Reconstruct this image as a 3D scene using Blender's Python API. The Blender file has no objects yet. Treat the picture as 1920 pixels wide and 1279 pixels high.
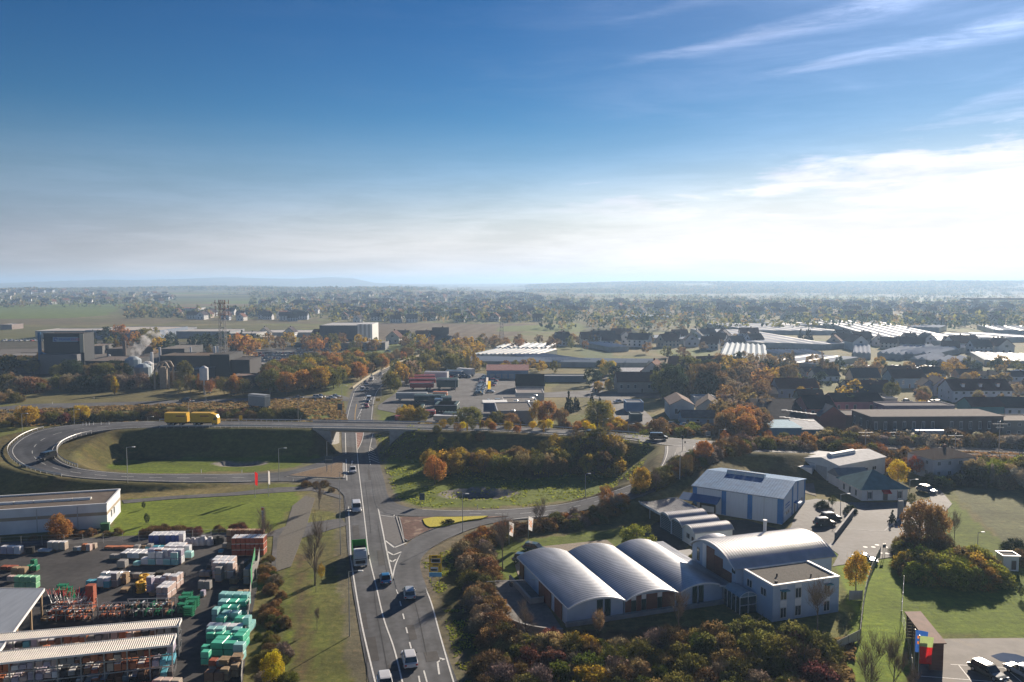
import bpy, bmesh, math, random
import numpy as np
from mathutils import Vector, Matrix, noise as mnoise
random.seed(7); RNG = np.random.default_rng(7)
R = math.radians
S = bpy.context.scene
COL = S.collection

# ------------------------------------------------------------------ camera
F = 1494.0; HOR = 529.0; CAMZ = 50.0
PITCH = math.atan((639.5 - HOR) / F)
cam_d = bpy.data.cameras.new('camera'); cam = bpy.data.objects.new('camera', cam_d); COL.objects.link(cam)
cam_d.sensor_width = 36.0; cam_d.lens = 36.0 * F / 1920.0
cam_d.clip_start = 1.0; cam_d.clip_end = 120000.0
cam.location = (0, 0, CAMZ); cam.rotation_euler = (math.pi / 2 - PITCH, 0, 0)
S.camera = cam

# ------------------------------------------------------------------ light
SUN_AZ, SUN_EL = 29.5, 20.5            # degrees right of the view axis, above the horizon
world = bpy.data.worlds.new('World'); S.world = world; world.use_nodes = True
nt = world.node_tree; N = nt.nodes; L = nt.links; N.clear()
wo = N.new('ShaderNodeOutputWorld'); bg = N.new('ShaderNodeBackground')
sky = N.new('ShaderNodeTexSky'); sky.sky_type = 'NISHITA'; sky.sun_disc = False
sky.sun_elevation = R(SUN_EL); sky.sun_rotation = R(SUN_AZ)
sky.altitude = 200; sky.air_density = 1.0; sky.dust_density = 0.05; sky.ozone_density = 2.0
bg.inputs['Strength'].default_value = 0.065
def nd(tp, **kw):
    n = N.new(tp)
    for k, v in kw.items(): setattr(n, k, v)
    return n
def wm(op, a, b=None, c=None):
    n = nd('ShaderNodeMath', operation=op)
    for i, v in enumerate((a, b, c)):
        if v is None: continue
        if isinstance(v, (int, float)): n.inputs[i].default_value = v
        else: L.new(v, n.inputs[i])
    return n.outputs[0]
tc = nd('ShaderNodeTexCoord'); sp = nd('ShaderNodeSeparateXYZ'); L.new(tc.outputs['Generated'], sp.inputs[0])
X, Y, Z = sp.outputs
SD = (math.sin(R(SUN_AZ)) * math.cos(R(SUN_EL)), math.cos(R(SUN_AZ)) * math.cos(R(SUN_EL)), math.sin(R(SUN_EL)))
vd = nd('ShaderNodeVectorMath', operation='DOT_PRODUCT'); vn = nd('ShaderNodeVectorMath', operation='NORMALIZE')
L.new(tc.outputs['Generated'], vn.inputs[0]); L.new(vn.outputs[0], vd.inputs[0]); vd.inputs[1].default_value = SD
mu = wm('MAXIMUM', vd.outputs['Value'], 0.0)
#CLOUDS
def mrange(v, a, b, c=0.0, d=1.0, smooth=True):
    r = nd('ShaderNodeMapRange'); r.interpolation_type = 'SMOOTHSTEP' if smooth else 'LINEAR'
    r.inputs[1].default_value = a; r.inputs[2].default_value = b; r.inputs[3].default_value = c; r.inputs[4].default_value = d; L.new(v, r.inputs[0]); return r.outputs[0]
az = wm('ARCTAN2', X, Y)                                        # radians right of the view axis
def noise3(rot, sx, sy, scale, detail, seed, dist=0.5, rough=.6):
    m = nd('ShaderNodeMapping'); m.inputs['Rotation'].default_value = (0, 0, R(rot)); m.inputs['Scale'].default_value = (sx, sy, 1); m.inputs['Location'].default_value = (seed, seed * .7, 0)
    c = nd('ShaderNodeCombineXYZ'); L.new(az, c.inputs[0]); L.new(Z, c.inputs[1]); L.new(c.outputs[0], m.inputs[0])
    t = nd('ShaderNodeTexNoise'); t.inputs['Scale'].default_value = scale; t.inputs['Detail'].default_value = detail; t.inputs['Roughness'].default_value = rough; t.inputs['Distortion'].default_value = dist
    L.new(m.outputs[0], t.inputs[0]); return t.outputs['Fac']
wisp = noise3(-14, 1.6, 9.0, 3.0, 12, 2.2, .9, .64)
wisp2 = noise3(-6, 1.2, 8.0, 4.0, 12, 6.6, .4, .6)
fine = noise3(-18, 4.0, 40.0, 2.0, 10, 9.1, .6, .7)
def band(a0, z0, a1, z1, half, curve=0.0):
    "a streak of cirrus from one direction to another"
    t = wm('DIVIDE', wm('SUBTRACT', az, a0), a1 - a0)
    line = wm('ADD', wm('ADD', z0, wm('MULTIPLY', t, z1 - z0)), wm('MULTIPLY', wm('MULTIPLY', t, wm('SUBTRACT', 1.0, t)), curve))
    line = wm('ADD', line, wm('MULTIPLY', wm('SUBTRACT', wisp, .5), .022))
    w = wm('MAXIMUM', wm('MULTIPLY', mrange(t, 0, 1, .35, 1.3), half), .001)
    d = wm('DIVIDE', wm('ABSOLUTE', wm('SUBTRACT', Z, line)), w)
    g = mrange(d, 1.0, 0.0); e = wm('MULTIPLY', mrange(t, -.05, .35), mrange(t, 1.9, 1.3))
    return wm('MULTIPLY', wm('MULTIPLY', g, e), mrange(wm('ADD', wm('MULTIPLY', fine, .6), wm('MULTIPLY', wisp, .5)), .38, .68, .15, 1.0))
top = mrange(az, -.56, .56, .046, .165, False)                  # upper edge of the veil
topn = wm('ADD', top, wm('MULTIPLY', wm('ADD', wm('SUBTRACT', wisp, .5), wm('MULTIPLY', wm('SUBTRACT', fine, .5), .35)), .14))
veil = wm('MULTIPLY', mrange(wm('SUBTRACT', topn, Z), -.012, .034), mrange(wisp2, .32, .62, .62, 1.0))
side = mrange(mu, 0.55, 0.99)
glow = mrange(mu, 0.86, 1.0)
vst = mrange(az, -.62, .35, .30, .86, False)
cover = wm('MULTIPLY', veil, vst)
for bd, k in ((band(.12, .255, .47, .305, .017, -.018), .46), (band(.276, .233, .56, .258, .013, -.006), .42), (band(.10, .300, .30, .322, .010, .0), .14), (band(.45, .170, .62, .205, .020, .0), .30), (band(.30, .150, .60, .176, .010, .006), .35)):
    cover = wm('MAXIMUM', cover, wm('MULTIPLY', bd, k))
cover = wm('ADD', cover, wm('MULTIPLY', mrange(wisp2, .42, .8), wm('MULTIPLY', side, .10)))
cover = wm('MAXIMUM', cover, mrange(Z, .21, 0.02, 0.0, .95))
cover = wm('MINIMUM', wm('ADD', cover, wm('MULTIPLY', glow, .14)), 0.95)
phase = wm('ADD', mrange(az, -.62, .30, 3.9, 9.0, False), wm('MULTIPLY', wm('POWER', mu, 90.0), 9.0))
tone = nd('ShaderNodeMix', data_type='RGBA'); L.new(mrange(wm('ADD', Z, wm('MULTIPLY', az, -.10)), .045, .155), tone.inputs[0]); tone.inputs[6].default_value = (1.0, .94, .93, 1); tone.inputs[7].default_value = (.52, .62, .90, 1)
phase = wm('MULTIPLY', phase, mrange(wm('ADD', wm('MULTIPLY', wisp2, .6), wm('MULTIPLY', fine, .4)), .36, .64, .86, 1.14))
cc = nd('ShaderNodeVectorMath', operation='SCALE'); L.new(tone.outputs[2], cc.inputs[0]); L.new(phase, cc.inputs['Scale'])
hsv = nd('ShaderNodeHueSaturation'); hsv.inputs['Saturation'].default_value = 1.42; hsv.inputs['Value'].default_value = 0.74 * .11; hsv.inputs['Hue'].default_value = 0.504; L.new(sky.outputs[0], hsv.inputs['Color'])
gm = nd('ShaderNodeGamma'); gm.inputs['Gamma'].default_value = 1.35; L.new(hsv.outputs[0], gm.inputs['Color'])
gt = nd('ShaderNodeVectorMath', operation='MULTIPLY'); L.new(gm.outputs[0], gt.inputs[0]); gt.inputs[1].default_value = (8.3, 8.7, 8.2)
mx = nd('ShaderNodeMix', data_type='RGBA'); L.new(cover, mx.inputs[0]); L.new(gt.outputs[0], mx.inputs[6]); L.new(cc.outputs[0], mx.inputs[7])
L.new(mx.outputs[2], bg.inputs[0]); L.new(bg.outputs[0], wo.inputs[0])

sun_d = bpy.data.lights.new('sun', 'SUN'); sun = bpy.data.objects.new('sun', sun_d); COL.objects.link(sun)
sun_d.energy = 5.0; sun_d.angle = R(0.53); sun_d.color = (1.0, 0.86, 0.70)
sun.rotation_euler = Vector((-SD[0], -SD[1], -SD[2])).to_track_quat('-Z', 'Y').to_euler()
sun.location = (200, 300, 400)
S.view_settings.view_transform = 'Standard'; S.view_settings.look = 'None'
S.view_settings.exposure = 0.92; S.view_settings.gamma = 1.0; S.view_settings.use_curve_mapping = False
S.render.engine = 'CYCLES'
cy = S.cycles
cy.max_bounces = 5; cy.diffuse_bounces = 2; cy.glossy_bounces = 2; cy.transmission_bounces = 3; cy.volume_bounces = 0; cy.transparent_max_bounces = 8
cy.caustics_reflective = False; cy.caustics_refractive = False; cy.use_denoising = True

# ------------------------------------------------------------------ picture <-> ground
CP, SP_ = math.cos(PITCH), math.sin(PITCH)
def ray(u, v):
    a = (u - 959.5) / F; b = (639.5 - v) / F
    return a, CP + b * SP_, -SP_ + b * CP
def P(u, v, z=0.0):
    "ground point (x, y) seen at picture position u, v when it lies at height z"
    a, dy, dz = ray(u, v); t = (z - CAMZ) / dz
    return a * t, dy * t
def PZ(u, v, y):
    "height of the point seen at v in the vertical plane at distance y"
    a, dy, dz = ray(u, v); return CAMZ + dz * y / dy
def PX(u, v, y):
    a, dy, dz = ray(u, v); return a * y / dy
def px(n, y):
    "metres that n picture pixels span at distance y"
    return n * y / F
def proj(x, y, z):
    zz = z - CAMZ; d = y * CP - zz * SP_; upc = y * SP_ + zz * CP
    return 959.5 + F * x / d, 639.5 - F * upc / d

# ------------------------------------------------------------------ materials
MATS = {}
def material(name, col=(.5, .5, .5), rough=.7, var=.12, scale=1.5, metal=0.0, bump=0.0, spec=.4, obj_color=False, detail=4, coat=0, stretch=None, rust=None, transl=0.0, emit=None, alpha=1, coord='Object'):
    if name in MATS: return MATS[name]
    m = bpy.data.materials.new(name); m.use_nodes = True; t = m.node_tree; n = t.nodes; l = t.links; n.clear()
    o = n.new('ShaderNodeOutputMaterial'); b = n.new('ShaderNodeBsdfPrincipled'); l.new(b.outputs[0], o.inputs[0])
    b.inputs['Roughness'].default_value = rough; b.inputs['Metallic'].default_value = metal; b.inputs['Specular IOR Level'].default_value = spec
    if coat: b.inputs['Coat Weight'].default_value = coat; b.inputs['Coat Roughness'].default_value = .08
    tcn = n.new('ShaderNodeTexCoord'); mp = n.new('ShaderNodeMapping'); l.new(tcn.outputs[coord], mp.inputs[0])
    if stretch: mp.inputs['Scale'].default_value = stretch
    tx = n.new('ShaderNodeTexNoise'); tx.inputs['Scale'].default_value = scale; tx.inputs['Detail'].default_value = detail; l.new(mp.outputs[0], tx.inputs[0])
    mr = n.new('ShaderNodeMapRange'); mr.inputs[1].default_value = .3; mr.inputs[2].default_value = .7; mr.inputs[3].default_value = 1 - var; mr.inputs[4].default_value = 1 + var
    l.new(tx.outputs['Fac'], mr.inputs[0])
    sc = n.new('ShaderNodeVectorMath'); sc.operation = 'SCALE'; l.new(mr.outputs[0], sc.inputs['Scale'])
    if obj_color:
        oi = n.new('ShaderNodeObjectInfo'); l.new(oi.outputs['Color'], sc.inputs[0])
    else: sc.inputs[0].default_value = col[:3]
    out = sc.outputs[0]
    if rust:
        t2 = n.new('ShaderNodeTexNoise'); t2.inputs['Scale'].default_value = rust[1]; t2.inputs['Detail'].default_value = 6; l.new(tcn.outputs[coord], t2.inputs[0])
        r2 = n.new('ShaderNodeMapRange'); r2.inputs[1].default_value = rust[2]; r2.inputs[2].default_value = rust[2] + .15; l.new(t2.outputs['Fac'], r2.inputs[0])
        mm = n.new('ShaderNodeMix'); mm.data_type = 'RGBA'; l.new(r2.outputs[0], mm.inputs[0]); l.new(out, mm.inputs[6]); mm.inputs[7].default_value = (*rust[0], 1); out = mm.outputs[2]
    l.new(out, b.inputs['Base Color'])
    if bump:
        bp = n.new('ShaderNodeBump'); bp.inputs['Strength'].default_value = bump; bp.inputs['Distance'].default_value = .1; l.new(tx.outputs['Fac'], bp.inputs['Height']); l.new(bp.outputs[0], b.inputs['Normal'])
    if transl:
        tr = n.new('ShaderNodeBsdfTranslucent'); l.new(out, tr.inputs[0]); ms = n.new('ShaderNodeMixShader'); ms.inputs[0].default_value = transl
        l.new(b.outputs[0], ms.inputs[1]); l.new(tr.outputs[0], ms.inputs[2]); l.new(ms.outputs[0], o.inputs[0])
    if emit: b.inputs['Emission Color'].default_value = (*emit[0], 1); b.inputs['Emission Strength'].default_value = emit[1]
    MATS[name] = m; return m

# ------------------------------------------------------------------ mesh building
class MB:
    "collects shapes for one mesh"
    def __init__(s, mats=None): s.v = []; s.f = []; s.m = []; s.mats = mats or []; s.cur = 0; s.smooth = False
    def add(s, vs, fs, M=None):
        b = len(s.v)
        if M is not None: vs = [tuple(M @ Vector(p)) for p in vs]
        s.v.extend(vs); s.f.extend([tuple(i + b for i in f) for f in fs]); s.m.extend([s.cur] * len(fs)); return s
    def box(s, x0, y0, z0, x1, y1, z1, M=None, taper=0.0):
        t = taper; w = (x1 - x0) * t / 2; d = (y1 - y0) * t / 2
        return s.add([(x0, y0, z0), (x1, y0, z0), (x1, y1, z0), (x0, y1, z0), (x0 + w, y0 + d, z1), (x1 - w, y0 + d, z1), (x1 - w, y1 - d, z1), (x0 + w, y1 - d, z1)],
                     [(3, 2, 1, 0), (4, 5, 6, 7), (0, 1, 5, 4), (1, 2, 6, 5), (2, 3, 7, 6), (3, 0, 4, 7)], M)
    def tube(s, a, b, r0, r1=None, n=6, cap=True):
        r1 = r0 if r1 is None else r1; a = Vector(a); b = Vector(b); d = (b - a)
        if d.length < 1e-6: return s
        q = d.to_track_quat('Z', 'Y'); vs = []
        for c, r in ((a, r0), (b, r1)):
            for i in range(n): vs.append(tuple(c + q @ Vector((r * math.cos(i * 2 * math.pi / n), r * math.sin(i * 2 * math.pi / n), 0))))
        fs = [(i, (i + 1) % n, n + (i + 1) % n, n + i) for i in range(n)]
        if cap: fs += [tuple(range(n))[::-1], tuple(range(n, 2 * n))]
        return s.add(vs, fs)
    def prism(s, prof, y0, y1, M=None, axis='y'):
        "profile in (x, z), extruded along y (or profile (y, z) along x)"
        n = len(prof)
        if axis == 'y': vs = [(p[0], y0, p[1]) for p in prof] + [(p[0], y1, p[1]) for p in prof]
        else: vs = [(y0, p[0], p[1]) for p in prof] + [(y1, p[0], p[1]) for p in prof]
        fs = [tuple(range(n)), tuple(range(2 * n - 1, n - 1, -1))] + [(i, n + i, n + (i + 1) % n, (i + 1) % n) for i in range(n)]
        return s.add(vs, fs, M)
    def poly(s, pts, z0, z1):
        n = len(pts); vs = [(p[0], p[1], z0) for p in pts] + [(p[0], p[1], z1) for p in pts]
        return s.add(vs, [tuple(range(n))[::-1], tuple(range(n, 2 * n))] + [(i, (i + 1) % n, n + (i + 1) % n, n + i) for i in range(n)])
    def quad(s, a, b, c, d, M=None): return s.add([a, b, c, d], [(0, 1, 2, 3)], M)
    def mesh(s, name, fixn=False):
        me = bpy.data.meshes.new(name); me.from_pydata(s.v, [], s.f)
        for m in s.mats: me.materials.append(m)
        if len(s.mats) > 1: me.polygons.foreach_set('material_index', s.m)
        if fixn:
            bm = bmesh.new(); bm.from_mesh(me); bmesh.ops.recalc_face_normals(bm, faces=bm.faces); bm.to_mesh(me); bm.free()
        if s.smooth: me.polygons.foreach_set('use_smooth', [True] * len(me.polygons))
        me.update(); return me
    def obj(s, name, mat=None, parent=None, loc=None, rot=None, smooth=None, fixn=False):
        if mat is not None: s.mats = [mat]
        if smooth is not None: s.smooth = smooth
        return place(name, s.mesh(name, fixn), parent, loc, rot)
def place(name, me, parent=None, loc=None, rot=None, scale=None, color=None):
    o = bpy.data.objects.new(name, me); COL.objects.link(o)
    if parent: o.parent = parent
    if loc is not None: o.location = loc
    if rot is not None: o.rotation_euler = (0, 0, rot) if isinstance(rot, (int, float)) else rot
    if scale is not None: o.scale = scale if hasattr(scale, '__len__') else (scale,) * 3
    if color is not None: o.color = (*color[:3], 1)
    return o
def tag(o, label, cat, group=None, kind=None):
    o['label'] = label; o['category'] = cat
    if group: o['group'] = group
    if kind: o['kind'] = kind
    return o
def thing(name, label, cat, loc=(0, 0, 0), rot=0, group=None, scale=None):
    return tag(place(name, None, None, loc, rot, scale), label, cat, group)
def struct(o): o['kind'] = 'structure'; return o
def copy_tree(o, parent=None):
    c = o.copy(); COL.objects.link(c)
    if parent: c.parent = parent; c.matrix_parent_inverse = o.matrix_parent_inverse.copy()
    for ch in KIDS.get(o.name, None) or list(o.children): copy_tree(ch, c)
    return c
KIDS = {}
def lerp(a, b, t): return a + (b - a) * t
def crom(pts, step=3.0):
    "smooth line through points of any dimension; the first two coordinates measure length"
    pts = [np.array(p, float) for p in pts]; out = []
    ext = [2 * pts[0] - pts[1]] + pts + [2 * pts[-1] - pts[-2]]
    for i in range(1, len(ext) - 2):
        p0, p1, p2, p3 = ext[i - 1:i + 3]; n = max(1, int(np.linalg.norm((p2 - p1)[:2]) / step))
        for k in range(n):
            t = k / n; out.append(.5 * ((2 * p1) + (-p0 + p2) * t + (2 * p0 - 5 * p1 + 4 * p2 - p3) * t * t + (-p0 + 3 * p1 - 3 * p2 + p3) * t ** 3))
    out.append(pts[-1]); return np.array(out)
def in_poly(x, y, poly):
    "vectorised point in polygon"
    r = np.zeros(x.shape, bool); n = len(poly); j = n - 1
    for i in range(n):
        xi, yi = poly[i]; xj, yj = poly[j]
        if yi != yj:
            c = ((yi > y) != (yj > y)) & (x < (xj - xi) * (y - yi) / (yj - yi) + xi); r ^= c
        j = i
    return r
# ------------------------------------------------------------------ roads: (edge u, v, other edge u, v, height)
MAIN = [(705, 1400, 915, 1400, 0), (699, 1330, 880, 1330, 0), (692, 1279, 858, 1279, 0), (677, 1200, 829, 1200, 0), (660, 1100, 799, 1100, 0), (655, 1060, 782, 1060, 0), (651, 1025, 759, 1025, 0), (648, 985, 750, 985, 0), (646, 955, 742, 955, 0),
        (644, 930, 727, 930, 0), (642, 900, 720, 900, 0), (643, 875, 713, 875, 0), (642, 850, 708, 850, 0), (640, 820, 703, 820, 0), (643, 795, 699, 795, 0), (646, 782, 698, 782, 0), (650, 765, 700, 765, 0), (654, 750, 702, 750, 0), (659, 735, 708, 735, 0),
        (672, 718, 721, 718, 0), (692, 704, 733, 704, 0), (718, 692, 746, 692, 0), (748, 681, 768, 681, 0), (780, 670, 793, 670, 0), (806, 660, 815, 660, 0), (822, 650, 829, 650, 0), (838, 640, 844, 640, 0), (850, 630, 855, 630, 0)]
LOOP = [(1640, 846, 1640, 853, 1.5), (1560, 843, 1560, 851, 3.0), (1500, 839, 1500, 849, 4.6), (1430, 834, 1430, 847, 5.8), (1360, 829, 1360, 844, 6.3), (1300, 824, 1300, 839, 6.4), (1244, 820, 1244, 834, 6.4), (1180, 814, 1180, 825, 6.5), (1100, 808, 1100, 819, 6.5), (1040, 804, 1040, 815, 6.5), (960, 799, 960, 810, 6.5), (850, 796, 850, 807, 6.5), (700, 793, 700, 804, 6.5), (480, 790, 480, 801, 6.5), (380, 790, 380, 801, 6.5),
        (275, 790, 275, 802, 6.5), (210, 792, 205, 806, 6.5), (140, 796, 152, 815, 6.4), (82, 804, 120, 827, 6.1), (45, 817, 107, 838, 5.6), (21, 835, 104, 848, 5.0), (17, 850, 107, 857, 4.5), (35, 869, 122, 868, 3.9), (80, 885, 152, 878, 3.3), (150, 896, 195, 884, 2.6), (240, 901, 260, 888, 1.9), (340, 904, 350, 888.5, 1.1), (420, 904, 425, 888.5, .5), (482, 903, 480, 887, 0.05)]
LEFT_A = [(440, 889.5, 440, 903.5, .35), (478, 889, 478, 903, .12), (535, 884, 535, 893, .04), (580, 872.5, 580, 882, .04), (612, 862, 614, 874.5, .04), (632, 855, 634, 869, .04), (652, 850, 650, 860, .04), (664, 846, 664, 853, .04)]
LEFT_B = [(478, 894, 478, 903.2, .10), (540, 894, 540, 902.5, .03), (585, 897, 580, 905, .03), (630, 899, 612, 909, .03), (652, 901, 632, 916, .03), (660, 905, 645, 930, .03), (664, 915, 650, 960, .03)]
RAMP_A = [(704, 872, 690, 872, .03), (716, 900, 696, 900, .03), (729, 932, 702, 940, .03), (745, 945, 715, 960, .03), (762, 950.5, 742, 966, .03), (792, 955, 785, 968, .03), (840, 957, 840, 968, .03), (880, 957, 880, 968, .03), (920, 956, 920, 971, .04), (960, 954, 960, 974.5, .1), (1010, 950, 1014, 970, .3), (1060, 944, 1065, 963, .8), (1100, 935, 1112, 952, 1.7), (1140, 924, 1160, 939, 2.7),
          (1180, 909, 1210, 926, 3.8), (1217, 894, 1260, 903, 4.8), (1235, 877, 1300, 882, 5.5), (1243, 860, 1335, 862, 6.2), (1246, 847, 1350, 849, 6.42), (1246, 836, 1356, 836, 6.43)]
RAMP_B = [(955, 967, 960, 974.5, .07), (905, 973, 915, 982.5, .04), (865, 979, 880, 993, .04), (830, 987, 843, 1008, .04), (795, 1000, 815, 1023, .04), (765, 1018, 796, 1038, .04), (748, 1045, 787, 1055, .04), (738, 1080, 792, 1082, .03), (745, 1110, 800, 1110, .03)]
def edges(tab, step=3.0):
    a = np.array([P(t[0], t[1], t[4]) + (t[4],) + P(t[2], t[3], t[4]) for t in tab])
    return crom(a, step)
ROADS = {'MAIN': edges(MAIN, 4), 'LOOP': edges(LOOP, 2), 'LEFT_A': edges(LEFT_A, 2), 'LEFT_B': edges(LEFT_B, 2), 'RAMP_A': edges(RAMP_A, 2), 'RAMP_B': edges(RAMP_B, 2)}
def centre(r): return np.stack([(r[:, 0] + r[:, 3]) / 2, (r[:, 1] + r[:, 4]) / 2, r[:, 2]], 1), np.hypot(r[:, 0] - r[:, 3], r[:, 1] - r[:, 4]) / 2
ABUT_L, ABUT_R = -54.0, -36.2          # x of the two abutment faces beside the main road
def seg_field(px_, py_, c, hw):
    "for points: the highest embankment reached from a centre line"
    best = np.full(px_.shape, -9.0)
    lo = c[:, :2].min(0) - 28; hi = c[:, :2].max(0) + 28
    sel = (px_ > lo[0]) & (px_ < hi[0]) & (py_ > lo[1]) & (py_ < hi[1]); qx = px_[sel]; qy = py_[sel]; b = best[sel]
    for i in range(len(c) - 1):
        ax, ay, az = c[i]; bx, by, bz = c[i + 1]
        mx_ = (ax + bx) / 2; my = (ay + by) / 2; near = np.hypot(qx - mx_, qy - my) < 32
        if not near.any(): continue
        x = qx[near]; y = qy[near]; dx = bx - ax; dy = by - ay; l2 = dx * dx + dy * dy
        if l2 < 1e-6: continue
        t = np.clip(((x - ax) * dx + (y - ay) * dy) / l2, 0, 1)
        d = np.hypot(x - ax - t * dx, y - ay - t * dy); z = az + (bz - az) * t; w = hw[i] + (hw[i + 1] - hw[i]) * t
        over = np.maximum(d - w - 1.6, 0)
        h = z - 0.09 - over / 1.75 - np.clip(d - w - .4, 0, 1.2) * .1
        b[near] = np.maximum(b[near], h)
    best[sel] = b; return best
def road_cap(px_, py_, c, hw):
    cap = np.full(px_.shape, 999.0); lo = c[:, :2].min(0) - 12; hi = c[:, :2].max(0) + 12
    sel = (px_ > lo[0]) & (px_ < hi[0]) & (py_ > lo[1]) & (py_ < hi[1]); qx = px_[sel]; qy = py_[sel]; b = cap[sel]
    for i in range(len(c) - 1):
        ax, ay, az = c[i]; bx, by, bz = c[i + 1]
        if ABUT_L - 9 < ax < ABUT_R + 9 and az > 5: continue
        near = np.hypot(qx - (ax + bx) / 2, qy - (ay + by) / 2) < 14 + hw[i]
        if not near.any(): continue
        x = qx[near]; y = qy[near]; dx = bx - ax; dy = by - ay; l2 = dx * dx + dy * dy
        if l2 < 1e-6: continue
        t = np.clip(((x - ax) * dx + (y - ay) * dy) / l2, 0, 1); d = np.hypot(x - ax - t * dx, y - ay - t * dy)
        over = np.maximum(d - hw[i] - 1.2, 0); b[near] = np.minimum(b[near], az + (bz - az) * t - .07 + over * .9)
    cap[sel] = b; return cap
def smooth01(t): t = np.clip(t, 0, 1); return t * t * (3 - 2 * t)
def vnoise(x, y, s, seed=0):
    "cheap smooth value noise"
    x = x / s + seed * 13.7; y = y / s + seed * 7.3; xi = np.floor(x).astype(np.int64); yi = np.floor(y).astype(np.int64); fx = x - xi; fy = y - yi
    fx = fx * fx * (3 - 2 * fx); fy = fy * fy * (3 - 2 * fy)
    def hsh(a, b):
        n = (a * 374761393 + b * 668265263 + seed * 9176) & 0x7fffffff; n = ((n ^ (n >> 13)) * 1274126177) & 0x7fffffff; return ((n ^ (n >> 16)) & 0xffff) / 65535.0
    return (hsh(xi, yi) * (1 - fx) + hsh(xi + 1, yi) * fx) * (1 - fy) + (hsh(xi, yi + 1) * (1 - fx) + hsh(xi + 1, yi + 1) * fx) * fy
PITS = [(450, 868, 40, 5, 1.8), (893, 925, 62, 9, 1.6)]     # gravel basins: u, v, half width px, half height px, depth
def terrain(x, y):
    x = np.asarray(x, float); y = np.asarray(y, float)
    h = -0.07 + (vnoise(x, y, 9, 1) - .5) * .06 + (vnoise(x, y, 2.5, 2) - .5) * .03
    for k in ('LOOP', 'RAMP_A'):
        c, hw = centre(ROADS[k])
        if k == 'LOOP':     # leave the opening for the bridge
            e1 = (c[:, 0] > ABUT_R + 8.5); e2 = (c[:, 0] < ABUT_L - 8.5)
            parts = [(c[e1], hw[e1]), (c[e2], hw[e2])]
        else: parts = [(c, hw)]
        for cc_, hh in parts: h = np.maximum(h, seg_field(x, y, cc_, hh))
    # nothing may rise through a carriageway
    for k in ROADS:
        c, hw = centre(ROADS[k]); cap = road_cap(x, y, c, hw); h = np.minimum(h, cap)
    # basins
    for (u, v, a, b, dep) in PITS:
        cx, cy_ = P(u, v); ax = px(a, cy_); _, y1 = P(u, v - b); by = abs(y1 - cy_)
        d = np.hypot((x - cx) / ax, (y - cy_) / by); h = h - dep * smooth01(1.25 - d) * (d < 1.3)
    # far relief
    far = smooth01((y - 1500) / 2500)
    roll = (vnoise(x, y, 1500, 3) - .5) * 26 * far + (vnoise(x, y, 600, 4) - .5) * 8 * far
    right = smooth01((x / np.maximum(y, 1) + .05) / .25)
    plateau = right * smooth01((y - 3600) / 1500) * 38 + (1 - right) * smooth01((y - 5200) / 4500) * 18 * (1 - .3 * vnoise(x, y, 2500, 5))
    slope_town = np.exp(-(((x + 420) / 650) ** 2 + ((y - 3300) / 1100) ** 2)) * 16
    hillw = np.exp(-(((x + 1750) / 700) ** 2 + ((y - 3200) / 800) ** 2)) * 17
    h = h + roll * (y > 1500) + plateau + slope_town + hillw
    # blue range far left
    ang = x / np.maximum(y, 1)
    prof = [(-.75, 20), (-.64, 35), (-.575, 70), (-.51, 100), (-.475, 88), (-.42, 104), (-.375, 130), (-.355, 138), (-.30, 116), (-.268, 112), (-.228, 140), (-.20, 126), (-.172, 45), (-.12, 6), (0, 0), (.4, 0), (.45, 14), (.62, 20), (.8, 10)]
    pr = np.interp(ang, [p[0] for p in prof], [p[1] for p in prof])
    g = smooth01((y - 7800) / 2200) * (1 - smooth01((y - 12000) / 2500))
    h = np.maximum(h, h * (1 - g) + g * (pr * .74 + 8 + (vnoise(x, y, 900, 8) - .5) * 10))
    return h
def TZ(x, y): return float(terrain(np.array([x]), np.array([y]))[0])

# ------------------------------------------------------------------ ground sheet with its land cover
rows = [-400, -200, -60, 0, 30]; y = 50.0
while y < 330: rows.append(y); y += 1.15
while y < 32000: rows.append(y); y *= 1.0105
rows = np.array(rows); NC = 431
s = np.linspace(-1, 1, NC)
YY = np.repeat(rows[:, None], NC, 1); WW = np.where(YY < 60, 200, np.maximum(.82 * YY, 0) + 75)
XX = s[None, :] * WW
HH = terrain(XX.ravel(), YY.ravel()).reshape(XX.shape)
GREEN = (.104, .146, .015); LAWN = (.126, .168, .018); DRY = (.180, .152, .062); OLIVE = (.104, .102, .034); EARTH = (.105, .070, .042); DARKG = (.050, .056, .022); PALE = (.17, .145, .085); BROWN = (.082, .055, .028)
cov = np.empty(XX.shape + (3,)); cov[:] = DRY
n1 = vnoise(XX, YY, 14, 11); n2 = vnoise(XX, YY, 5, 12); n3 = vnoise(XX, YY, 40, 13)
def mixc(mask, col, amt=1.0):
    m = (np.asarray(mask, float) * amt)[..., None]; cov[:] = cov * (1 - m) + np.array(col) * m
mixc(smooth01((n1 + n2 * .5 - .55) * 3), OLIVE, .7); mixc(smooth01((n3 - .5) * 4), GREEN, .45)
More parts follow.
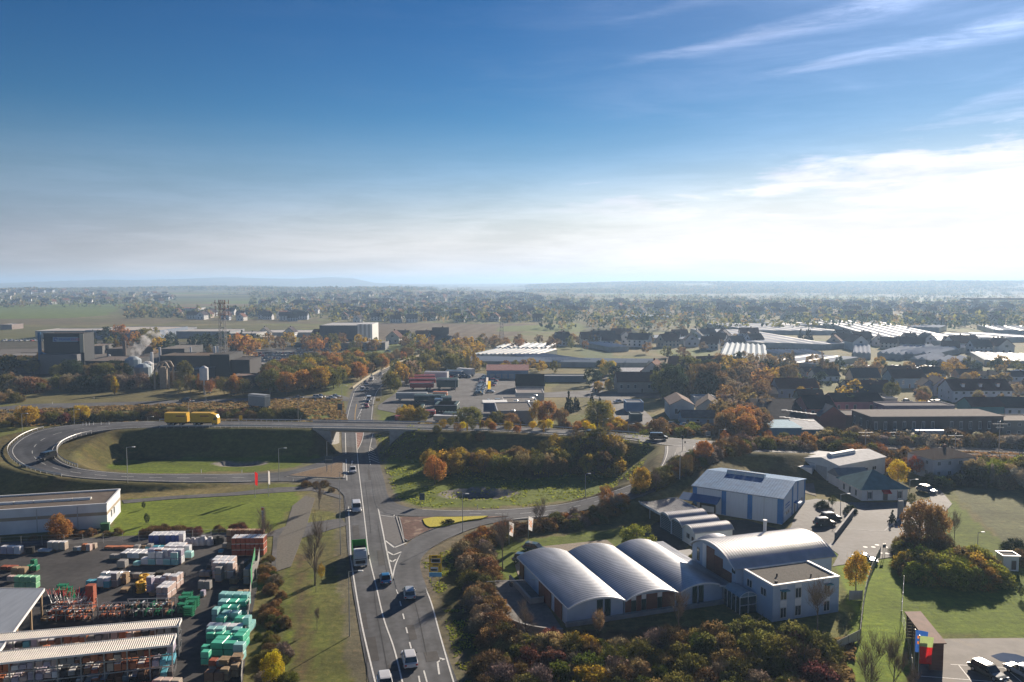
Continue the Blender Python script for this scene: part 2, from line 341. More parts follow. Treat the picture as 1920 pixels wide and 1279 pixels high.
# far patchwork of fields and woods
cell = 260.0; wx = XX + 60 * vnoise(XX, YY, 300, 20); wy = YY + 60 * vnoise(XX, YY, 300, 21)
ci = np.floor(wx / (cell * 1.3)).astype(np.int64); cj = np.floor(wy / (cell * .7)).astype(np.int64)
hs = ((ci * 73856093) ^ (cj * 19349663)) % 9
pal = np.array([OLIVE, GREEN, DRY, EARTH, OLIVE, (.09, .11, .04), (.05, .055, .02), OLIVE, (.15, .12, .06)])
fm = (YY > 1250)
cov[fm] = pal[hs][fm] * 1.05
LAND = []
def land(poly, col, amt=1.0, soft=0, z=0.0):
    pts = [P(u, v, z) for u, v in poly]
    X2 = XX + (vnoise(XX, YY, max(soft, 1) * 2, 31) - .5) * soft; Y2 = YY + (vnoise(XX, YY, max(soft, 1) * 2, 32) - .5) * soft
    mixc(in_poly(X2, Y2, pts), col, amt)
# region list: picture outline on the ground, colour, strength, raggedness of the edge in metres
land([(-400, 615), (560, 610), (600, 640), (-400, 640)], OLIVE, .8, 20)
land([(-200, 577), (225, 576), (205, 592), (100, 598), (-200, 598)], GREEN, .9, 20)
land([(-200, 598), (600, 598), (600, 607), (-200, 610)], EARTH, .5, 20)
land([(690, 606), (1010, 608), (940, 640), (700, 636)], EARTH, .9, 10)
for k in range(9): land([(700 + k * 26, 636), (712 + k * 26, 636), (800 + k * 24, 609), (792 + k * 24, 609)], PALE, .35, 3)
land([(940, 612), (1085, 606), (1100, 622), (930, 622)], GREEN, .8, 10)
land([(1100, 607), (1240, 606), (1250, 622), (1090, 624)], DARKG, .8, 8)
land([(1085, 650), (1140, 650), (1165, 688), (1105, 692)], (.10, .13, .045), 1, 1)
land([(1230, 655), (1320, 655), (1335, 668), (1240, 668)], GREEN, .7, 3); land([(1235, 668), (1330, 668), (1340, 680), (1240, 681)], EARTH, .8, 2)
land([(620, 659), (700, 656), (738, 657), (725, 672), (690, 688), (640, 682)], (.12, .16, .04), .95, 3)
land([(700, 640), (830, 640), (800, 658), (700, 656)], GREEN, .7, 4)
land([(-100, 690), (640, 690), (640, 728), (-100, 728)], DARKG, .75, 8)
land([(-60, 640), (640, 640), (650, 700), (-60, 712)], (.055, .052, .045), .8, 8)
land([(35, 735), (300, 731), (330, 742), (300, 755), (20, 757)], (.130, .118, .050), .9, 6)
land([(480, 757), (640, 754), (650, 785), (560, 792), (470, 775)], GREEN, .8, 8)
land([(620, 700), (660, 715), (655, 745), (600, 738)], GREEN, .6, 4)
land([(700, 720), (735, 700), (735, 745), (705, 760)], OLIVE, .8, 3); land([(700, 765), (740, 765), (735, 790), (703, 790)], GREEN, .8, 2)
land([(1060, 712), (1105, 712), (1110, 745), (1020, 738)], (.09, .085, .035), .8, 3)
land([(110, 835), (200, 828), (600, 825), (610, 870), (480, 884), (250, 885), (140, 872)], GREEN, .95, 3)
land([(205, 845), (300, 838), (400, 845), (390, 855), (300, 864), (215, 860)], (.075, .062, .022), .85, 3)
land([(120, 845), (215, 828), (190, 862), (135, 868)], (.085, .075, .028), .7, 4)
land([(700, 812), (750, 830), (800, 850), (1000, 900), (1240, 840), (1240, 870), (1190, 905), (1080, 940), (900, 952), (790, 950), (740, 935)], GREEN, .85, 2)
land([(1120, 850), (1235, 845), (1235, 880), (1150, 915)], LAWN, .8, 2)
land([(870, 1035), (1000, 1010), (1200, 985), (1330, 1000), (1240, 1030), (1080, 1090), (900, 1090)], GREEN, .9, 2)
land([(195, 1008), (228, 936), (420, 925), (560, 922), (572, 935), (540, 960), (520, 990), (420, 1003)], LAWN, 1, 1.5)
land([(560, 905), (640, 912), (645, 960), (560, 960)], DRY, .6, 3)
land([(455, 1279), (480, 1030), (520, 1020), (530, 1279)], OLIVE, .85, 3); land([(500, 1279), (530, 1060), (640, 1060), (680, 1279)], GREEN, .5, 3); land([(540, 1279), (545, 1050), (553, 1050), (553, 1279)], LAWN, .85, .6); land([(566, 1279), (562, 1050), (580, 1050), (592, 1279)], LAWN, .7, 1); land([(600, 1279), (610, 990), (650, 990), (672, 1279)], OLIVE, .45, 4)
land([(650, 1000), (655, 1060), (690, 1279), (650, 1279), (640, 1000)], OLIVE, .8, 2)
land([(790, 1060), (900, 1030), (960, 1279), (870, 1279), (815, 1130)], (.085, .082, .028), .9, 3)
land([(860, 1100), (950, 1180), (1500, 1180), (1560, 1279), (900, 1279)], BROWN, .9, 4)
land([(1560, 1030), (1700, 1050), (1700, 1279), (1560, 1279), (1600, 1150)], (.15, .215, .018), 1, 1); land([(1690, 1090), (1960, 1090), (1960, 1200), (1720, 1190)], (.125, .18, .018), .95, 2)
land([(1760, 920), (1960, 1080), (1960, 1100), (1700, 1100), (1700, 1000)], GREEN, .95, 2)
land([(1780, 915), (1960, 915), (1960, 1075), (1885, 1020)], (.12, .13, .06), .95, 1)
land([(1600, 870), (1760, 870), (1770, 920), (1700, 925)], OLIVE, .8, 3)
land([(1430, 846), (1960, 850), (1960, 880), (1430, 872)], (.075, .055, .04), .85, 3); land([(1430, 822), (1960, 822), (1960, 846), (1430, 842)], BROWN, .8, 5)
for (u, v, a, b, dep) in PITS:
    cx, cy_ = P(u, v); ax = px(a, cy_); by = abs(P(u, v - b)[1] - cy_); d = np.hypot((XX - cx) / ax, (YY - cy_) / by) + (n2 - .5) * .3
    mixc(d < 1.15, (.20, .185, .17), .95); mixc(d < .72, (.085, .09, .10), .9)
# worn gravelly shoulders
for k in ROADS:
    cc_ = road_cap(XX.ravel(), YY.ravel(), *centre(ROADS[k])).reshape(XX.shape); mixc((cc_ < HH + .75 * (.4 + n2)) & (cc_ < 900), (.15, .13, .10), .6)
# wheel tracks through the rough grass beside the road
for (u0, v0, u1, v1) in ((560, 1290, 556, 1040), (578, 1290, 570, 1040)):
    ax, ay = P(u0, v0); bx, by = P(u1, v1); t = np.clip(((XX - ax) * (bx - ax) + (YY - ay) * (by - ay)) / ((bx - ax) ** 2 + (by - ay) ** 2), 0, 1); d = np.hypot(XX - ax - t * (bx - ax), YY - ay - t * (by - ay))
    mixc(d < .9, EARTH, .55)
steep = (HH > .25) & (YY < 330); mixc(steep, OLIVE, .75); mixc(steep & (n1 > .55), BROWN, .4)
nr, nc = XX.shape; vid = np.arange(nr * nc).reshape(nr, nc)
fa = np.stack([vid[:-1, :-1], vid[:-1, 1:], vid[1:, 1:], vid[1:, :-1]], -1).reshape(-1, 4)
me = bpy.data.meshes.new('ground'); me.vertices.add(nr * nc); me.vertices.foreach_set('co', np.stack([XX, YY, HH], -1).astype(np.float32).ravel())
me.loops.add(fa.size); me.loops.foreach_set('vertex_index', fa.ravel().astype(np.int32)); me.polygons.add(len(fa)); me.polygons.foreach_set('loop_start', np.arange(0, fa.size, 4, dtype=np.int32))
me.update(calc_edges=True); me.polygons.foreach_set('use_smooth', [True] * len(fa))
ca = me.color_attributes.new('cover', 'FLOAT_COLOR', 'POINT'); ca.data.foreach_set('color', np.concatenate([cov, np.ones(XX.shape + (1,))], -1).astype(np.float32).ravel())
def ground_mat():
    m = bpy.data.materials.new('grass_and_fields'); m.use_nodes = True; t = m.node_tree; n = t.nodes; l = t.links; n.clear()
    o = n.new('ShaderNodeOutputMaterial'); b = n.new('ShaderNodeBsdfPrincipled'); l.new(b.outputs[0], o.inputs[0]); b.inputs['Roughness'].default_value = .95; b.inputs['Specular IOR Level'].default_value = .12
    a = n.new('ShaderNodeAttribute'); a.attribute_name = 'cover'; g = n.new('ShaderNodeNewGeometry')
    facs = []
    for sc_, lo, hi, st, dt in ((.9, .72, 1.3, (1, 1, 1), 8), (.07, .75, 1.25, (1, 1, 1), 6), (.25, .86, 1.14, (.25, 2.6, 1), 5), (5.0, .8, 1.22, (1, 1, 1), 5)):
        mp = n.new('ShaderNodeMapping'); mp.inputs['Scale'].default_value = st; l.new(g.outputs['Position'], mp.inputs[0])
        x = n.new('ShaderNodeTexNoise'); x.inputs['Scale'].default_value = sc_; x.inputs['Detail'].default_value = dt; x.inputs['Roughness'].default_value = .65; l.new(mp.outputs[0], x.inputs[0])
        r = n.new('ShaderNodeMapRange'); r.inputs[1].default_value = .32; r.inputs[2].default_value = .68; r.inputs[3].default_value = lo; r.inputs[4].default_value = hi; l.new(x.outputs['Fac'], r.inputs[0]); facs.append((r, x))
    c = a.outputs['Color']
    for r, x in facs:
        s_ = n.new('ShaderNodeVectorMath'); s_.operation = 'SCALE'; l.new(c, s_.inputs[0]); l.new(r.outputs[0], s_.inputs['Scale']); c = s_.outputs[0]
    # brown tufts
    mm = n.new('ShaderNodeMix'); mm.data_type = 'RGBA'; r = n.new('ShaderNodeMapRange'); r.inputs[1].default_value = .53; r.inputs[2].default_value = .72; r.inputs[4].default_value = .55; l.new(facs[0][1].outputs['Fac'], r.inputs[0]); l.new(r.outputs[0], mm.inputs[0]); l.new(c, mm.inputs[6])
    mu_ = n.new('ShaderNodeMix'); mu_.data_type = 'RGBA'; mu_.blend_type = 'MULTIPLY'; mu_.inputs[0].default_value = 1; l.new(c, mu_.inputs[6]); mu_.inputs[7].default_value = (1.35, .95, .9, 1); l.new(mu_.outputs[2], mm.inputs[7]); l.new(mm.outputs[2], b.inputs['Base Color'])
    bp = n.new('ShaderNodeBump'); bp.inputs['Strength'].default_value = .35; bp.inputs['Distance'].default_value = .3; l.new(facs[0][1].outputs['Fac'], bp.inputs['Height']); l.new(bp.outputs[0], b.inputs['Normal'])
    return m
me.materials.append(ground_mat()); struct(place('ground', me))

# ------------------------------------------------------------------ surfaces of the roads
def asphalt(name, col, pale=.25, patch=True):
    m = bpy.data.materials.new(name); m.use_nodes = True; t = m.node_tree; n = t.nodes; l = t.links; n.clear()
    o = n.new('ShaderNodeOutputMaterial'); b = n.new('ShaderNodeBsdfPrincipled'); l.new(b.outputs[0], o.inputs[0]); b.inputs['Roughness'].default_value = .8; b.inputs['Specular IOR Level'].default_value = .25
    g = n.new('ShaderNodeNewGeometry'); c = None
    for sc_, lo, hi, dt in ((.12, 1 - pale, 1 + pale, 6), (.9, .84, 1.16, 8), (14, .88, 1.12, 3)):
        x = n.new('ShaderNodeTexNoise'); x.inputs['Scale'].default_value = sc_; x.inputs['Detail'].default_value = dt; l.new(g.outputs['Position'], x.inputs[0])
        r = n.new('ShaderNodeMapRange'); r.inputs[1].default_value = .35; r.inputs[2].default_value = .65; r.inputs[3].default_value = lo; r.inputs[4].default_value = hi; l.new(x.outputs['Fac'], r.inputs[0])
        s_ = n.new('ShaderNodeVectorMath'); s_.operation = 'SCALE'; l.new(r.outputs[0], s_.inputs['Scale'])
        if c is None: s_.inputs[0].default_value = col
        else: l.new(c, s_.inputs[0])
        c = s_.outputs[0]
    at = n.new('ShaderNodeAttribute'); at.attribute_name = 'wear'      # wheel paths
    r = n.new('ShaderNodeMapRange'); r.inputs[3].default_value = 1; r.inputs[4].default_value = .72; l.new(at.outputs['Fac'], r.inputs[0])
    s_ = n.new('ShaderNodeVectorMath'); s_.operation = 'SCALE'; l.new(r.outputs[0], s_.inputs['Scale']); l.new(c, s_.inputs[0]); l.new(s_.outputs[0], b.inputs['Base Color'])
    return m
ASPH = asphalt('asphalt', (.094, .098, .106)); ASPH2 = asphalt('asphalt_dark', (.060, .057, .056), .2); ASPH3 = asphalt('asphalt_pale', (.105, .103, .104), .28)
def ribbon(name, r, mat, zoff=0.0, skirt=.4, lanes=8):
    n = len(r); vs = []; fs = []; w = []
    k = lanes * 4 + 1
    for i in range(n):
        for j in range(k):
            t = j / (k - 1); vs.append((r[i, 0] * (1 - t) + r[i, 3] * t, r[i, 1] * (1 - t) + r[i, 4] * t, r[i, 2] + zoff)); w.append(abs(math.sin(t * math.pi * lanes)) ** 2 * .8)
        vs.append((r[i, 0], r[i, 1], r[i, 2] + zoff - skirt)); vs.append((r[i, 3], r[i, 4], r[i, 2] + zoff - skirt)); w += [0, 0]
    K = k + 2
    for i in range(n - 1):
        a = i * K; b_ = a + K
        for j in range(k - 1): fs.append((a + j, a + j + 1, b_ + j + 1, b_ + j))
        fs.append((a + k, a, b_, b_ + k)); fs.append((a + k - 1, a + k + 1, b_ + k + 1, b_ + k - 1))
    me_ = bpy.data.meshes.new(name); me_.from_pydata(vs, [], fs); me_.materials.append(mat)
    at = me_.attributes.new('wear', 'FLOAT', 'POINT'); at.data.foreach_set('value', w)
    me_.update(); return struct(place(name, me_))
ribbon('main_road', ROADS['MAIN'], ASPH, 0.0, lanes=6)
ribbon('loop_road', ROADS['LOOP'], ASPH, 0.0, lanes=4)
ribbon('slip_road', ROADS['LEFT_A'], ASPH, 0.004, lanes=2)
ribbon('slip_road', ROADS['LEFT_B'], ASPH, 0.012, lanes=2)
ribbon('ramp_road', ROADS['RAMP_A'], ASPH, 0.008, lanes=4)
ribbon('slip_road', ROADS['RAMP_B'], ASPH, 0.016, lanes=2)
def sheet(name, poly, mat, z=0.012, zpix=0.0, thick=.3, world=False):
    "a paved area: outline in picture points on the ground"
    pts = [tuple(p) for p in poly] if world else [P(u, v, zpix) for u, v in poly]
    b = MB([mat]); b.poly(pts, z - thick, z); return struct(b.obj(name, fixn=True))
# ------------------------------------------------------------------ foliage
def leaf_mat(name='autumn_leaves', transl=.45, lo=.65, hi=1.6):
    m = bpy.data.materials.new(name); m.use_nodes = True; t = m.node_tree; n = t.nodes; l = t.links; n.clear()
    o = n.new('ShaderNodeOutputMaterial'); d = n.new('ShaderNodeBsdfDiffuse'); tr = n.new('ShaderNodeBsdfTranslucent'); ms = n.new('ShaderNodeMixShader'); ms.inputs[0].default_value = transl
    oi = n.new('ShaderNodeObjectInfo'); g = n.new('ShaderNodeNewGeometry')
    r = n.new('ShaderNodeMapRange'); r.inputs[3].default_value = lo; r.inputs[4].default_value = hi; l.new(g.outputs['Random Per Island'], r.inputs[0])
    s_ = n.new('ShaderNodeVectorMath'); s_.operation = 'SCALE'; l.new(oi.outputs['Color'], s_.inputs[0]); l.new(r.outputs[0], s_.inputs['Scale'])
    # patches of another tone through the crown
    tx = n.new('ShaderNodeTexNoise'); tx.inputs['Scale'].default_value = .55; tx.inputs['Detail'].default_value = 3
    l.new(g.outputs['Position'], tx.inputs[0])
    h = n.new('ShaderNodeHueSaturation'); r2 = n.new('ShaderNodeMapRange'); r2.inputs[1].default_value = .35; r2.inputs[2].default_value = .65; r2.inputs[3].default_value = .488; r2.inputs[4].default_value = .520; l.new(tx.outputs['Fac'], r2.inputs[0]); l.new(r2.outputs[0], h.inputs['Hue'])
    l.new(s_.outputs[0], h.inputs['Color']); l.new(h.outputs[0], d.inputs[0]); l.new(h.outputs[0], tr.inputs[0]); l.new(d.outputs[0], ms.inputs[1]); l.new(tr.outputs[0], ms.inputs[2]); l.new(ms.outputs[0], o.inputs[0]); return m
LEAF = leaf_mat(); NEEDLE = leaf_mat('needles', .12, .7, 1.3)
BARK = material('bark', (.15, .12, .095), .9, .25, 3); TWIG = leaf_mat('twigs', 0.0, .7, 1.35)
def leaves(pts, size, rng, flat=0.0, stretch=1.0):
    "one small triangle pair per point"
    n = len(pts); a = rng.normal(size=(n, 3)); a[:, 2] *= (1 - flat); a /= np.linalg.norm(a, axis=1)[:, None]
    b = np.cross(a, rng.normal(size=(n, 3))); b /= np.linalg.norm(b, axis=1)[:, None]; s_ = size * rng.uniform(.6, 1.35, n)[:, None]
    v = np.stack([pts - a * s_ * stretch, pts + b * s_ * .62, pts + a * s_ * stretch, pts - b * s_ * .62], 1).reshape(-1, 3)
    f = np.arange(n * 4).reshape(-1, 4); return v, f
def np_mesh(name, v, f, mats, mi=None, smooth=False):
    me_ = bpy.data.meshes.new(name); k = f.shape[1]; me_.vertices.add(len(v)); me_.vertices.foreach_set('co', np.asarray(v, np.float32).ravel())
    me_.loops.add(f.size); me_.loops.foreach_set('vertex_index', f.ravel().astype(np.int32)); me_.polygons.add(len(f)); me_.polygons.foreach_set('loop_start', np.arange(0, f.size, k, dtype=np.int32))
    for m in mats: me_.materials.append(m)
    if mi is not None: me_.polygons.foreach_set('material_index', mi.astype(np.int32))
    me_.update(calc_edges=True); return me_
def branches(rng, h, spread, levels=3, r0=.16, start=.25, n0=7, up=.55, mb=None, twig=.036):
    "a trunk with limbs; returns the mesh builder and the tips"
    mb = mb or MB(); tips = []
    def grow(p, d, ln, r, lv):
        q = p + d * ln; mb.tube(p, q, r, r * .55, 5 if lv == 0 else 3, cap=False)
        if lv >= levels: tips.append(q); return
        k = n0 if lv == 0 else rng.integers(3, 5)
        for i in range(k):
            t = rng.uniform(start if lv == 0 else .35, 1.0); a = rng.uniform(0, 2 * math.pi); e = rng.uniform(up - .25, up + .35)
            nd_ = Vector((math.cos(a) * math.cos(e), math.sin(a) * math.cos(e), math.sin(e)))
            nd_ = (nd_ + d * .45).normalized(); L_ = (h * spread * rng.uniform(.6, 1.0)) if lv == 0 else ln * rng.uniform(.45, .7)
            grow(p + d * (ln * t), nd_, L_, max(r * .5 * (1.1 - t * .5), twig * .5), lv + 1)
        tips.append(q)
    grow(Vector((0, 0, 0)), Vector((rng.normal() * .03, rng.normal() * .03, 1)).normalized(), h * .8, r0, 0)
    return mb, tips
def crown_points(rng, kind, n, nclump):
    "points of a unit crown: radius 1 in x and y, 0..1 in z"
    pts = []
    for i in range(nclump):
        while True:
            c = rng.uniform(-1, 1, 3); c[2] = rng.uniform(0, 1)
            if kind == 'broad': ok = (c[0] ** 2 + c[1] ** 2) + ((c[2] - .5) / .5) ** 2 < .86
            elif kind == 'bush': ok = (c[0] ** 2 + c[1] ** 2) + (c[2] / .95) ** 2 < .85
            elif kind == 'column': ok = math.hypot(c[0], c[1]) < .75 * math.sin(math.pi * min(1, (c[2] * .93 + .07)) ** .8) + .05
            elif kind == 'cone': ok = math.hypot(c[0], c[1]) < (1 - c[2]) * .92
            if ok: break
        # prefer the shell so the crown shows lit lumps and dark gaps
        q = c.copy()
        if kind in ('broad', 'bush'):
            o = np.array([0, 0, .5 if kind == 'broad' else .1]); v = q - o; nn = np.sqrt(v[0] ** 2 + v[1] ** 2 + (v[2] / (.5 if kind == 'broad' else .9)) ** 2) + 1e-6
            tgt = rng.uniform(.45, .88); 
            if nn < tgt: q = o + v / nn * tgt
        rr = rng.uniform(.16, .34) if kind in ('broad', 'bush') else (.13 if kind == 'column' else .10)
        m = n // nclump; d = rng.normal(size=(m, 3)); d /= np.linalg.norm(d, axis=1)[:, None]; d *= (rng.uniform(.2, 1, m) ** .45)[:, None] * rr; d[:, 2] *= .62 if kind != 'column' else .9
        pts.append(q + d)
    p = np.concatenate(pts); p[:, 2] = np.clip(p[:, 2], 0.0, 1.08); return p
TREES = {}
def tree_kind(key, crown, h, rad, base, nl, nc, leaf, nvar, bare=.0, trunk_r=.16, limb=.3, lv=2, seed=0):
    "shared meshes of one kind of tree, real size h metres high"
    out = []
    for k in range(nvar):
        rng = np.random.default_rng(100 + seed * 17 + k); mb, tips = branches(rng, h, limb, lv, trunk_r, .25 if base > .1 else .1, 7)
        tw = mb.mesh(key + '_trunk'); tw.materials.append(BARK)
        p = crown_points(rng, crown, nl, nc); p = p * np.array([rad, rad, h * (1 - base)]) + np.array([0, 0, h * base])
        v, f = leaves(p, leaf, rng)
        if bare > 0:      # fine twigs through the crown
            m = int(nl * bare); q = crown_points(rng, crown, m, nc) * np.array([rad, rad, h * (1 - base)]) + np.array([0, 0, h * base]); d = q - np.array([0, 0, h * base * .6]); d /= np.linalg.norm(d, axis=1)[:, None]; d += rng.normal(size=d.shape) * .35
            sd = np.cross(d, rng.normal(size=d.shape)); sd /= np.linalg.norm(sd, axis=1)[:, None]; ln = leaf * 3.2
            tv = np.stack([q - sd * .02, q + sd * .02, q + d * ln + sd * .008, q + d * ln - sd * .008], 1).reshape(-1, 3); tf = np.arange(len(tv)).reshape(-1, 4) + len(v)
            cm = np_mesh(key + '_crown', np.concatenate([v, tv]), np.concatenate([f, tf]), [LEAF if crown != 'cone' else NEEDLE, TWIG], np.concatenate([np.zeros(len(f)), np.ones(len(tf))]))
        else: cm = np_mesh(key + '_crown', v, f, [LEAF if crown != 'cone' else NEEDLE])
        out.append((tw, cm))
    TREES[key] = (out, h, rad)
tree_kind('broad', 'broad', 8.0, 3.2, .16, 5200, 46, .17, 4, .15, .17, .30, seed=1)
tree_kind('thin', 'broad', 7.0, 2.3, .22, 1500, 30, .14, 4, 1.2, .12, .30, 3, seed=2)
tree_kind('shrub', 'bush', 3.0, 2.1, 0.0, 4200, 42, .12, 5, .35, .06, .35, seed=3)
tree_kind('scrub', 'bush', 3.0, 2.1, 0.0, 2600, 44, .11, 4, 1.0, .06, .35, seed=4)
tree_kind('poplar', 'column', 12.0, 1.25, .06, 2600, 60, .17, 3, .2, .15, .10, seed=5)
tree_kind('fir', 'cone', 11.0, 2.6, .05, 5000, 90, .20, 3, 0, .17, .14, seed=6)
tree_kind('far', 'broad', 9.0, 4.0, .08, 900, 26, .42, 4, 0, .2, .25, 1, seed=7)
tree_kind('farbush', 'bush', 4.0, 3.0, 0.0, 700, 22, .34, 4, 0, .08, .3, 1, seed=8)
def bare_kind():
    out = []
    for k in range(4):
        rng = np.random.default_rng(900 + k); mb, tips = branches(rng, 7.5, .34, 4, .13, .22, 8, .75)
        tw = mb.mesh('bare_trunk'); tw.materials.append(BARK)
        q = np.array([tuple(t) for t in tips]); q = np.repeat(q, 3, 0); d = q - np.array([0, 0, 3.0]); d /= np.linalg.norm(d, axis=1)[:, None]; d += rng.normal(size=d.shape) * .45; d[:, 2] += .3
        sd = np.cross(d, rng.normal(size=d.shape)); sd /= np.linalg.norm(sd, axis=1)[:, None]
        tv = np.stack([q - sd * .011, q + sd * .011, q + d * .8 + sd * .004, q + d * .8 - sd * .004], 1).reshape(-1, 3)
        out.append((tw, np_mesh('bare_twigs', tv, np.arange(len(tv)).reshape(-1, 4), [TWIG])))
    TREES['bare'] = (out, 7.5, 3.0)
bare_kind()
LC = dict(green=(0.106, 0.132, 0.0255), olive=(0.175, 0.164, 0.0478), brown=(0.217, 0.149, 0.0658), rust=(0.278, 0.165, 0.074), orange=(0.409, 0.204, 0.0653), red=(0.51, 0.117, 0.0371), yellow=(0.584, 0.425, 0.0371), gold=(0.425, 0.286, 0.0478), dark=(0.0404, 0.0584, 0.0318), twig=(0.261, 0.204, 0.152), wine=(0.212, 0.0957, 0.069), tan=(0.339, 0.255, 0.138), lime=(0.276, 0.298, 0.0478), white=(0.404, 0.361, 0.276))
CNAME = dict(green='green', olive='olive', brown='brown', rust='rust brown', orange='bright orange', red='red', yellow='bright yellow', gold='golden yellow', dark='dark green', twig='grey brown', wine='wine red', tan='pale tan', lime='yellow green', white='silvery')
KNAME = dict(broad=('broadleaf_tree', 'tree', 'leafy tree'), thin=('sparse_tree', 'tree', 'sparse tree'), shrub=('bush', 'bush', 'bush'), scrub=('scrub_bush', 'bush', 'twiggy bush'), poplar=('poplar_tree', 'tree', 'slim columnar tree'), fir=('fir_tree', 'tree', 'conifer'), far=('leafy_tree', 'tree', 'round tree'), farbush=('low_bush', 'bush', 'low bush'), bare=('bare_tree', 'tree', 'leafless tree'))
TR = random.Random(5)
def tree(u, v, hpx, kind, col, where, group=None, wide=1.0, z=None, world=None, hm=None):
    "a tree whose foot stands at picture point u, v; hpx is its height there"
    if world: x, y = world
    else:
        z0 = 0.0; x, y = P(u, v, 0)
        for _ in range(4): z0 = TZ(x, y); x, y = P(u, v, z0)
    zz = TZ(x, y) if z is None else z
    hh = hm if hm else px(hpx, y)
    var, H, RD = TREES[kind]; tw, cm = TR.choice(var); s_ = hh / H; w = s_ * wide * TR.uniform(.92, 1.08)
    c = LC[col]; j = TR.uniform(.85, 1.15); c = (c[0] * j, c[1] * TR.uniform(.92, 1.08) * j, c[2])
    nm, cat, word = KNAME[kind]; lab = f"{CNAME[col]} {word} {where}" if kind != 'bare' else f"{word} {where}"
    rot = TR.uniform(0, 6.28)
    if kind in ('far', 'farbush'):
        o = place(nm, cm, None, (x, y, zz), rot, (w, w, s_), c); tag(o, lab, cat, group); return o
    t = thing(nm, lab, cat, (x, y, zz - .05), rot, group, (w, w, s_))
    place('trunk' if kind not in ('shrub', 'scrub') else 'stems', tw, t); place('crown' if kind != 'bare' else 'twigs', cm, t, color=LC['twig'] if kind == 'bare' else c)
    return t
def scatter(poly, n, kinds, cols, h, where, group, wide=(1, 1.3), zp=0.0, seed=0, mind=.0, clear=None):
    "n plants inside a picture outline, by equal ground area"
    rg = random.Random(seed or int(abs(poly[0][0] * 31 + poly[0][1] * 17 + n))); W = [P(u, v, zp) for u, v in poly]; xs = [p[0] for p in W]; ys = [p[1] for p in W]; got = []; tries = 0
    while len(got) < n and tries < n * 60:
        tries += 1; x = rg.uniform(min(xs), max(xs)); y = rg.uniform(min(ys), max(ys))
        if not in_poly(np.array([x]), np.array([y]), W)[0]: continue
        if mind and any((x - a) ** 2 + (y - b_) ** 2 < mind ** 2 for a, b_ in got): continue
        got.append((x, y))
        tree(0, 0, 0, rg.choice(kinds), rg.choice(cols), where, group, rg.uniform(*wide), None, (x, y), rg.uniform(*h))

# ------------------------------------------------------------------ vehicles
PAINT = material('car_paint', rough=.28, var=.04, scale=.8, obj_color=True, spec=.6, coat=.6); GLASS = material('dark_glass', (.02, .026, .03), .08, .1, .5, spec=.8)
TYRE = material('tyre_rubber', (.02, .02, .02), .9, .1); RIM = material('wheel_rim', (.45, .45, .46), .35, .1, metal=.8); BLACKP = material('black_plastic', (.025, .025, .027), .6, .1)
LAMPW = material('lamp_glass', (.75, .76, .78), .15, .05, spec=.8); LAMPR = material('red_lamp', (.45, .02, .015), .2, .05, spec=.7); STEEL = material('galvanised_steel', (.42, .43, .44), .45, .15, 3, metal=.6)
PLATE = material('number_plate', (.75, .75, .72), .5, .03); CONC = material('concrete', (.33, .325, .31), .85, .14, .9, bump=.2); WHITE = material('white_paint', (.74, .74, .72), .6, .06, .7); WHITEM = material('road_paint', (.66, .66, .63), .7, .18, 3.0)
WOOD = material('raw_wood', (.34, .24, .14), .8, .2, 2.5); REDP = material('red_paint', (.50, .03, .025), .5, .1); YELLOWP = material('yellow_paint', (.74, .43, .02), .45, .06); BLUEP = material('blue_paint', (.035, .20, .52), .45, .07); DARK = material('dark_void', (.02, .02, .022), .8, .1)
def loft(mb, secs):
    "secs: list of (y, [(x, z), ...]) half sections from keel to crown, mirrored"
    n = len(secs[0][1]); b0 = len(mb.v); vs = []
    for y, s_ in secs:
        vs += [(x, y, z) for x, z in s_] + [(-x, y, z) for x, z in reversed(s_)]
    fs = []; m = 2 * n
    for i in range(len(secs) - 1):
        for j in range(m): fs.append((i * m + j, i * m + (j + 1) % m, (i + 1) * m + (j + 1) % m, (i + 1) * m + j))
    fs.append(tuple(range(m))[::-1]); fs.append(tuple(range((len(secs) - 1) * m, len(secs) * m))); mb.add(vs, fs)
CARS = {}
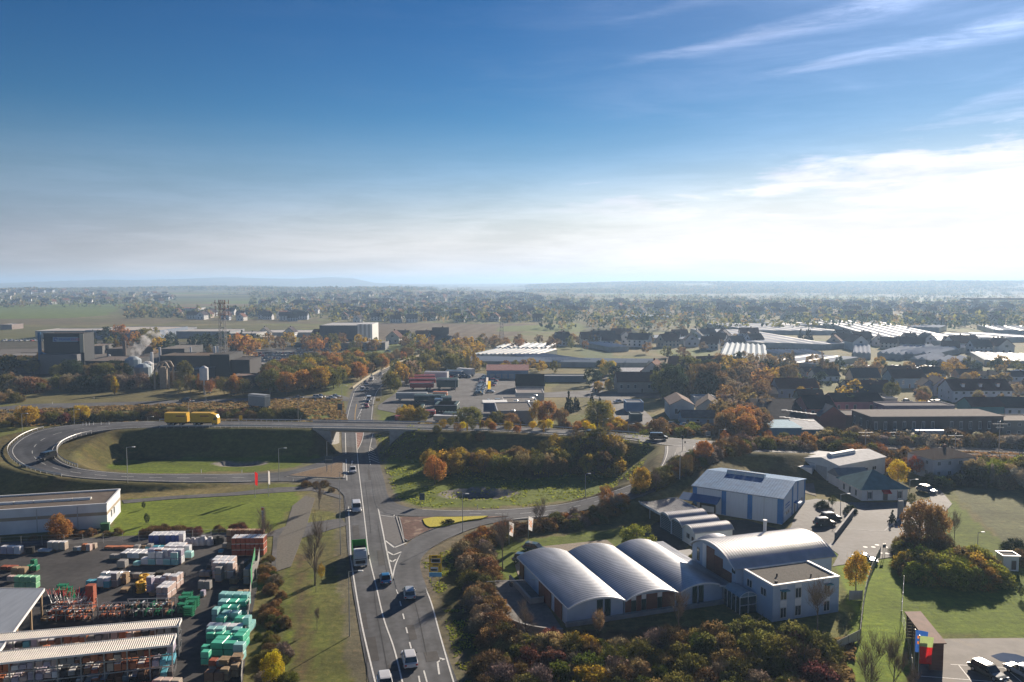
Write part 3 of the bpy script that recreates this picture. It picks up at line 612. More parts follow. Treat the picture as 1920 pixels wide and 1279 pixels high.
def car_meshes(kind, L_, W_, H_, hood, deck, nose):
    "body, cabin glass and the places of wheels and lamps; the car looks along +y"
    h2 = L_ / 2; w = W_ / 2; belt = H_ * .56
    b = MB([PAINT]); 
    def sec(y, ww, zt, zb=.24): return (y, [(ww * .80, zb), (ww * .98, zb + .10), (ww, (zb + zt) / 2), (ww * .97, zt - .06), (ww * .86, zt)])
    loft(b, [sec(-h2, w * .82, belt * .90, .38), sec(-h2 + .18, w * .95, belt * .99), sec(-h2 + deck * .8, w, belt * 1.02), sec(0, w, belt), sec(h2 - hood, w, belt * .97), sec(h2 - hood * .45, w * .98, belt * nose), sec(h2 - .16, w * .90, belt * nose * .86), sec(h2, w * .72, belt * .58, .36)])
    yr0, yr1 = -h2 + deck, h2 - hood      # greenhouse feet
    rt0 = yr0 + (.30 if kind in ('suv', 'estate', 'van') else .75); rt1 = yr1 - (.75 if kind != 'van' else .55)
    rw = w * (.74 if kind != 'van' else .86)
    g = MB([GLASS]); loft(g, [(yr0 + .02, [(w * .82, belt * .9), (w * .86, belt)]), (rt0 - .03, [(w * .87, belt), (rw * .98, H_ - .06)]), (rt1 + .03, [(w * .87, belt), (rw * .98, H_ - .06)]), (yr1 - .02, [(w * .82, belt * .9), (w * .85, belt * .98)])])
    r = MB([PAINT]); loft(r, [(rt0 - .10, [(rw * .90, H_ - .10), (rw * .86, H_ - .045)]), (rt0 + .2, [(rw, H_ - .07), (rw * .9, H_)]), ((rt0 + rt1) / 2, [(rw, H_ - .05), (rw * .9, H_ + .015)]), (rt1 - .2, [(rw, H_ - .07), (rw * .9, H_)]), (rt1 + .08, [(rw * .90, H_ - .11), (rw * .86, H_ - .05)])])
    ym = (rt0 + rt1) / 2
    for sx in (-1, 1):
        for ya, yb in ((rt0, yr0 + .1), (rt1, yr1 - .1), (ym, ym)):
            r.tube((sx * rw * .99, ya, H_ - .06), (sx * w * .885, yb, belt - .02), .045, .05, 4)
    if kind == 'van':
        r.box(-w * .885, yr0 + .1, belt - .02, w * .885, rt1 - 1.0, H_ - .09)
    mir = MB([BLACKP])
    for sx in (-1, 1): mir.box(sx * w * 1.0 - .02 + (0 if sx > 0 else -.14), yr1 - .55, belt - .02, sx * w * 1.0 + .16 + (0 if sx > 0 else -.14), yr1 - .42, belt + .13)
    bump = MB([BLACKP]); bump.box(-w * .78, -.04, -.07, w * .78, .03, .07)
    wh = MB([TYRE, RIM]); wr = .33 if kind != 'van' else .35
    wh.tube((-.11, 0, 0), (.11, 0, 0), wr, wr, 12); wh.cur = 1; wh.tube((.10, 0, 0), (.125, 0, 0), wr * .62, wr * .55, 8); wh.tube((-.125, 0, 0), (-.10, 0, 0), wr * .55, wr * .62, 8)
    hl = MB([LAMPW]); hl.box(-.19, -.10, -.07, .19, .03, .07, taper=.15); tl = MB([LAMPR]); tl.box(-.15, -.03, -.10, .15, .08, .10, taper=.1); pl = MB([PLATE]); pl.box(-.26, -.012, -.055, .26, .012, .055)
    for x in (b, g, r): x.smooth = False
    CARS[kind] = dict(body=b.mesh('car_body', True), windows=g.mesh('car_windows', True), roof=r.mesh('car_roof', True), mirrors=mir.mesh('car_mirrors'), bumpers=bump.mesh('bumpers'), wheel=wh.mesh('wheel'), headlight=hl.mesh('headlight'), tail=tl.mesh('tail_light'), plate=pl.mesh('number_plate'), L=L_, W=W_, H=H_, belt=belt, wr=wr)
    fb = MB([PAINT, GLASS, TYRE])      # the same car as one mesh, for far off
    for src, mi in ((b, 0), (r, 0), (g, 1)): fb.cur = mi; fb.add(src.v, src.f)
    fb.cur = 2
    for sx in (-1, 1):
        for sy in (-.31, .31): fb.tube((sx * w * .84, sy * L_, wr), (sx * w * 1.0, sy * L_, wr), wr, wr, 8)
    CARS[kind]['far'] = fb.mesh('far_car', True)
car_meshes('hatch', 4.1, 1.78, 1.46, 1.15, .35, .86); car_meshes('saloon', 4.6, 1.82, 1.44, 1.30, .95, .86); car_meshes('estate', 4.7, 1.83, 1.48, 1.25, .30, .86); car_meshes('suv', 4.5, 1.88, 1.68, 1.15, .28, .90); car_meshes('van', 5.0, 1.95, 1.95, .95, .12, .86)
def car(u, v, kind, col, head, label, group=None, cat='car', z=None, far=False, world=None):
    "head: compass angle in degrees the car looks to, 0 = away from the camera, 90 = to the right"
    if world: x, y = world
    else: x, y = P(u, v, z or 0)
    if z is None: z = 0.02
    M_ = CARS[kind]; nm = 'parked_car' if 'parked' in label else 'car'
    if kind == 'van': nm = 'van'; cat = 'van'
    if far:
        o = place(nm, M_['far'], None, (x, y, z), R(-head), None, col); tag(o, label, cat, group); return o
    t = thing(nm, label, cat, (x, y, z), R(-head), group)
    place('body', M_['body'], t, color=col); place('windows', M_['windows'], t); place('roof', M_['roof'], t, color=col); place('mirrors', M_['mirrors'], t); place('bumper', M_['bumpers'], t, (0, M_['L'] / 2, .33)); place('bumper', M_['bumpers'], t, (0, -M_['L'] / 2, .37))
    for sx in (-1, 1):
        for sy in (-.31, .31): place('wheel', M_['wheel'], t, (sx * (M_['W'] / 2 - .10), sy * M_['L'], M_['wr']))
        place('headlight', M_['headlight'], t, (sx * M_['W'] * .32, M_['L'] / 2 - .06, M_['belt'] * .72), 0); place('tail_light', M_['tail'], t, (sx * M_['W'] * .38, -M_['L'] / 2 - .0, M_['belt'] * .78))
    place('number_plate', M_['plate'], t, (0, M_['L'] / 2 + .045, .38)); place('number_plate', M_['plate'], t, (0, -M_['L'] / 2 - .045, .5)); return t

# ------------------------------------------------------------------ building parts shared by all
WINFR = material('window_frame', (.60, .60, .60), .5, .05); WINGL = material('window_glass', (.035, .045, .055), .12, .15, .3, spec=.7)
def unit_window(fr=.08):
    b = MB([WINFR, WINGL]); b.box(0, -.06, 0, 1, .02, fr); b.box(0, -.06, 1 - fr, 1, .02, 1); b.box(0, -.06, fr, fr, .02, 1 - fr); b.box(1 - fr, -.06, fr, 1, .02, 1 - fr); b.box(.47, -.05, fr, .53, .02, 1 - fr)
    b.cur = 1; b.box(fr, -.02, fr, 1 - fr, .01, 1 - fr); return b.mesh('window')
def unit_door():
    b = MB([WINFR, material('door_leaf', (.12, .09, .07), .6, .15)]); b.box(0, -.06, 0, .08, .02, 1); b.box(.92, -.06, 0, 1, .02, 1); b.box(0, -.06, .94, 1, .02, 1); b.cur = 1; b.box(.08, -.03, 0, .92, .01, .94); b.box(.75, -.06, .45, .8, -.03, .5); return b.mesh('door')
WINM = unit_window(); DOORM = unit_door()
def window(par, x, z, w, h, y=0.0, rot=0, mesh=None, name='window'):
    o = place(name, mesh or WINM, par, (x, y, z), rot, (w, 1, h)); return o
def wallmat(col): return material('wall_%02d_%02d_%02d' % tuple(int(c * 99) for c in col), col, .85, .10, .35)
def roofmat(col, kind='tile'):
    k = 'roof_%s_%02d_%02d_%02d' % ((kind,) + tuple(int(c * 99) for c in col))
    if k in MATS: return MATS[k]
    m = material(k, col, .95 if kind == 'tile' else .75, .16, .8, spec=.08, metal=0.0); t = m.node_tree; n = t.nodes; l = t.links
    b = [x for x in n if x.type == 'BSDF_PRINCIPLED'][0]; tcn = n.new('ShaderNodeTexCoord'); w = n.new('ShaderNodeTexWave'); w.bands_direction = 'Y' if kind == 'tile' else 'X'; w.inputs['Scale'].default_value = .9 if kind == 'tile' else 1.1
    l.new(tcn.outputs['Object'], w.inputs[0]); bp = n.new('ShaderNodeBump'); bp.inputs['Strength'].default_value = .5; bp.inputs['Distance'].default_value = .05; l.new(w.outputs['Fac'], bp.inputs['Height']); l.new(bp.outputs[0], b.inputs['Normal']); return m
def frame_at(A, B):
    "origin at A, x axis towards B"
    return (A[0], A[1]), math.atan2(B[1] - A[1], B[0] - A[0]), math.hypot(B[0] - A[0], B[1] - A[1])
def house_at(x, y, rot, L_, D, eave, rise, wall, roof, label, cat='house', name='house', kind='gable', group=None, wins=True, z=0.0, chimney=True, rk='tile', over=.35, storeys=None, dorm=0):
    "body with its front along local x from 0 to L_, depth D; kind: gable (ridge along x), gable_y, hip, flat, shed"
    t = thing(name, label, cat, (x, y, z), rot, group); wm_ = wallmat(wall); rm = roofmat(roof, rk)
    b = MB([wm_]); b.box(0, 0, -.6, L_, D, eave)
    if kind == 'gable': b.add([(0, 0, eave), (0, D, eave), (0, D / 2, eave + rise)], [(0, 1, 2)]); b.add([(L_, 0, eave), (L_, D, eave), (L_, D / 2, eave + rise)], [(2, 1, 0)])
    if kind == 'gable_y': b.add([(0, 0, eave), (L_, 0, eave), (L_ / 2, 0, eave + rise)], [(0, 1, 2)]); b.add([(0, D, eave), (L_, D, eave), (L_ / 2, D, eave + rise)], [(2, 1, 0)])
    b.obj('wall', parent=t)
    r = MB([rm]); o = over; k = rise / (D / 2) if kind == 'gable' else rise / (L_ / 2); th = .18
    if kind == 'gable':
        e = eave - o * k; top = eave + rise
        r.prism([(-o, e), (D / 2, top), (D + o, e), (D + o, e + th), (D / 2, top + th), (-o, e + th)], -o, L_ + o, axis='x')
    elif kind == 'gable_y':
        e = eave - o * k; top = eave + rise
        r.prism([(-o, e), (L_ / 2, top), (L_ + o, e), (L_ + o, e + th), (L_ / 2, top + th), (-o, e + th)], -o, D + o, axis='y')
    elif kind == 'hip':
        m = min(D / 2, L_ / 2); zt = eave + rise; a = (-o, -o, eave); q = [(-o, -o, eave), (L_ + o, -o, eave), (L_ + o, D + o, eave), (-o, D + o, eave)]
        p1 = (m, D / 2, zt) if L_ > D else (L_ / 2, m, zt); p2 = (L_ - m, D / 2, zt) if L_ > D else (L_ / 2, D - m, zt)
        vs = q + [p1, p2]
        if L_ > D: fs = [(0, 1, 5, 4), (1, 2, 5), (2, 3, 4, 5), (3, 0, 4), (3, 2, 1, 0)]
        else: fs = [(0, 1, 4), (1, 2, 5, 4), (2, 3, 5), (3, 0, 4, 5), (3, 2, 1, 0)]
        if abs(L_ - D) < .1: vs = q + [(L_ / 2, D / 2, zt)]; fs = [(0, 1, 4), (1, 2, 4), (2, 3, 4), (3, 0, 4), (3, 2, 1, 0)]
        r.add(vs, fs)
    elif kind == 'shed': r.prism([(-o, eave + .02), (D + o, eave + rise), (D + o, eave + rise + th), (-o, eave + th)], -o, L_ + o, axis='x')
    else:
        r.box(.25, .25, eave, L_ - .25, D - .25, eave + .06); pb = MB([wm_])
        for (a, c, d, e) in ((-.1, -.1, L_ + .1, .25), (-.1, D - .25, L_ + .1, D + .1), (-.1, .25, .25, D - .25), (L_ - .25, .25, L_ + .1, D - .25)): pb.box(a, c, eave + .001, d, e, eave + .35)
        pb.obj('parapet', parent=t)
    if kind == 'shed': b2 = MB([wm_]); b2.prism([(0, eave), (D, eave), (D, eave + rise)], 0, L_, axis='x'); b2.obj('gable_wall', parent=t)
    ro = r.obj('roof', parent=t, fixn=(kind != 'hip'))
    if chimney and kind in ('gable', 'hip', 'gable_y'):
        cb_ = MB([material('chimney_brick', (.20, .09, .06), .9, .2, 3)]); cb_.box(L_ * .6, D * .55, eave + rise * .5, L_ * .6 + .6, D * .55 + .6, eave + rise + .7); cb_.obj('chimney', parent=ro)
    for q in range(dorm):
        db = MB([wm_, rm]); xx = L_ * (q + .7) / (dorm + .4); db.box(xx - .6, D * .12, eave + rise * .2, xx + .6, D * .42, eave + rise * .62); db.cur = 1; db.box(xx - .75, D * .08, eave + rise * .62, xx + .75, D * .45, eave + rise * .62 + .12); db.obj('dormer', parent=ro)
    if wins:
        ns = storeys or max(1, int(eave / 2.7)); sh = eave / ns; nw = max(1, int(L_ / 3.0))
        for s_ in range(ns):
            for i in range(nw):
                wx = L_ * (i + .5) / nw - .5
                if s_ == 0 and i == nw // 2: window(t, wx, .02, .95, 2.0, 0, mesh=DOORM, name='door')
                else: window(t, wx, s_ * sh + sh * .34, 1.05, sh * .42)
            for i in range(max(1, int(D / 4))):
                o_ = place('window', WINM, t, (L_, D * (i + .5) / max(1, int(D / 4)) - .5, s_ * sh + sh * .34), math.pi / 2, (1.0, 1, sh * .42))
                o_ = place('window', WINM, t, (0, D * (i + .5) / max(1, int(D / 4)) + .5, s_ * sh + sh * .34), -math.pi / 2, (1.0, 1, sh * .42))
    return t
def house(uL, uR, vb, ve, vr, D, wall, roof, label, rot=0, **k):
    "front wall foot from uL to uR at vb, eaves seen at ve, ridge at vr"
    vb2 = k.pop('vb2', None)
    A = P(uL, vb); B = P(uR, vb2 if vb2 else vb)
    if not vb2 and rot: # rotate the front about A, keeping the seen width
        y = A[1]; L_ = abs(B[0] - A[0]); B = (A[0] + L_ * math.cos(R(rot)), A[1] + L_ * math.sin(R(rot)))
    (x, y), a, L_ = frame_at(A, B); eave = max(1.8, PZ(0, ve, y)); rise = max(.0, PZ(0, vr, y + D / 2 * math.cos(a)) - eave) if vr is not None else 0
    if k.get('kind') == 'gable_y' and vr is not None: rise = max(0.3, PZ(0, vr, y) - eave)
    return house_at(x, y, a, L_, D, eave, rise, wall, roof, label, **k)
# ------------------------------------------------------------------ the barrel-roofed compound; a local frame turned 18.5 degrees
CO = (8.05, 112.6); CA = R(18.5); EX = (math.cos(CA), math.sin(CA)); EY = (-math.sin(CA), math.cos(CA))
def CW(lx, ly): return (CO[0] + lx * EX[0] + ly * EY[0], CO[1] + lx * EX[1] + ly * EY[1])
CWALL = material('rendered_wall', (.44, .52, .62), .85, .06, .5); BAND = material('white_trim', (.78, .77, .75), .5, .05); REDPANEL = material('red_brown_panel', (.17, .065, .045), .6, .18, 1.2, stretch=(1, 1, 6))
METAL = material('zinc_roof', (.37, .38, .40), .38, .22, .5, metal=.55, spec=.5, stretch=(1, .25, 1)); METALP = material('pale_metal_roof', (.44, .43, .43), .42, .14, .5, metal=.45, spec=.5); GRAVEL = material('roof_gravel', (.085, .078, .068), .95, .35, 5, bump=.4)
GREENGL = material('green_glass', (.015, .05, .05), .10, .2, .5, spec=.7); TRIM = material('grey_trim', (.40, .41, .42), .5, .08)
def arc(n, w, rise, z, x0=0, flat_r=0.0):
    "points of a barrel section from x0 to x0+w"
    r = (w * w / 4 + rise * rise) / (2 * rise); a = math.asin(w / 2 / r); out = []
    for i in range(n + 1):
        t = -a + 2 * a * i / n; out.append((x0 + w / 2 + r * math.sin(t), z + r * math.cos(t) - (r - rise)))
    if flat_r: out[-3:] = [(x0 + w * .86, out[-3][1] - .05), (x0 + w * .97, z + .12), (x0 + w + flat_r, z + .05)]
    return out
def barrel(parent, x0, w, y0, y1, z, rise, mat, pitch=.6, axis='y', over=.25, n=20, flat_r=0.0, name='roof', th=.14):
    "a vaulted roof running along y (or along x) with upstanding seams"
    pr = arc(n, w, rise, z, x0, flat_r); lo = [(p[0], p[1] - th) for p in pr]
    prof = pr + lo[::-1]; b = MB([mat]); nn = len(prof); ya, yb = y0 - over, y1 + over
    mk = (lambda p, q: (p[0], q, p[1])) if axis == 'y' else (lambda p, q: (q, p[0], p[1]))
    vs = [mk(p, ya) for p in prof] + [mk(p, yb) for p in prof]
    fs = [(i, nn + i, nn + (i + 1) % nn, (i + 1) % nn) for i in range(nn)]
    m = len(pr)
    for off in (0, nn):
        for i in range(m - 1): fs.append((off + i, off + i + 1, off + nn - 2 - i, off + nn - 1 - i))
    b.add(vs, fs); ro = b.obj(name, parent=parent, fixn=True)
    s_ = MB([mat]); k = int((yb - ya) / pitch)
    for j in range(1, k):
        yy = ya + (yb - ya) * j / k
        v2 = [mk((p[0], p[1] + .003), yy - .03) for p in pr] + [mk((p[0], p[1] + .003), yy + .03) for p in pr] + [mk((p[0], p[1] + .04), yy) for p in pr]
        f2 = []
        for i in range(m - 1): f2 += [(i, i + 1, 2 * m + i + 1, 2 * m + i), (2 * m + i, 2 * m + i + 1, m + i + 1, m + i)]
        s_.add(v2, f2)
    o = s_.obj('roof_seams', parent=ro); o['kind'] = 'stuff'
    for yy, d in ((ya, -1), (yb, 1)):
        e = MB([BAND])
        for i in range(m - 1):
            a, c = pr[i], pr[i + 1]; q = [mk((a[0], a[1] + .03), yy), mk((c[0], c[1] + .03), yy), mk((c[0], c[1] - .2), yy), mk((a[0], a[1] - .2), yy)]; q2 = [mk((a[0], a[1] + .03), yy + d * .06), mk((c[0], c[1] + .03), yy + d * .06), mk((c[0], c[1] - .2), yy + d * .06), mk((a[0], a[1] - .2), yy + d * .06)]
            e.add(q + q2, [(4, 5, 6, 7), (0, 1, 5, 4), (3, 2, 6, 7)])
        e.obj('fascia', parent=ro, fixn=True)
    return ro
def vault_wall(b, x0, w, y0, y1, z, rise, axis='y', inset=.12, flat_r=0.0, zb=-.5, n=12):
    pr = arc(n, w, rise, z - .15, x0, 0); prof = [(x0 + inset, zb)] + [(min(max(p[0], x0 + inset), x0 + w - inset), p[1]) for p in pr] + [(x0 + w - inset, zb)]
    if axis == 'y': b.prism(prof, y0 + inset, y1 - inset)
    else:
        nn = len(prof); vs = [(y0 + inset, p[0], p[1]) for p in prof] + [(y1 - inset, p[0], p[1]) for p in prof]
        b.add(vs, [tuple(range(nn))[::-1], tuple(range(nn, 2 * nn))] + [(i, (i + 1) % nn, nn + (i + 1) % nn, nn + i) for i in range(nn)])
hall = thing('vaulted_hall', 'long low hall with three silver vaulted roofs side by side behind the hedge', 'hall', (*CO, 0), CA)
EV = 2.8
for k, (x0, w, fr) in enumerate(((0, 9.3, 0), (9.3, 9.0, 0), (18.3, 8.2, 1.4))):
    wb = MB([CWALL]); vault_wall(wb, x0, w, .35, 22.0 - k * .4, EV, 1.0); wb.obj('wall', parent=hall, fixn=True)
    barrel(hall, x0, w, 0, 22.4 - k * .4, EV, 1.05, METAL, .62, flat_r=fr)
plinth = MB([CONC]); plinth.box(-.15, -.12, -.5, 27.5, .40, .55); plinth.obj('plinth', parent=hall)
def panel(par, x0, x1, z0, z1, y, mat, name, d=.05, rot=None, side=None):
    b = MB([mat])
    if side: b.box(side - d if side <= 0 else side, x0, z0, side if side <= 0 else side + d, x1, z1)
    else: b.box(x0, y - d, z0, x1, y, z1)
    return b.obj(name, parent=par)
for x in (4.9, 6.15): panel(hall, x, x + .95, .35, 3.15, .44, GREENGL, 'window', .06)
for x0, x1, mt, nm in ((9.5, 10.5, REDPANEL, 'wall_panel'), (10.55, 11.3, GREENGL, 'window'), (11.35, 12.2, REDPANEL, 'wall_panel'), (12.25, 13.0, GREENGL, 'window'), (13.05, 14.9, REDPANEL, 'wall_panel'), (14.95, 15.7, GREENGL, 'window'), (15.75, 17.9, REDPANEL, 'wall_panel')):
    panel(hall, x0, x1, .6, 3.0 if nm == 'wall_panel' else 2.3, .44, mt, nm, .06)
    if nm == 'window': panel(hall, x0, x1, 2.34, 3.05, .44, BAND, 'wall_panel', .05)
for x in (21.0, 22.1): panel(hall, x, x + .85, .4, 3.2, .44, GREENGL, 'window', .06)
for y0, y1 in ((19.0, 21.2), (6.5, 11.8), (2.0, 5.0)): 
    for j in range(2): panel(hall, y0 + (y1 - y0) * j / 2 + .03, y0 + (y1 - y0) * (j + 1) / 2 - .03, .1, 2.7, 0, REDPANEL, 'wall_panel', .08, side=-.0001)
b = MB([TRIM]); b.box(-.10, -.3, 2.62, .10, 22.6, 2.78); b.obj('gutter', parent=hall)
# ramp wall and curved terrace wall on the left
b = MB([CONC]); b.box(-2.4, 9.5, -.2, -2.1, 19.8, .9); b.box(-2.4, 9.3, -.2, -.1, 9.5, .9)
tag(b.obj('retaining_wall', loc=(*CO, 0), rot=CA), 'low pale concrete wall beside the sunken ramp left of the vaulted hall', 'wall')
b = MB([CONC]); c0 = CW(1.0, 4.5)
pts = [(c0[0] + 9.2 * math.cos(t), c0[1] + 7.4 * math.sin(t)) for t in np.linspace(R(172), R(268), 18)]
for (a, c) in zip(pts, pts[1:]):
    d = Vector((c[0] - a[0], c[1] - a[1])).normalized(); nx, ny = -d.y * .15, d.x * .15
    b.add([(a[0] - nx, a[1] - ny, -.3), (c[0] - nx, c[1] - ny, -.3), (c[0] + nx, c[1] + ny, -.3), (a[0] + nx, a[1] + ny, -.3), (a[0] - nx, a[1] - ny, .95), (c[0] - nx, c[1] - ny, .95), (c[0] + nx, c[1] + ny, .95), (a[0] + nx, a[1] + ny, .95)], [(4, 5, 6, 7), (0, 1, 5, 4), (1, 2, 6, 5), (2, 3, 7, 6), (3, 0, 4, 7)])
tag(b.obj('terrace_wall'), 'curved pale terrace wall at the front left corner of the vaulted hall', 'wall')

office = thing('office_building', 'tall office wing under one wide ribbed vaulted roof right of the low hall', 'building', (*CW(28, -.6), 0), CA)
wb = MB([CWALL]); vault_wall(wb, 0, 13.0, 0, 18.4, 5.5, 2.1, axis='x'); wb.obj('wall', parent=office, fixn=True)
barrel(office, -.2, 13.4, 0, 18.6, 5.5, 2.2, METALP, .50, axis='x', over=.35)
for y0, y1, z0, z1, mt, nm in ((1.2, 3.6, .5, 4.4, REDPANEL, 'wall_panel'), (3.7, 6.0, .5, 5.8, REDPANEL, 'wall_panel'), (6.1, 8.4, .5, 6.6, REDPANEL, 'wall_panel'), (8.5, 9.6, .5, 6.6, BAND, 'wall_panel'), (10.6, 11.3, 3.2, 5.4, GREENGL, 'window'), (.3, 1.1, 4.6, 5.3, GREENGL, 'window')):
    b = MB([mt]); b.box(.0, y0, z0, .13, y1, z1) if False else b.box(.05, y0, z0, .115, y1, z1); b.obj(nm, parent=office)
b = MB([BAND]); b.tube((12.4, 9.8, 6.5), (12.4, 9.8, 9.1), .28, .28, 10); b.tube((12.4, 9.8, 9.1), (12.4, 9.8, 9.3), .36, .36, 10); b.obj('chimney', parent=office)
cube = thing('annex', 'two storey pale annex with dark gravel roof and bright white parapet', 'building', (*CW(29.3, -8.1), 0), CA)
b = MB([CWALL]); b.box(0, 0, -.5, 11.9, 7.4, 5.25); b.obj('wall', parent=cube)
b = MB([GRAVEL]); b.box(.3, .3, 5.0, 11.6, 7.1, 5.29); b.obj('roof', parent=cube)
b = MB([BAND])
for q in ((-.08, -.08, 12.0, .3), (-.08, 7.1, 12.0, 7.5), (-.08, .3, .3, 7.1), (11.6, .3, 12.0, 7.1)): b.box(q[0], q[1], 5.251, q[2], q[3], 5.52)
b.obj('parapet', parent=cube)
for x, zs in ((1.3, (.3, 3.0)), (3.9, (.3, 3.0)), (9.1, (.3, 3.0))):
    for z0 in zs:
        window(cube, x, z0, 1.15, 1.7, 0)
        panel(cube, x, x + 1.15, z0 + 1.72, z0 + 2.2 if z0 > 1 else z0 + 2.65, 0, BAND, 'wall_panel', .04)
place('awning', MB([material('teal_cloth', (.02, .20, .24), .7, .1)]).box(0, -.7, 0, 1.3, 0, .12).mesh('awning'), cube, (9.05, 0, 4.55)); place('awning', bpy.data.meshes['awning'], cube, (1.25, 0, 4.55))
for y in (1.5, 5.0): place('window', WINM, cube, (0, y + 1.4, 3.1), -math.pi / 2, (1.4, 1, 1.3))
for (x, y, r_) in ((1.2, .9, .22), (3.2, 3.4, .12), (8, 1.6, .10)):
    b = MB([DARK]); b.tube((x, y, 5.29), (x, y, 5.75), r_, r_ * 1.2, 8); b.obj('roof_vent', parent=cube)
porch = thing('glass_porch', 'glazed entrance porch with rounded glass roof between hall and annex', 'porch', (*CW(26.2, -4.4), 0), CA)
b = MB([GREENGL]); b.box(.06, .06, 0, 2.94, 4.2, 2.6); b.obj('glazing', parent=porch)
pr = arc(8, 3.0, .7, 2.62, 0); b = MB([material('roof_glass', (.25, .32, .34), .15, .1, spec=.8)]); b.prism(pr, 0, 4.2); b.obj('glass_roof', parent=porch, fixn=True)
b = MB([BAND])
for x in (0, 1.46, 2.92): b.box(x, -.03, 0, x + .08, .06, 2.62 + (.66 if x == 1.46 else 0))
for z in (1.3, 2.58): b.box(-.02, -.04, z, 3.02, .05, z + .08)
for i in range(8): b.tube((pr[i][0], -.02, pr[i][1]), (pr[i + 1][0], -.02, pr[i + 1][1]), .05, .05, 4)
for y in (1.0, 2.1, 3.2): b.box(-.05, y, 0, .05, y + .07, 2.62)
b.obj('frame', parent=porch)
link = thing('link_roof', 'narrow glazed link with white skylight strip between hall and office', 'building', (*CW(27.9, .3), 0), CA)
b = MB([CWALL]); b.box(-1.2, 0, -.3, .0, 21.5, 2.3); b.obj('wall', parent=link)
b = MB([material('skylight_sheet', (.55, .62, .66), .25, .08, spec=.7)]); b.prism([(-1.3, 2.45), (-.7, 2.9), (-.1, 2.45)], 0, 21.6)
b.obj('skylight', parent=link, fixn=True)
b = MB([BAND]); b.box(.05, 8, 2.3, 2.2, 21.5, 2.5) if False else b.box(-.08, 0, 2.3, .0, 21.7, 2.44); b.obj('trim', parent=link)
# planted terrace with pale pots behind the hall
b = MB([CONC]); b.box(0, 0, -.2, 3.2, 5.5, 1.9); tag(b.obj('roof_terrace', loc=(*CW(28.6, 13.6), 0), rot=CA), 'small pale flat terrace block with planting behind the office', 'building')
for k in range(3): 
    x, y = CW(29.4 + k * .9, 14.6 + k * .8); tree(0, 0, 0, 'shrub', 'olive', 'on the small terrace behind the office', 'shrubs on the office terrace', 1, 1.9, (x, y), .9)

# small vault and garages
dome = thing('small_vault', 'small square outbuilding with a single low silver vault behind the office', 'building', (*CW(32.0, 13.6), 0), CA)
b = MB([CWALL]); vault_wall(b, 0, 7.6, 0, 4.4, 3.4, 1.2, axis='y'); b.obj('wall', parent=dome, fixn=True); barrel(dome, 0, 7.6, 0, 4.4, 3.4, 1.2, METAL, .5)
for k in range(3):
    ly = 24.0 + k * 4.45
    g = thing('garage', ['nearest garage of the row of three vaulted roofs, white wall with window', 'middle garage of the row of three small vaulted roofs', 'farthest garage of the row of three small vaulted roofs'][k], 'garage', (*CW(35.9, ly), 0), CA, 'vaulted garages behind the hall')
    b = MB([CWALL if k else WHITE]); vault_wall(b, 0, 4.4, 0, 8.2, 2.8, .95, axis='x', inset=.05); b.obj('wall', parent=g, fixn=True); barrel(g, 0, 4.4, 0, 8.2, 2.85, .95, METALP, .42, axis='x', over=.22)
    if k:
        b = MB([material('slatted_door', (.06, .10, .13), .5, .1)])
        b.box(-.04, .3, 0, .02, 4.1, 3.1); dr = b.obj('door', parent=g); b = MB([TRIM])
        for z in range(8): b.box(-.07, .3, .35 + z * .36, -.041, 4.1, .41 + z * .36)
        b.obj('door_slats', parent=dr)
    else:
        place('window', WINM, g, (.0, 3.2, 1.1), -math.pi / 2, (1.3, 1, 1.1)); place('door', DOORM, g, (.0, 1.3, .02), -math.pi / 2, (.9, 1, 2.0))
        place('window', WINM, g, (3, 0, 1.1), 0, (1.2, 1, 1.0))
cp = thing('carport', 'open carport with a flat grey corrugated roof beyond the three garages', 'carport', (*CW(36.0, 37.6), 0), CA)
CORR = material('corrugated_sheet', (.30, .30, .30), .5, .12, .8, metal=.4)
def corrugated(par, x0, y0, x1, y1, z, zy, pitch=.35, mat=None, name='roof', axis='x', amp=.045):
    "a corrugated sheet, waves counted along x"
    b = MB([mat or CORR]); n = max(4, int((x1 - x0) / pitch) * 2); vs = []
    for i in range(n + 1):
        x = x0 + (x1 - x0) * i / n; dz = amp if i % 2 else -amp
        vs += [(x, y0, z + dz), (x, y1, zy + dz)]
    b.add(vs, [(2 * i, 2 * i + 2, 2 * i + 3, 2 * i + 1) for i in range(n)]); o = b.obj(name, parent=par)
    e = MB([BAND]); e.box(x0, y0 - .06, z - .18, x1, y0, z + .06); e.box(x0, y1, zy - .18, x1, y1 + .06, zy + .06); e.box(x0 - .05, y0, min(z, zy) - .18, x0, y1, max(z, zy) + .05); e.box(x1, y0, min(z, zy) - .18, x1 + .05, y1, max(z, zy) + .05); e.obj('roof_edge', parent=o); return o
corrugated(cp, 0, 0, 9.2, 9.4, 2.7, 2.95)
for x, y in ((.2, .2), (.2, 4.7), (.2, 9.2), (9, .2), (9, 9.2)): b = MB([TRIM]); b.tube((x, y, -.1), (x, y, 2.6), .09, .09, 6); b.obj('post', parent=cp)

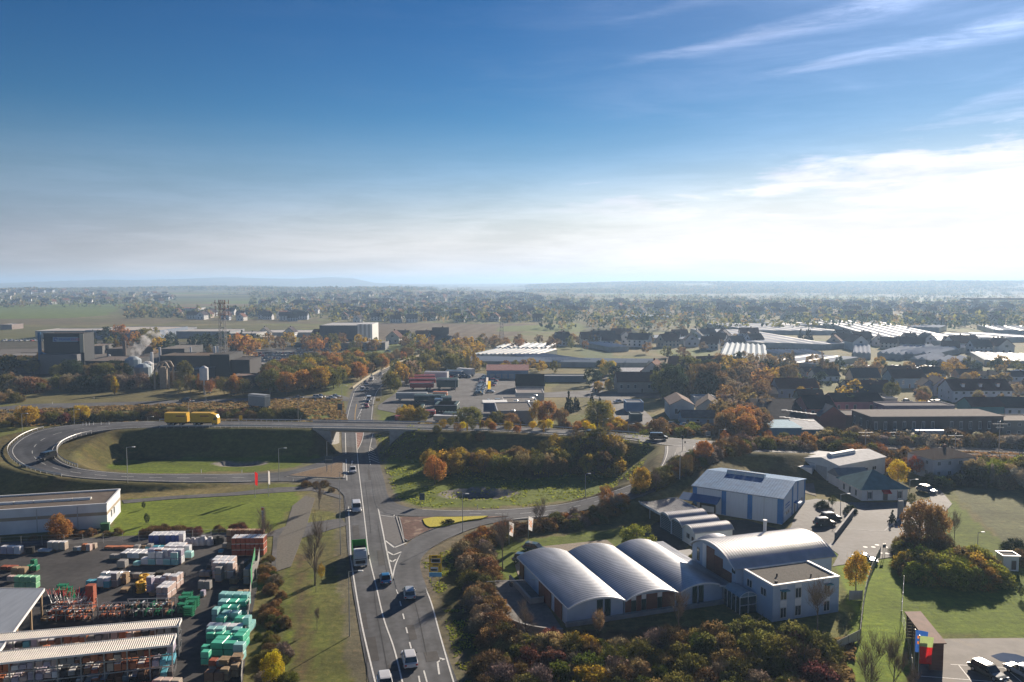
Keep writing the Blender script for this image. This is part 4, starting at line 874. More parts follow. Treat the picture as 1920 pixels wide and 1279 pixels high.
# forecourt, lawn edges, gate
PAVE = material('concrete_paving', (.17, .16, .145), .85, .15, 1.2, coord='Object', bump=.2); SANDP = material('sand_paving', (.24, .20, .15), .9, .16, 1.5); COBBLE = material('grey_setts', (.15, .148, .145), .85, .2, 5)
sheet('forecourt', [(905, 1088), (978, 1088), (1010, 1110), (1060, 1190), (1000, 1195), (935, 1180), (925, 1140)], PAVE, .008)
sheet('parking_bay', [(1012, 1025), (1137, 1012), (1162, 1032), (1010, 1052)], SANDP, .012)
sheet('driveway', [(1000, 1095), (1012, 1052), (980, 1045), (965, 1060), (975, 1092)], SANDP, .016)
gate = thing('sliding_gate', 'wide open-barred sliding gate with round emblem left of the hall', 'gate', (*P(912, 1113), 0), R(6))
b = MB([TRIM]); b.box(0, -.05, 0, .12, .05, 2.0); b.box(8.0, -.05, 0, 8.12, .05, 2.0); b.box(0, -.03, 1.95, 8.12, .03, 2.02); b.obj('gate_frame', parent=gate)
b = MB([DARK]); b.tube((4.0, -.06, 1.35), (4.0, .06, 1.35), .34, .34, 14); b.obj('emblem', parent=gate)
b = MB([TRIM]); 
for i in range(39): b.box(.12 + i * .2, -.015, .1, .14 + i * .2, .015, 1.95)
b.obj('bars', parent=gate)['kind'] = 'stuff'

# fence panels around the annex garden
FPAN = material('fence_board', (.42, .40, .37), .8, .12, 1.0, stretch=(6, 6, .6)); FPOST = material('fence_post', (.30, .29, .27), .7, .1)
def board_fence(pts, h, step, label, mat=None, boards=True, cat='fence', post=FPOST, z=None, name='fence', zp=0.0, drape=False, thick=.04):
    W = [P(u, v, zp) for u, v in pts] if pts and len(pts[0]) == 2 and max(p[1] for p in pts) > 400 else [tuple(p) for p in pts]
    t = thing(name, label, cat, (*W[0], 0)); ox, oy = W[0]
    q = crom(W, step) if len(W) > 2 else np.array([np.array(W[0]) + (np.array(W[1]) - np.array(W[0])) * i / max(1, int(math.hypot(W[1][0] - W[0][0], W[1][1] - W[0][1]) / step)) for i in range(max(1, int(math.hypot(W[1][0] - W[0][0], W[1][1] - W[0][1]) / step)) + 1)])
    pm = MB([post]); pm.box(-.05, -.05, -.3, .05, .05, h + .06); pm = pm.mesh('post'); cnt = 0; rest = MB([mat or FPAN])
    for i in range(len(q)):
        zz = TZ(q[i][0], q[i][1]) if drape else 0
        if i < 300: place('post', pm, t, (q[i][0] - ox, q[i][1] - oy, zz))
        if i + 1 < len(q) and boards:
            d = q[i + 1] - q[i]; ln = float(np.hypot(*d)); 
            if ln < .2: continue
            key = 'fence_panel_%d_%d_%s' % (int(ln * 20), int(h * 10), (mat or FPAN).name); pmz = bpy.data.meshes.get(key)
            if not pmz: bb = MB([mat or FPAN]); bb.box(.05, -thick / 2, .04, int(ln * 20) / 20 - .05, thick / 2, h); pmz = bb.mesh(key)
            place('panel', pmz, t, (q[i][0] - ox, q[i][1] - oy, zz), math.atan2(d[1], d[0]))
    return t
def wire_fence(pts, h, step, label, name='wire_fence', z=0, rails=(1.0,), zp=0.0, world=False, drape=False, col=None, cat='fence'):
    W = [tuple(p) for p in pts] if world else [P(u, v, zp) for u, v in pts]
    q = crom(W, step) if len(W) > 2 else np.array([W[0], W[1]]); t = thing(name, label, cat, (*W[0], 0)); ox, oy = W[0]
    m_ = col or STEEL; pm = MB([m_]); pm.tube((0, 0, -.3), (0, 0, h + .05), .035, .035, 5); pm = pm.mesh('post'); r = MB([m_])
    if len(W) == 2: n = max(1, int(math.hypot(W[1][0] - W[0][0], W[1][1] - W[0][1]) / step)); q = np.array([np.array(W[0]) + (np.array(W[1]) - np.array(W[0])) * i / n for i in range(n + 1)])
    zs = [TZ(*p) if drape else z for p in q]
    for i, p in enumerate(q[:300]): place('post', pm, t, (p[0] - ox, p[1] - oy, zs[i]))
    for i in range(len(q) - 1):
        for rr in rails: r.tube((q[i][0] - ox, q[i][1] - oy, zs[i] + h * rr), (q[i + 1][0] - ox, q[i + 1][1] - oy, zs[i + 1] + h * rr), .018, .018, 3, cap=False)
    r.obj('wire', parent=t)['kind'] = 'stuff'; return t
board_fence([(1533, 1236), (1568, 1222), (1612, 1200)], 1.5, 2.4, 'pale board fence curving round the corner of the annex lawn', boards=True)
board_fence([(1612, 1200), (1616, 1160), (1622, 1118), (1632, 1080), (1650, 1040)], 1.5, 2.4, 'tall thin board fence running between annex lawn and green strip')
board_fence([(1592, 1125), (1616, 1125)], 1.5, 2.1, 'short white board fence behind the annex corner')
wire_fence([(1694, 1098), (1692, 1130), (1690, 1165), (1700, 1200), (1712, 1279)], 1.6, 3, 'thin wire fence along the right edge of the green strip', rails=(1, .6, .2))

# ------------------------------------------------------------------ blue and white industrial hall
A = P(1305, 976); B = (55.9, 161.7)
A = (39.8, 172.2); (x, y), a, LL = frame_at(A, B)
BW = material('pale_cladding', (.56, .60, .65), .6, .06, .8, stretch=(5, 5, .3)); BLU = material('blue_cladding', (.015, .16, .42), .5, .08, 1)
bh = thing('industrial_hall', 'large pale industrial hall with blue corner bands and wide blue-grey roof', 'hall', (x, y, 0), a); WD = 19.4
b = MB([BW]); b.box(0, 0, -.5, LL, WD, 5.35); b.add([(LL, 0, 5.35), (LL, WD, 5.35), (LL, WD / 2, 6.85)], [(0, 1, 2)]); b.add([(0, 0, 5.35), (0, WD, 5.35), (0, WD / 2, 6.85)], [(2, 1, 0)]); b.obj('wall', parent=bh)
BR = roofmat((.13, .25, .42), 'metal'); b = MB([BR]); b.prism([(-.3, 5.32), (WD / 2, 6.85), (WD + .3, 5.32), (WD + .3, 5.5), (WD / 2, 7.05), (-.3, 5.5)], -.3, LL + .3, axis='x'); ro = b.obj('roof', parent=bh, fixn=True)
b = MB([BR])
for i in range(1, 32):
    xx = LL * i / 32; 
    for s_ in (0, 1):
        y0, y1 = (-.3, WD / 2) if not s_ else (WD + .3, WD / 2); b.add([(xx - .03, y0, 5.502), (xx + .03, y0, 5.502), (xx, y0, 5.56), (xx - .03, y1, 7.052), (xx + .03, y1, 7.052), (xx, y1, 7.11)], [(0, 2, 5, 3), (2, 1, 4, 5), (0, 1, 2)])
b.obj('roof_seams', parent=ro)['kind'] = 'stuff'
b = MB([material('blue_grey_trim', (.16, .24, .34), .5, .05)]); b.box(-.34, -.40, 5.28, LL + .34, -.30, 5.48); b.obj('gutter', parent=ro)
for i, x0 in enumerate(np.linspace(4.5, 13.0, 5)[:-1]):
    b = MB([material('dome_plastic', (.62, .62, .58), .35, .08, spec=.6)]); pr = [(WD / 2 - .75, 6.95)] + [(WD / 2 + .75 * math.cos(t), 7.0 + .75 * math.sin(t)) for t in np.linspace(math.pi, 0, 8)] + [(WD / 2 + .75, 6.95)]; b.prism(pr, x0, x0 + 2.0, axis='x'); b.obj('ridge_skylight', parent=ro, fixn=True)
for x0, x1 in ((-.06, .9), (6.4, 7.4), (12.0, 13.0), (18.2, 19.3)): panel(bh, x0, x1, 0, 5.26, 0, BLU, 'blue_band', .07)
for y0, y1 in ((0.0, .9), (7.6, 8.6), (12.2, 13.0), (18.6, 19.5)): b = MB([BLU]); b.box(LL, y0, 0, LL + .07, y1, 5.3 + (1.2 if 7 < y0 < 14 else .15)); b.obj('blue_band', parent=bh)
for i, (x0, x1) in enumerate(((.95, 6.35), (7.45, 11.95), (13.05, 15.4), (15.5, 18.15))): panel(bh, x0, x1, .7, 5.1, 0, BW, 'cladding_panel', .03)
panel(bh, 15.41, 15.49, .2, 5.2, 0, TRIM, 'downpipe', .08)
b = MB([material('blue_roofing', (.02, .13, .32), .5, .1)]); b.prism([(-2.9, 2.75), (-.02, 3.6), (-.02, 3.75), (-2.9, 2.9)], -2.2, 6.3, axis='x'); b.obj('canopy', parent=bh, fixn=True)
for xx in (-2.0, 2.0, 6.1): b = MB([TRIM]); b.tube((xx, -2.7, -.1), (xx, -2.7, 2.8), .08, .08, 6); b.obj('post', parent=bh)
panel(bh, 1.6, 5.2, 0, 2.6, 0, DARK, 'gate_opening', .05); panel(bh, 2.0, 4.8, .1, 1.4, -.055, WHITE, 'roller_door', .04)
for yy in (2.6, 4.2): o = place('window', WINM, bh, (LL + .02, yy, 1.2), math.pi / 2, (1.3, 1, .9))
for yy in (14.0, 16.0): place('window', WINM, bh, (LL + .02, yy, 1.0), math.pi / 2, (1.1, 1, 1.0))
b = MB([TRIM]); b.box(LL + .01, 1.2, 1.9, LL + .12, 7.2, 2.05); b.obj('ledge', parent=bh)
place('door', DOORM, bh, (LL + .02, 9.6, 0), math.pi / 2, (1.1, 1, 2.1))
b = MB([BLU]); b.box(LL, 9.2, 2.3, LL + 1.4, 11.3, 2.45); b.obj('door_canopy', parent=bh)
for k in range(8): b = MB([BLUEP]); b.box(LL + .035, 2.2 + k * .45, 3.3 + (k % 3) * .04, LL + .06, 2.52 + k * .45, 3.62); b.obj('sign_letter', parent=bh)
for k in range(10): b = MB([BLUEP]); b.box(LL + .035, 2.2 + k * .36, 2.75, LL + .06, 2.44 + k * .36, 2.98); b.obj('sign_letter', parent=bh)

# ------------------------------------------------------------------ white warehouse, pavilion, villa
W1 = thing('warehouse', 'pale warehouse with low white gabled roof and skylight hump behind the pavilion', 'warehouse', (76.1, 204, 0), math.atan2(195.5 - 204, 81.3 - 76.1)); LL = 10.0; DD = 19
b = MB([wallmat((.62, .64, .64))]); b.box(0, 0, -.5, LL, DD, 4.4); b.add([(0, 0, 4.4), (LL, 0, 4.4), (LL / 2, 0, 5.5)], [(0, 1, 2)]); b.add([(0, DD, 4.4), (LL, DD, 4.4), (LL / 2, DD, 5.5)], [(2, 1, 0)]); b.obj('wall', parent=W1)
b = MB([roofmat((.50, .51, .52), 'metal')]); b.prism([(-.3, 4.35), (LL / 2, 5.5), (LL + .3, 4.35), (LL + .3, 4.5), (LL / 2, 5.68), (-.3, 4.5)], -.3, DD + .3, axis='y'); ro = b.obj('roof', parent=W1, fixn=True)
for i in range(3): b = MB([material('dome_plastic')]); pr = [(LL / 2 + .9 * math.cos(t), 5.55 + .8 * math.sin(t)) for t in np.linspace(math.pi, 0, 8)]; b.prism(pr, 3 + i * 3.2, 6.1 + i * 3.2); b.obj('ridge_skylight', parent=ro, fixn=True)
panel(W1, 3.4, 6.6, 0, 3.4, 0, material('roller_shutter', (.36, .37, .38), .6, .1), 'roller_door', .06); panel(W1, .2, 3.0, 3.5, 3.7, 0, TRIM, 'ledge', .05)
for i in range(4): place('window', WINM, W1, (LL, 3 + i * 3.5, 1.6), math.pi / 2, (1.8, 1, 1.0))
b = MB([wallmat((.62, .64, .64))]); b.box(-7.5, 3, -.5, -.001, 12, 3.9); b.obj('side_wing', parent=W1); b = MB([roofmat((.50, .51, .52), 'metal')]); b.prism([(-7.8, 3.6), (0.0, 4.42), (0, 4.58), (-7.8, 3.8)], 2.7, 12.3); b.obj('wing_roof', parent=W1, fixn=True)
A = P(1615, 939); B = P(1701, 937); (x, y), a, LL = frame_at(A, B)
pv = house_at(x, y, a, LL, 10.8, 2.6, 3.3, (.70, .68, .66), (.10, .20, .21), 'white pavilion with blue green pyramid roof and red awning over the door', cat='pavilion', name='pavilion', kind='hip', wins=False, chimney=False, over=.6)
for xx in (1.4, 8.6): 
    window(pv, xx, .3, 1.0, 1.8); b = MB([REDPANEL]); b.box(xx - .12, -.05, .2, xx - .02, .0, 2.2); b.box(xx + 1.02, -.05, .2, xx + 1.12, .0, 2.2); b.obj('shutter', parent=pv)
window(pv, 5.0, .02, 1.3, 2.1, mesh=DOORM, name='door')
b = MB([REDP]); b.prism([(-1.1, 1.9), (-.02, 2.5), (-.02, 2.3), (-1.1, 1.75)], 4.7, 6.6, axis='x'); b.obj('awning', parent=pv, fixn=True)
for i in range(3): place('window', WINM, pv, (0, 3.0 + i * 2.8, .4), -math.pi / 2, (.9, 1, 1.6))
for (xx, yy, zz) in ((3.3, 2.6, 4.0), (7.8, 2.9, 4.2)): b = MB([WINGL]); b.add([(0, 0, 0), (.7, 0, 0), (.7, .8, .49), (0, .8, .49), (0, 0, .08), (.7, 0, .08), (.7, .8, .57), (0, .8, .57)], [(4, 5, 6, 7), (0, 1, 5, 4), (1, 2, 6, 5), (3, 0, 4, 7)]); b.obj('roof_window', parent=pv, loc=(xx, yy, 2.6 + yy * .6 - .05))
b = MB([wallmat((.70, .68, .66)), roofmat((.24, .24, .25), 'tile')]); b.box(.5, 10.79, -.3, 8, 17, 2.55); b.cur = 1; b.prism([(10.3, 2.5), (17.4, 2.5), (13.9, 4.4)], .2, 8.3, axis='x'); b.obj('rear_wing', parent=pv, fixn=True)
house(1749, 1828, 899, 862, 842, 9, (.50, .50, .52), (.075, .050, .042), 'detached house with dark hipped roof beside the meadow', vb2=893, kind='hip', storeys=2, cat='house', name='villa')
b = MB([WHITE]); b.box(0, 0, -.3, 2.6, 2.3, 2.5); kk = thing('transformer_kiosk', 'small white transformer kiosk with flat white rimmed roof beside the meadow bushes', 'kiosk', (*P(1880, 1070), 0), R(-4)); b.obj('wall', parent=kk)
b = MB([BAND]); b.box(-.2, -.2, 2.5, 2.8, 0, 2.72); b.box(-.2, 2.3, 2.5, 2.8, 2.5, 2.72); b.box(-.2, 0, 2.5, 0, 2.3, 2.72); b.box(2.6, 0, 2.5, 2.8, 2.3, 2.72); b.obj('roof_rim', parent=kk); b = MB([GRAVEL]); b.box(0, 0, 2.501, 2.6, 2.3, 2.56); b.obj('roof', parent=kk); window(kk, 1.3, .2, .9, 1.7, mesh=DOORM, name='door')
# cycle shelter with flags, bottom right
sh = thing('shelter', 'brown wooden open shelter with a single sloping roof beside the car park', 'shelter', (55.6, 99.4, 0), R(80))
SW = material('brown_boards', (.16, .075, .05), .8, .2, 2, stretch=(.4, .4, 5)); sl = 9.6; sw = 1.7
b = MB([SW]); b.prism([(-.25, 3.65), (sw + .2, 3.45), (sw + .2, 3.57), (-.25, 3.77)], -.2, sl + .3, axis='x'); b.obj('roof', parent=sh, fixn=True)
bm_ = MB([SW]); bm_.box(.02, 0, 0, .46, .05, 3.6); bm_ = bm_.mesh('board')
for i in range(20): place('board', bm_, sh, (i * sl / 20, 0, 0))
b2 = MB([SW]); b2.box(-.04, .05, 0, 0, sw, .40); b2 = b2.mesh('board')
for q in range(8): place('board', b2, sh, (0, 0, q * .43)); place('board', b2, sh, (sl, 0, q * .43))
p_ = MB([SW]); p_.box(-.06, 0, 0, .06, .12, 3.45); p_ = p_.mesh('post')
for i in range(5): place('post', p_, sh, (i * sl / 4 * .98 + .1, sw - .15, 0))
# ------------------------------------------------------------------ painted lines
def line(pts, w, z=.03, dash=None, world=False, name='road_marking', zp=None, mat=None):
    "a painted line through picture points; dash = (on, off) metres"
    W = [tuple(p) + ((z,) if len(p) == 2 else ()) for p in pts] if world else [P(p[0], p[1], (p[2] if len(p) > 2 else 0)) + ((p[2] if len(p) > 2 else 0) + z,) for p in pts]
    q = crom(W, 1.0) if len(W) > 2 else np.array([np.array(W[0]) + (np.array(W[1]) - np.array(W[0])) * i / 12 for i in range(13)])
    seg = np.hypot(*(q[1:, :2] - q[:-1, :2]).T); cum = np.concatenate([[0], np.cumsum(seg)]); total = cum[-1]
    def at(s): i = min(len(q) - 2, max(0, int(np.searchsorted(cum, s) - 1))); t = (s - cum[i]) / max(seg[i], 1e-6); return q[i] + (q[i + 1] - q[i]) * t
    pieces = []
    if dash: s = 0
    if dash:
        while s < total: pieces.append((s, min(total, s + dash[0]))); s += dash[0] + dash[1]
    else: pieces = [(0, total)]
    out = []
    b = MB([mat or WHITEM])
    for s0, s1 in pieces:
        n = max(1, int((s1 - s0) / 1.5)); P_ = [at(s0 + (s1 - s0) * i / n) for i in range(n + 1)]
        for i in range(n):
            a, c = P_[i], P_[i + 1]; d = c[:2] - a[:2]; l_ = np.hypot(*d)
            if l_ < 1e-4: continue
            nx, ny = -d[1] / l_ * w / 2, d[0] / l_ * w / 2; b.quad((a[0] - nx, a[1] - ny, a[2]), (c[0] - nx, c[1] - ny, c[2]), (c[0] + nx, c[1] + ny, c[2]), (a[0] + nx, a[1] + ny, a[2]))
    o = b.obj(name); struct(o); return o
line([(703, 1279), (696, 1250), (677, 1167), (663, 1085), (657, 1040), (655.5, 1000), (652, 935), (650, 900), (648, 850), (647, 812)], .22); line([(712, 1330), (703, 1279)], .22)
line([(754, 1279), (738, 1215), (719, 1160), (705, 1100), (691, 1040), (685, 990), (678, 930), (672, 880), (669, 845), (667, 812)], .20); line([(770, 1340), (754, 1279)], .2)
line([(866, 1325), (850, 1279), (826, 1196), (808, 1130), (794, 1096), (785, 1070), (784, 1050), (790, 1033), (812, 1014), (840, 1002), (880, 989), (960, 974, .1), (1065, 961.5, .8), (1112, 951, 1.7), (1160, 938, 2.7), (1210, 925, 3.8)], .20)
line([(737, 1088), (727, 1045), (718, 1000), (711, 965), (706, 940)], .26)
line([(787, 1282), (780, 1245), (770, 1215), (757, 1160), (746, 1115), (739, 1096)], .2, dash=(2.0, 2.9))
line([(800, 1279), (792, 1250)], .2, dash=(3, 4)); line([(737, 1088), (738, 1072), (745, 1050), (757, 1032), (775, 1017)], .26)
line([(706, 940), (703, 915), (698, 890), (693, 865), (690, 848)], .22, dash=(1.5, 1.6))
line([(706, 940), (725, 952), (745, 958), (775, 962), (800, 963.5)], .18)
for a, c, e in (((722, 1014), (739, 1027), (762, 1018)), ((725, 1034), (737, 1041), (752, 1035)), ((729, 1050), (735, 1054), (742, 1049))):
    line([a, c], .35); line([c, e], .35)
line([(711, 966), (741, 970)], .2); line([(709, 953), (728, 954.5), (724, 962), (712, 960)], .18); line([(728, 954), (740, 960), (738, 968)], .2)
line([(662, 895), (640, 892), (600, 888), (550, 886)], .15) if False else line([(650, 905), (630, 900), (585, 896.5), (537, 893.5)], .15)
for k in range(6): line([(692, 838 + k * 4.5), (700 + k * 2.2, 843 + k * 5.0)], .18)
for k in range(8): line([(667, 812 + k * 3.3), (680 - k * 1.1, 810.5 + k * 3.1)], .16)
line([(681, 810), (680, 820), (676, 832), (670, 843)], .16); line([(699, 812), (694, 835), (692, 846)], .16)
MEDIAN = material('red_median', (.23, .10, .065), .85, .2, 1.5)
struct(sheet('painted_median', [(666, 811), (681, 811), (676, 830), (670, 843), (668, 830)], MEDIAN, .006))
line([(665, 788), (665.5, 775), (668, 758)], .16, mat=YELLOWP); line([(669, 785), (676, 770), (681, 757), (688, 742)], .14)
line([(650, 787), (655, 765), (660, 748), (667, 730), (684, 715), (704, 701), (735, 689)], .16); line([(696, 787), (698, 765), (701, 748), (707, 733), (722, 716), (738, 700)], .16)
line([(673, 787), (678, 765), (684, 742), (694, 724), (708, 708), (732, 693), (756, 683)], .14, dash=(3, 4))
def rl(t, off, zz=.03, dash=None, i0=0, i1=None, w=.15):
    "line along a road ribbon: t across, 0..1"
    r = ROADS[off]; pts = [(r[i, 0] * (1 - t) + r[i, 3] * t, r[i, 1] * (1 - t) + r[i, 4] * t, r[i, 2] + zz) for i in range(i0, len(r) if i1 is None else i1, 2)]
    return line(pts, w, zz, dash, world=True)
rl(.08, 'LOOP'); rl(.92, 'LOOP'); rl(.5, 'LOOP', dash=(3, 3.5), w=.13)
rl(.05, 'RAMP_A', i0=22); rl(.5, 'RAMP_A', dash=(2.5, 3), i0=26, w=.13)
for k in range(9): line([(68 + k * 17 + (k > 4) * k, 871 + k * 3.0 - (k > 3) * (k - 3) * .9, 3.4 - k * .22), (80 + k * 17 + (k > 4) * k, 873 + k * 2.8 - (k > 3) * (k - 3) * .9, 3.3 - k * .22)], .35)
# arrows
def arrow(u, v, turn=True):
    x, y = P(u, v); b = MB([WHITEM]); b.quad((-.12, 0, 0), (.12, 0, 0), (.12, 3.4, 0), (-.12, 3.4, 0))
    if turn: b.quad((-.12, 3.4, 0), (.12, 3.2, 0), (.7, 3.9, 0), (.5, 4.1, 0)); b.add([(.35, 3.55, 0), (1.15, 4.0, 0), (.35, 4.6, 0)], [(0, 1, 2)])
    else: b.add([(-.4, 3.4, 0), (.4, 3.4, 0), (0, 4.6, 0)], [(0, 1, 2)])
    struct(b.obj('arrow_marking', loc=(x, y, .034), rot=R(9)))
arrow(764, 1097); arrow(823, 1265); arrow(659, 871, False); arrow(1298, 868 + 0, False) if False else None
# kerbed islands
def island(name, pts, mat, z=.12, kerb=True, zp=0.0):
    W = [P(u, v, zp) for u, v in pts]; q = crom(W + [W[0]], 1.5)[:-1]; c = q.mean(0)
    if kerb: b = MB([CONC]); b.poly([tuple(c + (p - c) * 1.0) for p in q], zp - .2, zp + z - .004); struct(b.obj(name + '_kerb', fixn=True))
    b = MB([mat]); b.poly([tuple(p - (p - c) / np.hypot(*(p - c)) * .25) for p in q], zp - .2, zp + z + .02); return struct(b.obj(name, fixn=True))
MULCH = material('red_mulch', (.105, .05, .035), .95, .45, 1.6, bump=.6, rust=((.30, .22, .16), .35, .52)); YFL = material('yellow_groundcover', (.42, .36, .010), .9, .3, 3, bump=.5); RED_EARTH = material('dry_shrub_bed', (.16, .105, .055), .95, .35, 2, bump=.6); PAVG = material('grey_pavers', (.12, .115, .112), .8, .15, 1.5)
island('flower_bed', [(747, 970), (780, 970), (850, 970), (930, 969), (955, 969), (905, 973), (862, 979), (828, 987), (795, 999), (764, 1015), (757, 1012), (752, 990)], MULCH, .14)
b = MB([YFL]); q = crom([P(u, v) for u, v in [(792, 976), (815, 972), (850, 972), (915, 970), (905, 974), (870, 979), (830, 988), (806, 991), (796, 985)]], 1.0); b.poly([tuple(p) for p in q], .0, .34); o = b.obj('yellow_flower_cover', fixn=True); o['kind'] = 'stuff'
struct(sheet('paved_island', [(712, 968), (742, 970), (756, 1014), (741, 1023), (722, 1011)], PAVG, .020))
b = MB([CONC]); A = P(742.5, 969); B = P(757, 1017); (x, y), a, LL = frame_at(A, B); b.box(0, -.12, 0, LL, .12, .14); struct(b.obj('kerb', loc=(x, y, 0), rot=a))
island('triangle_island', [(540, 892.5), (582, 881.5), (612, 874.5), (640, 866), (643, 880), (643, 896), (612, 896), (580, 895)], RED_EARTH, .14)
b = MB([CONC]); A = P(644, 869); B = P(645, 897); (x, y), a, LL = frame_at(A, B); b.box(0, -.35, 0, LL, .35, .16); struct(b.obj('kerb', loc=(x, y, 0), rot=a))
bl = np_mesh('leaf_hump', *leaves(crown_points(np.random.default_rng(3), 'bush', 4000, 50) * np.array([3.4, 2.2, 2.1]), .11, np.random.default_rng(4)), [LEAF])
x, y = P(828, 983); tag(place('dome_bush', bl, None, (x + 1.2, y, .1), .3, .48, (.016, .022, .010)), 'dark clipped dome bush on the yellow flower bed', 'bush')
island('traffic_island', [(1268, 840), (1283, 838), (1286, 850), (1278, 866), (1268, 868), (1264, 855)], PAVG, .13, zp=6.3)

for (a, c, w) in (((700, 1240), (693, 1195), 1.5), ((716, 1060), (712, 1032), 1.2), ((668, 1010), (666, 985), 1.3), ((775, 1200), (768, 1172), 1.1), ((696, 900), (693, 880), 1.4), ((745, 1258), (742, 1245), 2.2), ((684, 1180), (680, 1150), .9), ((812, 1240), (806, 1222), 1.8), ((655, 850), (655, 838), 1.6)): line([a, c], w, .022, mat=ASPH2, name='asphalt_patch')
for q in ([(690, 1279), (686, 1230), (681, 1190), (672, 1150)], [(730, 1279), (716, 1200), (706, 1150), (700, 1100)], [(800, 1230), (785, 1160), (772, 1110)], [(695, 1000), (690, 950), (684, 905)], [(660, 960), (658, 900), (656, 850)], [(727, 1085), (718, 1040), (708, 985)]): line(q, .09, .023, mat=DARK, name='crack_seal')
# ------------------------------------------------------------------ bridge
r = ROADS['LOOP']; br = [p for p in r if ABUT_L - 9 < (p[0] + p[3]) / 2 < ABUT_R + 9]; br = sorted(br, key=lambda p: p[0])
def off(p, k):      # widen the section by k metres each side
    d = np.array([p[0] - p[3], p[1] - p[4]]); d = d / np.hypot(*d); return (p[0] + d[0] * k, p[1] + d[1] * k), (p[3] - d[0] * k, p[4] - d[1] * k)
bridge = thing('road_bridge', 'concrete road bridge carrying the upper road across the main road', 'bridge', (0, 0, 0))
def sweep(parent, name, rows_, mat):
    b = MB([mat]); k = len(rows_[0]); vs = [p for rw in rows_ for p in rw]; fs = []
    for i in range(len(rows_) - 1):
        for j in range(k): fs.append((i * k + j, i * k + (j + 1) % k, (i + 1) * k + (j + 1) % k, (i + 1) * k + j))
    fs += [tuple(range(k)), tuple(range((len(rows_) - 1) * k, len(rows_) * k))]; b.add(vs, fs); return b.obj(name, parent=parent, fixn=True)
rows_ = []
for p in br:
    a, c = off(p, .9); z = p[2]; a2, c2 = off(p, -.6); rows_.append([(a[0], a[1], z - .02), (c[0], c[1], z - .02), (c[0], c[1], z - .45), (c2[0], c2[1], z - 1.25), (a2[0], a2[1], z - 1.25), (a[0], a[1], z - .45)])
sweep(bridge, 'deck', rows_, CONC)
for s_ in (0, 1):
    rows_ = []
    for p in br:
        o1 = off(p, 1.0)[s_]; o2 = off(p, .55)[s_]; z = p[2]; rows_.append([(o1[0], o1[1], z - .30), (o2[0], o2[1], z - .01), (o2[0], o2[1], z + .22), (o1[0], o1[1], z + .22)])
    sweep(bridge, 'parapet_kerb', rows_, CONC)
for xa, xb in ((ABUT_L - 9.5, ABUT_L), (ABUT_R, ABUT_R + 9.5)):
    pa = min(br, key=lambda p: abs(p[0] - (xa + xb) / 2)); ys = sorted([pa[1], pa[4]]); zt = pa[2] - 1.2
    b = MB([CONC]); b.box(xa, ys[0] - .2, -.8, xb, ys[1] + .2, zt); b.obj('abutment', parent=bridge)
    for yy in (ys[0] - .62, ys[1] + .2): b = MB([CONC]); b.box(xa, yy, -.8, xb, yy + .40, pa[2] - .32); b.obj('wing_wall', parent=bridge)
# ------------------------------------------------------------------ guard rails
GR = material('guard_rail_steel', (.50, .50, .50), .45, .12, 2, metal=.5)
def guard(key, side, i0, i1, label, k=.55, rail_h=.68, white=False):
    r = ROADS[key][i0:i1]; t = thing('guard_rail', label, 'guard rail', (r[0][0], r[0][1], r[0][2])); ox, oy, oz = r[0][0], r[0][1], r[0][2]; pts = []
    for p in r: o_ = off(p, k)[side]; pts.append((o_[0] - ox, o_[1] - oy, p[2] - oz))
    rows_ = [[(p[0], p[1], p[2] + rail_h), (p[0] + .06, p[1], p[2] + rail_h - .08), (p[0], p[1], p[2] + rail_h - .3), (p[0] - .04, p[1] - .04, p[2] + rail_h - .15)] for p in pts]
    sweep(t, 'rail', rows_, WHITE if white else GR); pm = MB([GR]); pm.box(-.05, -.05, -.3, .05, .05, rail_h - .02); pm = pm.mesh('post')
    for j, p in enumerate(pts[:300]): place('post', pm, t, p)
LN = len(ROADS['LOOP'])
def idx(key, u): r = ROADS[key]; us = [proj((p[0] + p[3]) / 2, (p[1] + p[4]) / 2, p[2])[0] for p in r]; return us
usL = idx('LOOP', 0); i_j = next(i for i, u in enumerate(usL) if u < 1200); i_l = next(i for i, u in enumerate(usL) if u < 290); i_b = next(i for i, u in enumerate(usL) if u < 90)
guard('LOOP', 0, i_j, i_l, 'long guard rail on the far side of the upper road'); guard('LOOP', 1, i_j, i_l, 'long guard rail on the near side of the upper road')
guard('LOOP', 0, i_b - 2, LN - 20, 'guard rail round the outer side of the loop road'); guard('LOOP', 1, i_b - 8, i_b + 22, 'guard rail round the inner side of the loop road')
guard('LOOP', 0, 2, i_j - 22, 'guard rail behind the junction on the far side'); guard('RAMP_A', 0, 70, len(ROADS['RAMP_A']) - 12, 'guard rail on the inner side of the right hand ramp') if len(ROADS['RAMP_A']) > 90 else None
board_fence([(661, 729), (686, 711), (711, 697), (745, 682), (786, 668)], 1.1, 4.0, 'pale noise barrier along the left side of the distant main road', mat=material('barrier_board', (.40, .35, .24), .8, .1))
# marker posts
dp = MB([WHITE, BLACKP]); dp.box(-.06, -.04, 0, .06, .04, .8); dp.cur = 1; dp.box(-.061, -.041, .8, .061, .041, .92); dp.cur = 0; dp.box(-.06, -.04, .92, .06, .04, 1.0); dp = dp.mesh('marker_post')
for (u, v, z) in ((377, 887, .9), (453, 887, .1), (549, 903, 0), (98, 758, 0), (176, 748, 0), (155, 799, 6.5), (161, 798, 6.5), (167, 797.5, 6.5), (175, 797, 6.5), (189, 796.5, 6.5), (204, 796, 6.5), (895, 955, 0), (563, 790, 6.5), (700, 792, 6.5), (860, 795, 6.5)): 
    x, y = P(u, v, z); tag(place('marker_post', dp, None, (x, y, z)), 'white roadside marker post with black band', 'post', 'roadside marker posts')
